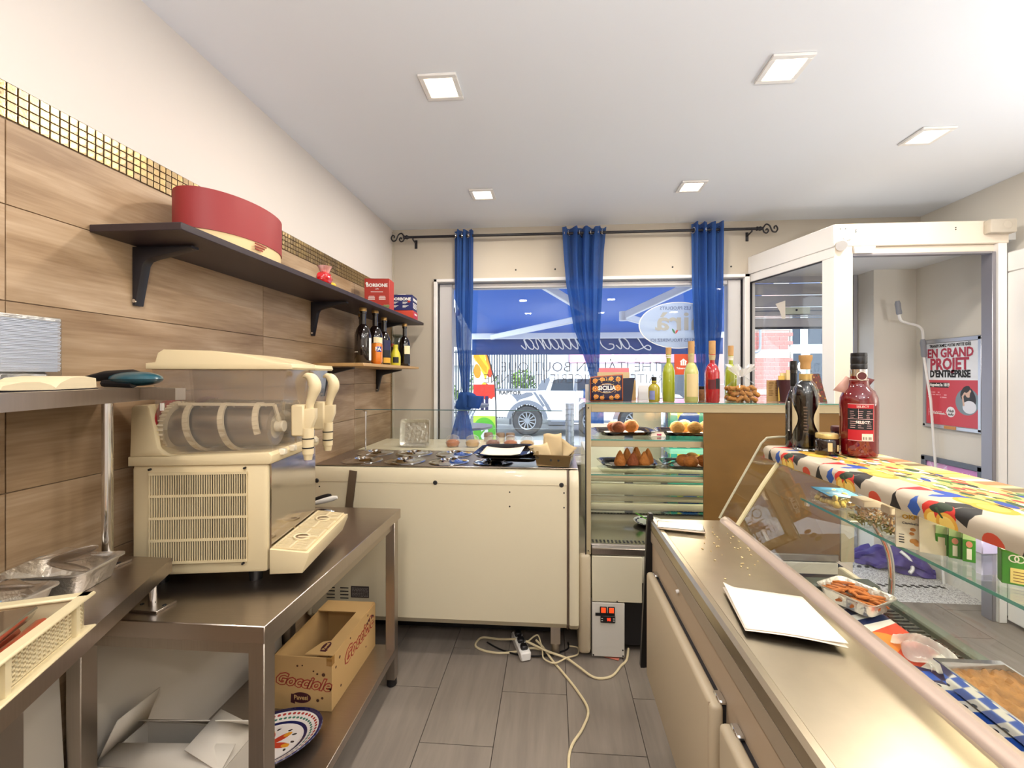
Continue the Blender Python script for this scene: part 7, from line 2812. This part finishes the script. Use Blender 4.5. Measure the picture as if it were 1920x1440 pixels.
Mjam = mat('dark_preserve_glass', '#1a1012', .08, coat=1)
jar('dark preserve jar with gold lid and small cream labels, in front of the other', .918, 1.505, .034, .070, Mjam, mat('pale_gold_lid', '#c5ad6c', .35, .5))
jar('preserve jar with dark red lid between the front jar and the red bottle', 1.045, 1.63, .034, .080, mat('dark_red_preserve', '#3a0f12', .1, coat=1), mat('dark_red_lid', '#4e1518', .4), False)
jar('pale gold lidded jar hidden behind the front jar', .985, 1.648, .030, .074, Mjam, mat('cream_gold_lid', '#cdbb84', .4, .4), False) if False else None

# goods on the glass shelf
ZG = 1.0508
t = thing('pasta_bag', 'clear bag of yellow pasta with a blue label at the far shelf end', 'bag', (.91, 1.45, ZG))
Mgn = mat('yellow_gnocchi', '#e2c864', .7, var=.15, scale=40)
rd = random.Random(31)
b = MB()
for k in range(70):
    x, y = rd.uniform(.876, .955), rd.uniform(1.405, 1.50)
    z = ZG + .010 + rd.uniform(0, .030)
    b.ell((x, y, z), (.011, .008, .009), 8, 6, R=Matrix.Rotation(rd.uniform(0, 3), 3, 'Z'))
b.out('gnocchi', Mgn, t, kind='stuff')
b = MB().hexa([(.868, 1.41, ZG + .042), (.962, 1.395, ZG + .040), (.966, 1.50, ZG + .045), (.870, 1.51, ZG + .046), (.868, 1.41, ZG + .0435), (.962, 1.395, ZG + .0415), (.966, 1.50, ZG + .0465), (.870, 1.51, ZG + .0475)])
b.out('blue_label', mat('sky_blue_label', '#3a93c4', .35, var=.08), t)
MB().box(.862, .968, 1.392, 1.512, ZG + .0002, ZG + .046, .014, 2).out('film', Mbagf, t)
b = MB().quad((.862, 1.512, ZG + .02), (.968, 1.512, ZG + .02), (.955, 1.575, ZG + .045), (.885, 1.575, ZG + .045))
b.out('film_tail', Mfilm, t)


def herb_bag(label, x, y, w, d, h, seed):
    t = thing('herb_bag', label, 'bag', (x, y, ZG))
    rd = random.Random(seed)
    for nm, m, cnt, zr in (('herb_mix', mat('olive_herbs', '#8d8440', .8, var=.4, scale=60), 90, (.13, .40)), ('chili_flakes', mat('pale_and_red_flakes', '#c9a678', .8, var=.5, scale=90), 90, (.38, .92))):
        b = MB()
        for k in range(cnt):
            p = Vector((x + rd.uniform(-.42, .42) * w, y + rd.uniform(-.42, .42) * d, ZG + h * rd.uniform(*zr)))
            R = Matrix.Rotation(rd.uniform(0, 6), 3, Vector((rd.random(), rd.random(), rd.random() + .1)).normalized())
            b.cbox(p, (.011, .004, .002), R=R)
        b.out(nm, m, t, kind='stuff')
    MB().box(x - w / 2, x + w / 2, y - d / 2, y + d / 2, ZG + .0005, ZG + h, .006).out('film', Mbagf, t)
    MB().box(x - w * .42, x + w * .42, y - d * .36, y + d * .36, ZG + h, ZG + h + .020, .003).out('header_card', M['paper'], t)


herb_bag('clear bag of herbs and chilli flakes with a cream header card', .893, 1.275, .085, .075, .055, 1)
herb_bag('second herb bag squeezed between the first one and the white packets', .900, 1.188, .07, .050, .060, 2)
for i, (x, y) in enumerate(((.872, 1.118), (.902, 1.088))):
    t = thing('snack_packet', ['white packet with orange biscuit picture and printed lines on the glass shelf', 'plain white back of a snack packet next to the pictured one'][i], 'packet', (x, y, ZG))
    w, h = .046, .094 - .012 * i
    b = MB().hexa([(-w / 2, -.013, 0), (w / 2, -.013, 0), (w / 2, .013, 0), (-w / 2, .013, 0), (-w / 2, -.006, h), (w / 2, -.006, h), (w / 2, .006, h), (-w / 2, .006, h)])
    t.location = (0, 0, 0)
    b.out('packet', mat('white_snack_film', '#e9e0cc', .35, coat=.2), t)
    if i == 0:
        b = MB()
        for k in range(9):
            b.box(-.018, -.008, -.0128 + .0007 * k, -.0121 + .0007 * k, .012 + k * .006, .0145 + k * .006)
        b.out('small_print', M['ink'], t, kind='stuff')
        text('OKF', .014, mat('gold_ink', '#c79a2a', .5), t, (.002, -.0085, .075), (1, 0, 0), (0, 0.07, 1), bold=.0006)
        text('Ciambelle', .008, M['ink'], t, (.004, -.0092, .060), (1, 0, 0), (0, .07, 1))
        b = MB()
        for dx, dz, r in ((.008, .046, .006), (.006, .036, .0055), (.010, .018, .010), (.016, .012, .008)):
            b.ell((dx, -.0118 + dz * .06, dz), (r, .002, r * .75), 10, 6)
        b.out('biscuit_picture', mat('biscuit_print', '#c98a3c', .6, var=.2, scale=60), t, kind='stuff')
    put(t, x, y, ZG, math.radians(-30))
Mgreen = mat('green_carton', '#3f8a2c', .4, var=.03)
for i in range(3):
    x, y = .914 + i * .014, 1.078 - i * .018
    t = thing('baking_sachet_box', ['slim green box with a white panel, leftmost of three on the glass shelf', 'slim green box, middle of the three on the glass shelf', 'slim green box, rightmost of the three on the glass shelf'][i], 'box', (0, 0, 0), 'slim green boxes on the glass shelf')
    MB().box(-.0105, .0105, -.008, .008, 0, .050, .0006).out('carton', Mgreen, t)
    MB().box(-.0100, .0100, -.0078, .0078, .050, .068).out('pale_top', mat('pale_green_carton', '#b5cf9b', .4), t)
    if i == 0:
        MB().box(-.006, .006, -.0086, -.008, .010, .042).out('white_panel', M['paper'], t)
    else:
        MB().lathe([(0, .0005), (.0055, .0005), (.0055, 0)], (0, -.008, .040), 14, axis=(0, -1, 0), sy=1.3).out('red_badge', mat('red_white_badge', '#d98c7c', .4), t)
        MB().box(-.004, .004, -.0085, -.008, .006, .030).out('vertical_title', M['whiteink'], t)
    put(t, x, y, ZG, math.radians(-32))
t = thing('green_box', 'wide green dessert mix box with a cream panel on the glass shelf', 'box', (0, 0, 0))
MB().box(-.045, .045, -.012, .012, 0, .068, .001).out('carton', Mgreen, t)
MB().box(-.033, .045, -.0127, -.012, .004, .034).out('cream_panel', mat('cream_yellow_panel', '#ead98a', .5), t)
b = MB()
for k in range(4):
    b.box(-.029, .028, -.0132, -.0127, .008 + k * .006, .0095 + k * .006)
b.out('small_print', M['kraftdark'], t, kind='stuff')
for dx in (-.028, -.020):
    MB().lathe([(.0058, 0), (.0058, .0006), (.0078, .0006), (.0078, 0)], (dx, -.012, .053), 18, axis=(0, -1, 0)).out('ring_mark', M['whiteink'], t)
text('Z', .018, M['whiteink'], t, (.030, -.0126, .043), (1, 0, 0), (0, 0, 1), shear=.3)
put(t, .955, .925, ZG, math.radians(-30))
tag(put(MB().box(-.03, .03, -.015, .015, 0, .030, .002).out('candy_pack', mat('magenta_pack', '#a8378f', .3, var=.2, scale=30)), 1.035, 1.245, ZG, .2), 'small magenta pack lying behind the white packets', 'packet')
tag(put(MB().box(-.035, .035, -.015, .015, 0, .048, .002).out('candy_pack', mat('lilac_pack', '#a9a3d6', .4, var=.1)), 1.042, 1.10, ZG, .1), 'small lilac pack behind the slim green boxes', 'packet')

# food in the refrigerated well
ZW = ZD + .001
ma = Art(1000, 400, '#f0ebe2')
for k, (x0, c) in enumerate(((.02, '#1d2a55'), (.05, '#f2efe8'), (.075, '#1d2a55'), (.10, '#e8e4dc'))):
    ma.poly([(x0, 0), (x0 + .03, 0), (x0 + .10, .55), (x0 + .03, 1), (x0, 1), (x0 + .06, .5)], c)
ma.poly([(.12, 0), (.24, 0), (.36, .5), (.26, 1), (.12, 1), (.20, .5)], '#cf4322')
ma.ell(.24, .45, .055, .16, '#e8812c', .3)
ma.poly([(.20, .0), (.27, .0), (.40, .9), (.36, 1.0)], '#2a2350')
for i in range(9):
    for j in range(5):
        x, y = .33 + i * .032, .36 + j * .13
        if (i + j) % 2 == 0:
            ma.rect(x, x + .032, y, y + .13, '#2f58b8')
        else:
            ma.ell(x + .016, y + .065, .006, .006, '#15182a')
ma.poly([(.30, 0), (.36, 0), (.58, .30), (.60, .42), (.50, .34), (.36, .20)], '#1f7a4c')
ma.poly([(.34, 0), (.42, 0), (.62, .28), (.58, .30)], '#0f4a34')
ma.ell(.60, .88, .06, .12, '#8fd0d0', .2)
ma.rect(.56, .74, .10, .34, '#e9b23a')
for k in range(7):
    ma.ell(.575 + k * .025, .28, .006, .006, '#2a1c12')
ma.poly([(.50, .36), (.78, .30), (.80, .42), (.52, .46)], '#c73a20')
ma.ell(.70, .12, .05, .10, '#f2d06a')
ma.ell(.70, .12, .025, .05, '#2a2b3a')
ma.poly([(.74, .5), (.84, .4), (.88, .9), (.76, .96)], '#d64a2c')
ma.rect(.86, 1, .0, 1, '#e6b044')
ma.poly([(.84, 0), (.9, 0), (.98, 1), (.92, 1)], '#2b2550')
mt_ = thing('printed_mat', 'brightly printed oilcloth mat lining the floor of the display well', 'mat', (.85, 1.1, ZW))
b = MB().grid(lambda u, v: (.676 + .32 * v, 1.44 - 1.0 * u, ZW + .001 + .010 * max(0, 1 - 12 * u) * v), 30, 6)
b.out('cloth', ma.mat('carnival_print', .35, .2), mt_)
t = foil_tray('food_tray', 'silver foil tray of crumbed fried vegetable sticks at the far end of the display well', 'tray', .165, .135, .040)
Mstk = mat('orange_brown_fried_stick', '#b0611f', .7, var=.4, scale=50, bump=.6)
rd = random.Random(77)
b = MB()
for k in range(38):
    p = Vector((rd.uniform(-.06, .06), rd.uniform(-.045, .045), .014 + .024 * rd.random()))
    a = rd.gauss(.6, .6)
    d = Vector((math.cos(a), math.sin(a), rd.uniform(-.2, .2))) * .030
    b.tube([p - d, p - d * .4, p + d * .5, p + d], [.003, .0062, .0055, .002], 7)
b.out('fried_sticks', Mstk, t, kind='stuff')
put(t, .935, 1.395, ZW + .014, math.radians(-62))
for i, (x, y) in enumerate(((.93, 1.515), (1.0, 1.503), (1.045, 1.47))):
    tag(MB().cbox((x, y, ZD + .027), (.018, .012, .009), .3 * i, .002).out('cheese_cube', mat('white_cheese', '#e9e2d0', .6)), ['small white cube left on the well end, by the foil tray', 'small white cube on the dark well end, middle of three', 'white cube on the well end nearest the shelf support'][i], 'crumb', 'white cubes on the well end')
t = thing('baked_pasta_pan', 'steel pan of browned baked pasta in the display well, lower right', 'pan', (.93, .90, ZW))
b = MB()
w, l, hh = .070, .20, .045
rings = []
for s, z in ((.92, .002), (.99, hh), (1.05, hh), (1.05, hh + .003), (.98, hh + .003), (.91, .005)):
    rings.append([b.v((.968 + x * s, .865 + y * s, ZW + .008 + z)) for x, y in ((-w, -l), (w, -l), (w, l), (-w, l))])
for A, B in zip(rings[:-1], rings[1:]):
    for k in range(4):
        b.f([A[k], A[(k + 1) % 4], B[(k + 1) % 4], B[k]])
b.f(rings[0][::-1])
b.f(rings[-1])
b.out('pan', M['chrome'], t)
rd = random.Random(55)
hm = [[rd.uniform(-.006, .006) for _ in range(30)] for _ in range(20)]
b = MB().grid(lambda u, v: (.968 + (2 * u - 1) * w * .96, .865 + (2 * v - 1) * l * .96, ZW + .042 + hm[int(u * 19)][int(v * 29)]), 19, 29)
b.out('baked_pasta', mat('browned_pasta_crust', '#8d6130', .6, var=.75, scale=34, bump=.8), t)
t = thing('clear_bag', 'crumpled clear plastic bag lying on the printed mat beside the pasta pan', 'bag', (.93, 1.12, ZW))
rd = random.Random(12)
b = MB().grid(lambda u, v: (.90 + .09 * u + .01 * math.sin(9 * v), 1.085 + .13 * v + .012 * math.sin(8 * u), ZW + .014 + .045 * math.sin(PI * u) * math.sin(PI * v) + .008 * math.sin(17 * u + 11 * v)), 22, 22)
b.out('film', mat('milky_clear_film', '#dfdcd8', .15, trans=.3, alpha=.75, var=.2, scale=30), t)

# on the work ledge
t = thing('phone', 'pale smartphone with a dark screen lying across the far end of the steel ledge', 'phone', (.46, 1.59, WZ))
TP = Matrix.Translation((.464, 1.592, WZ + .001)) @ Matrix.Rotation(math.radians(-13), 4, 'Z')
b = MB()
b.tf = TP
b.box(-.081, .081, -.039, .039, 0, .008, .004, 2)
b.out('body', mat('champagne_metal', '#c9b8a4', .25, .7), t)
b = MB()
b.tf = TP
b.box(-.078, .078, -.0365, .0365, .0081, .0088)
b.out('screen', mat('black_phone_glass', '#0c0b0d', .12, spec=.15), t)
t = thing('wrapping_paper', 'folded off-white wrapping paper sheet lying on the steel ledge', 'paper', (.51, 1.02, WZ))
q = [Vector(p) for p in ((.44, 1.142, .9225), (.412, .948, .924), (.592, .902, .924), (.612, 1.098, .9225))]
for k in range(2):
    b = MB().grid(lambda u, v: q[0].lerp(q[3], u).lerp(q[1].lerp(q[2], u), v) + Vector((.002 * k, .003 * k, .0012 + .0025 * k + .005 * max(0, u - .75) * 4 * v * k + .010 * max(0, .12 - u) * 8 * (1 - v) * k + .004 * math.sin(PI * u) * v)), 14, 10)
    b.out('sheet', M['paper'], t, solid=.001)
rd = random.Random(8)
b = MB()
for k in range(46):
    x, y = rd.gauss(.56, .05), rd.gauss(1.42, .12)
    if .41 < x < .63 and y < 1.66:
        b.ell((x, y, WZ - .002), (rd.uniform(.0015, .004), rd.uniform(.0015, .005), .002), 6, 4)
o = b.out('crumbs', mat('bread_crumb', '#d8bf8c', .8))
o['kind'] = 'stuff'
o['label'] = 'pale crumbs scattered on the steel ledge'
o['category'] = 'crumbs'
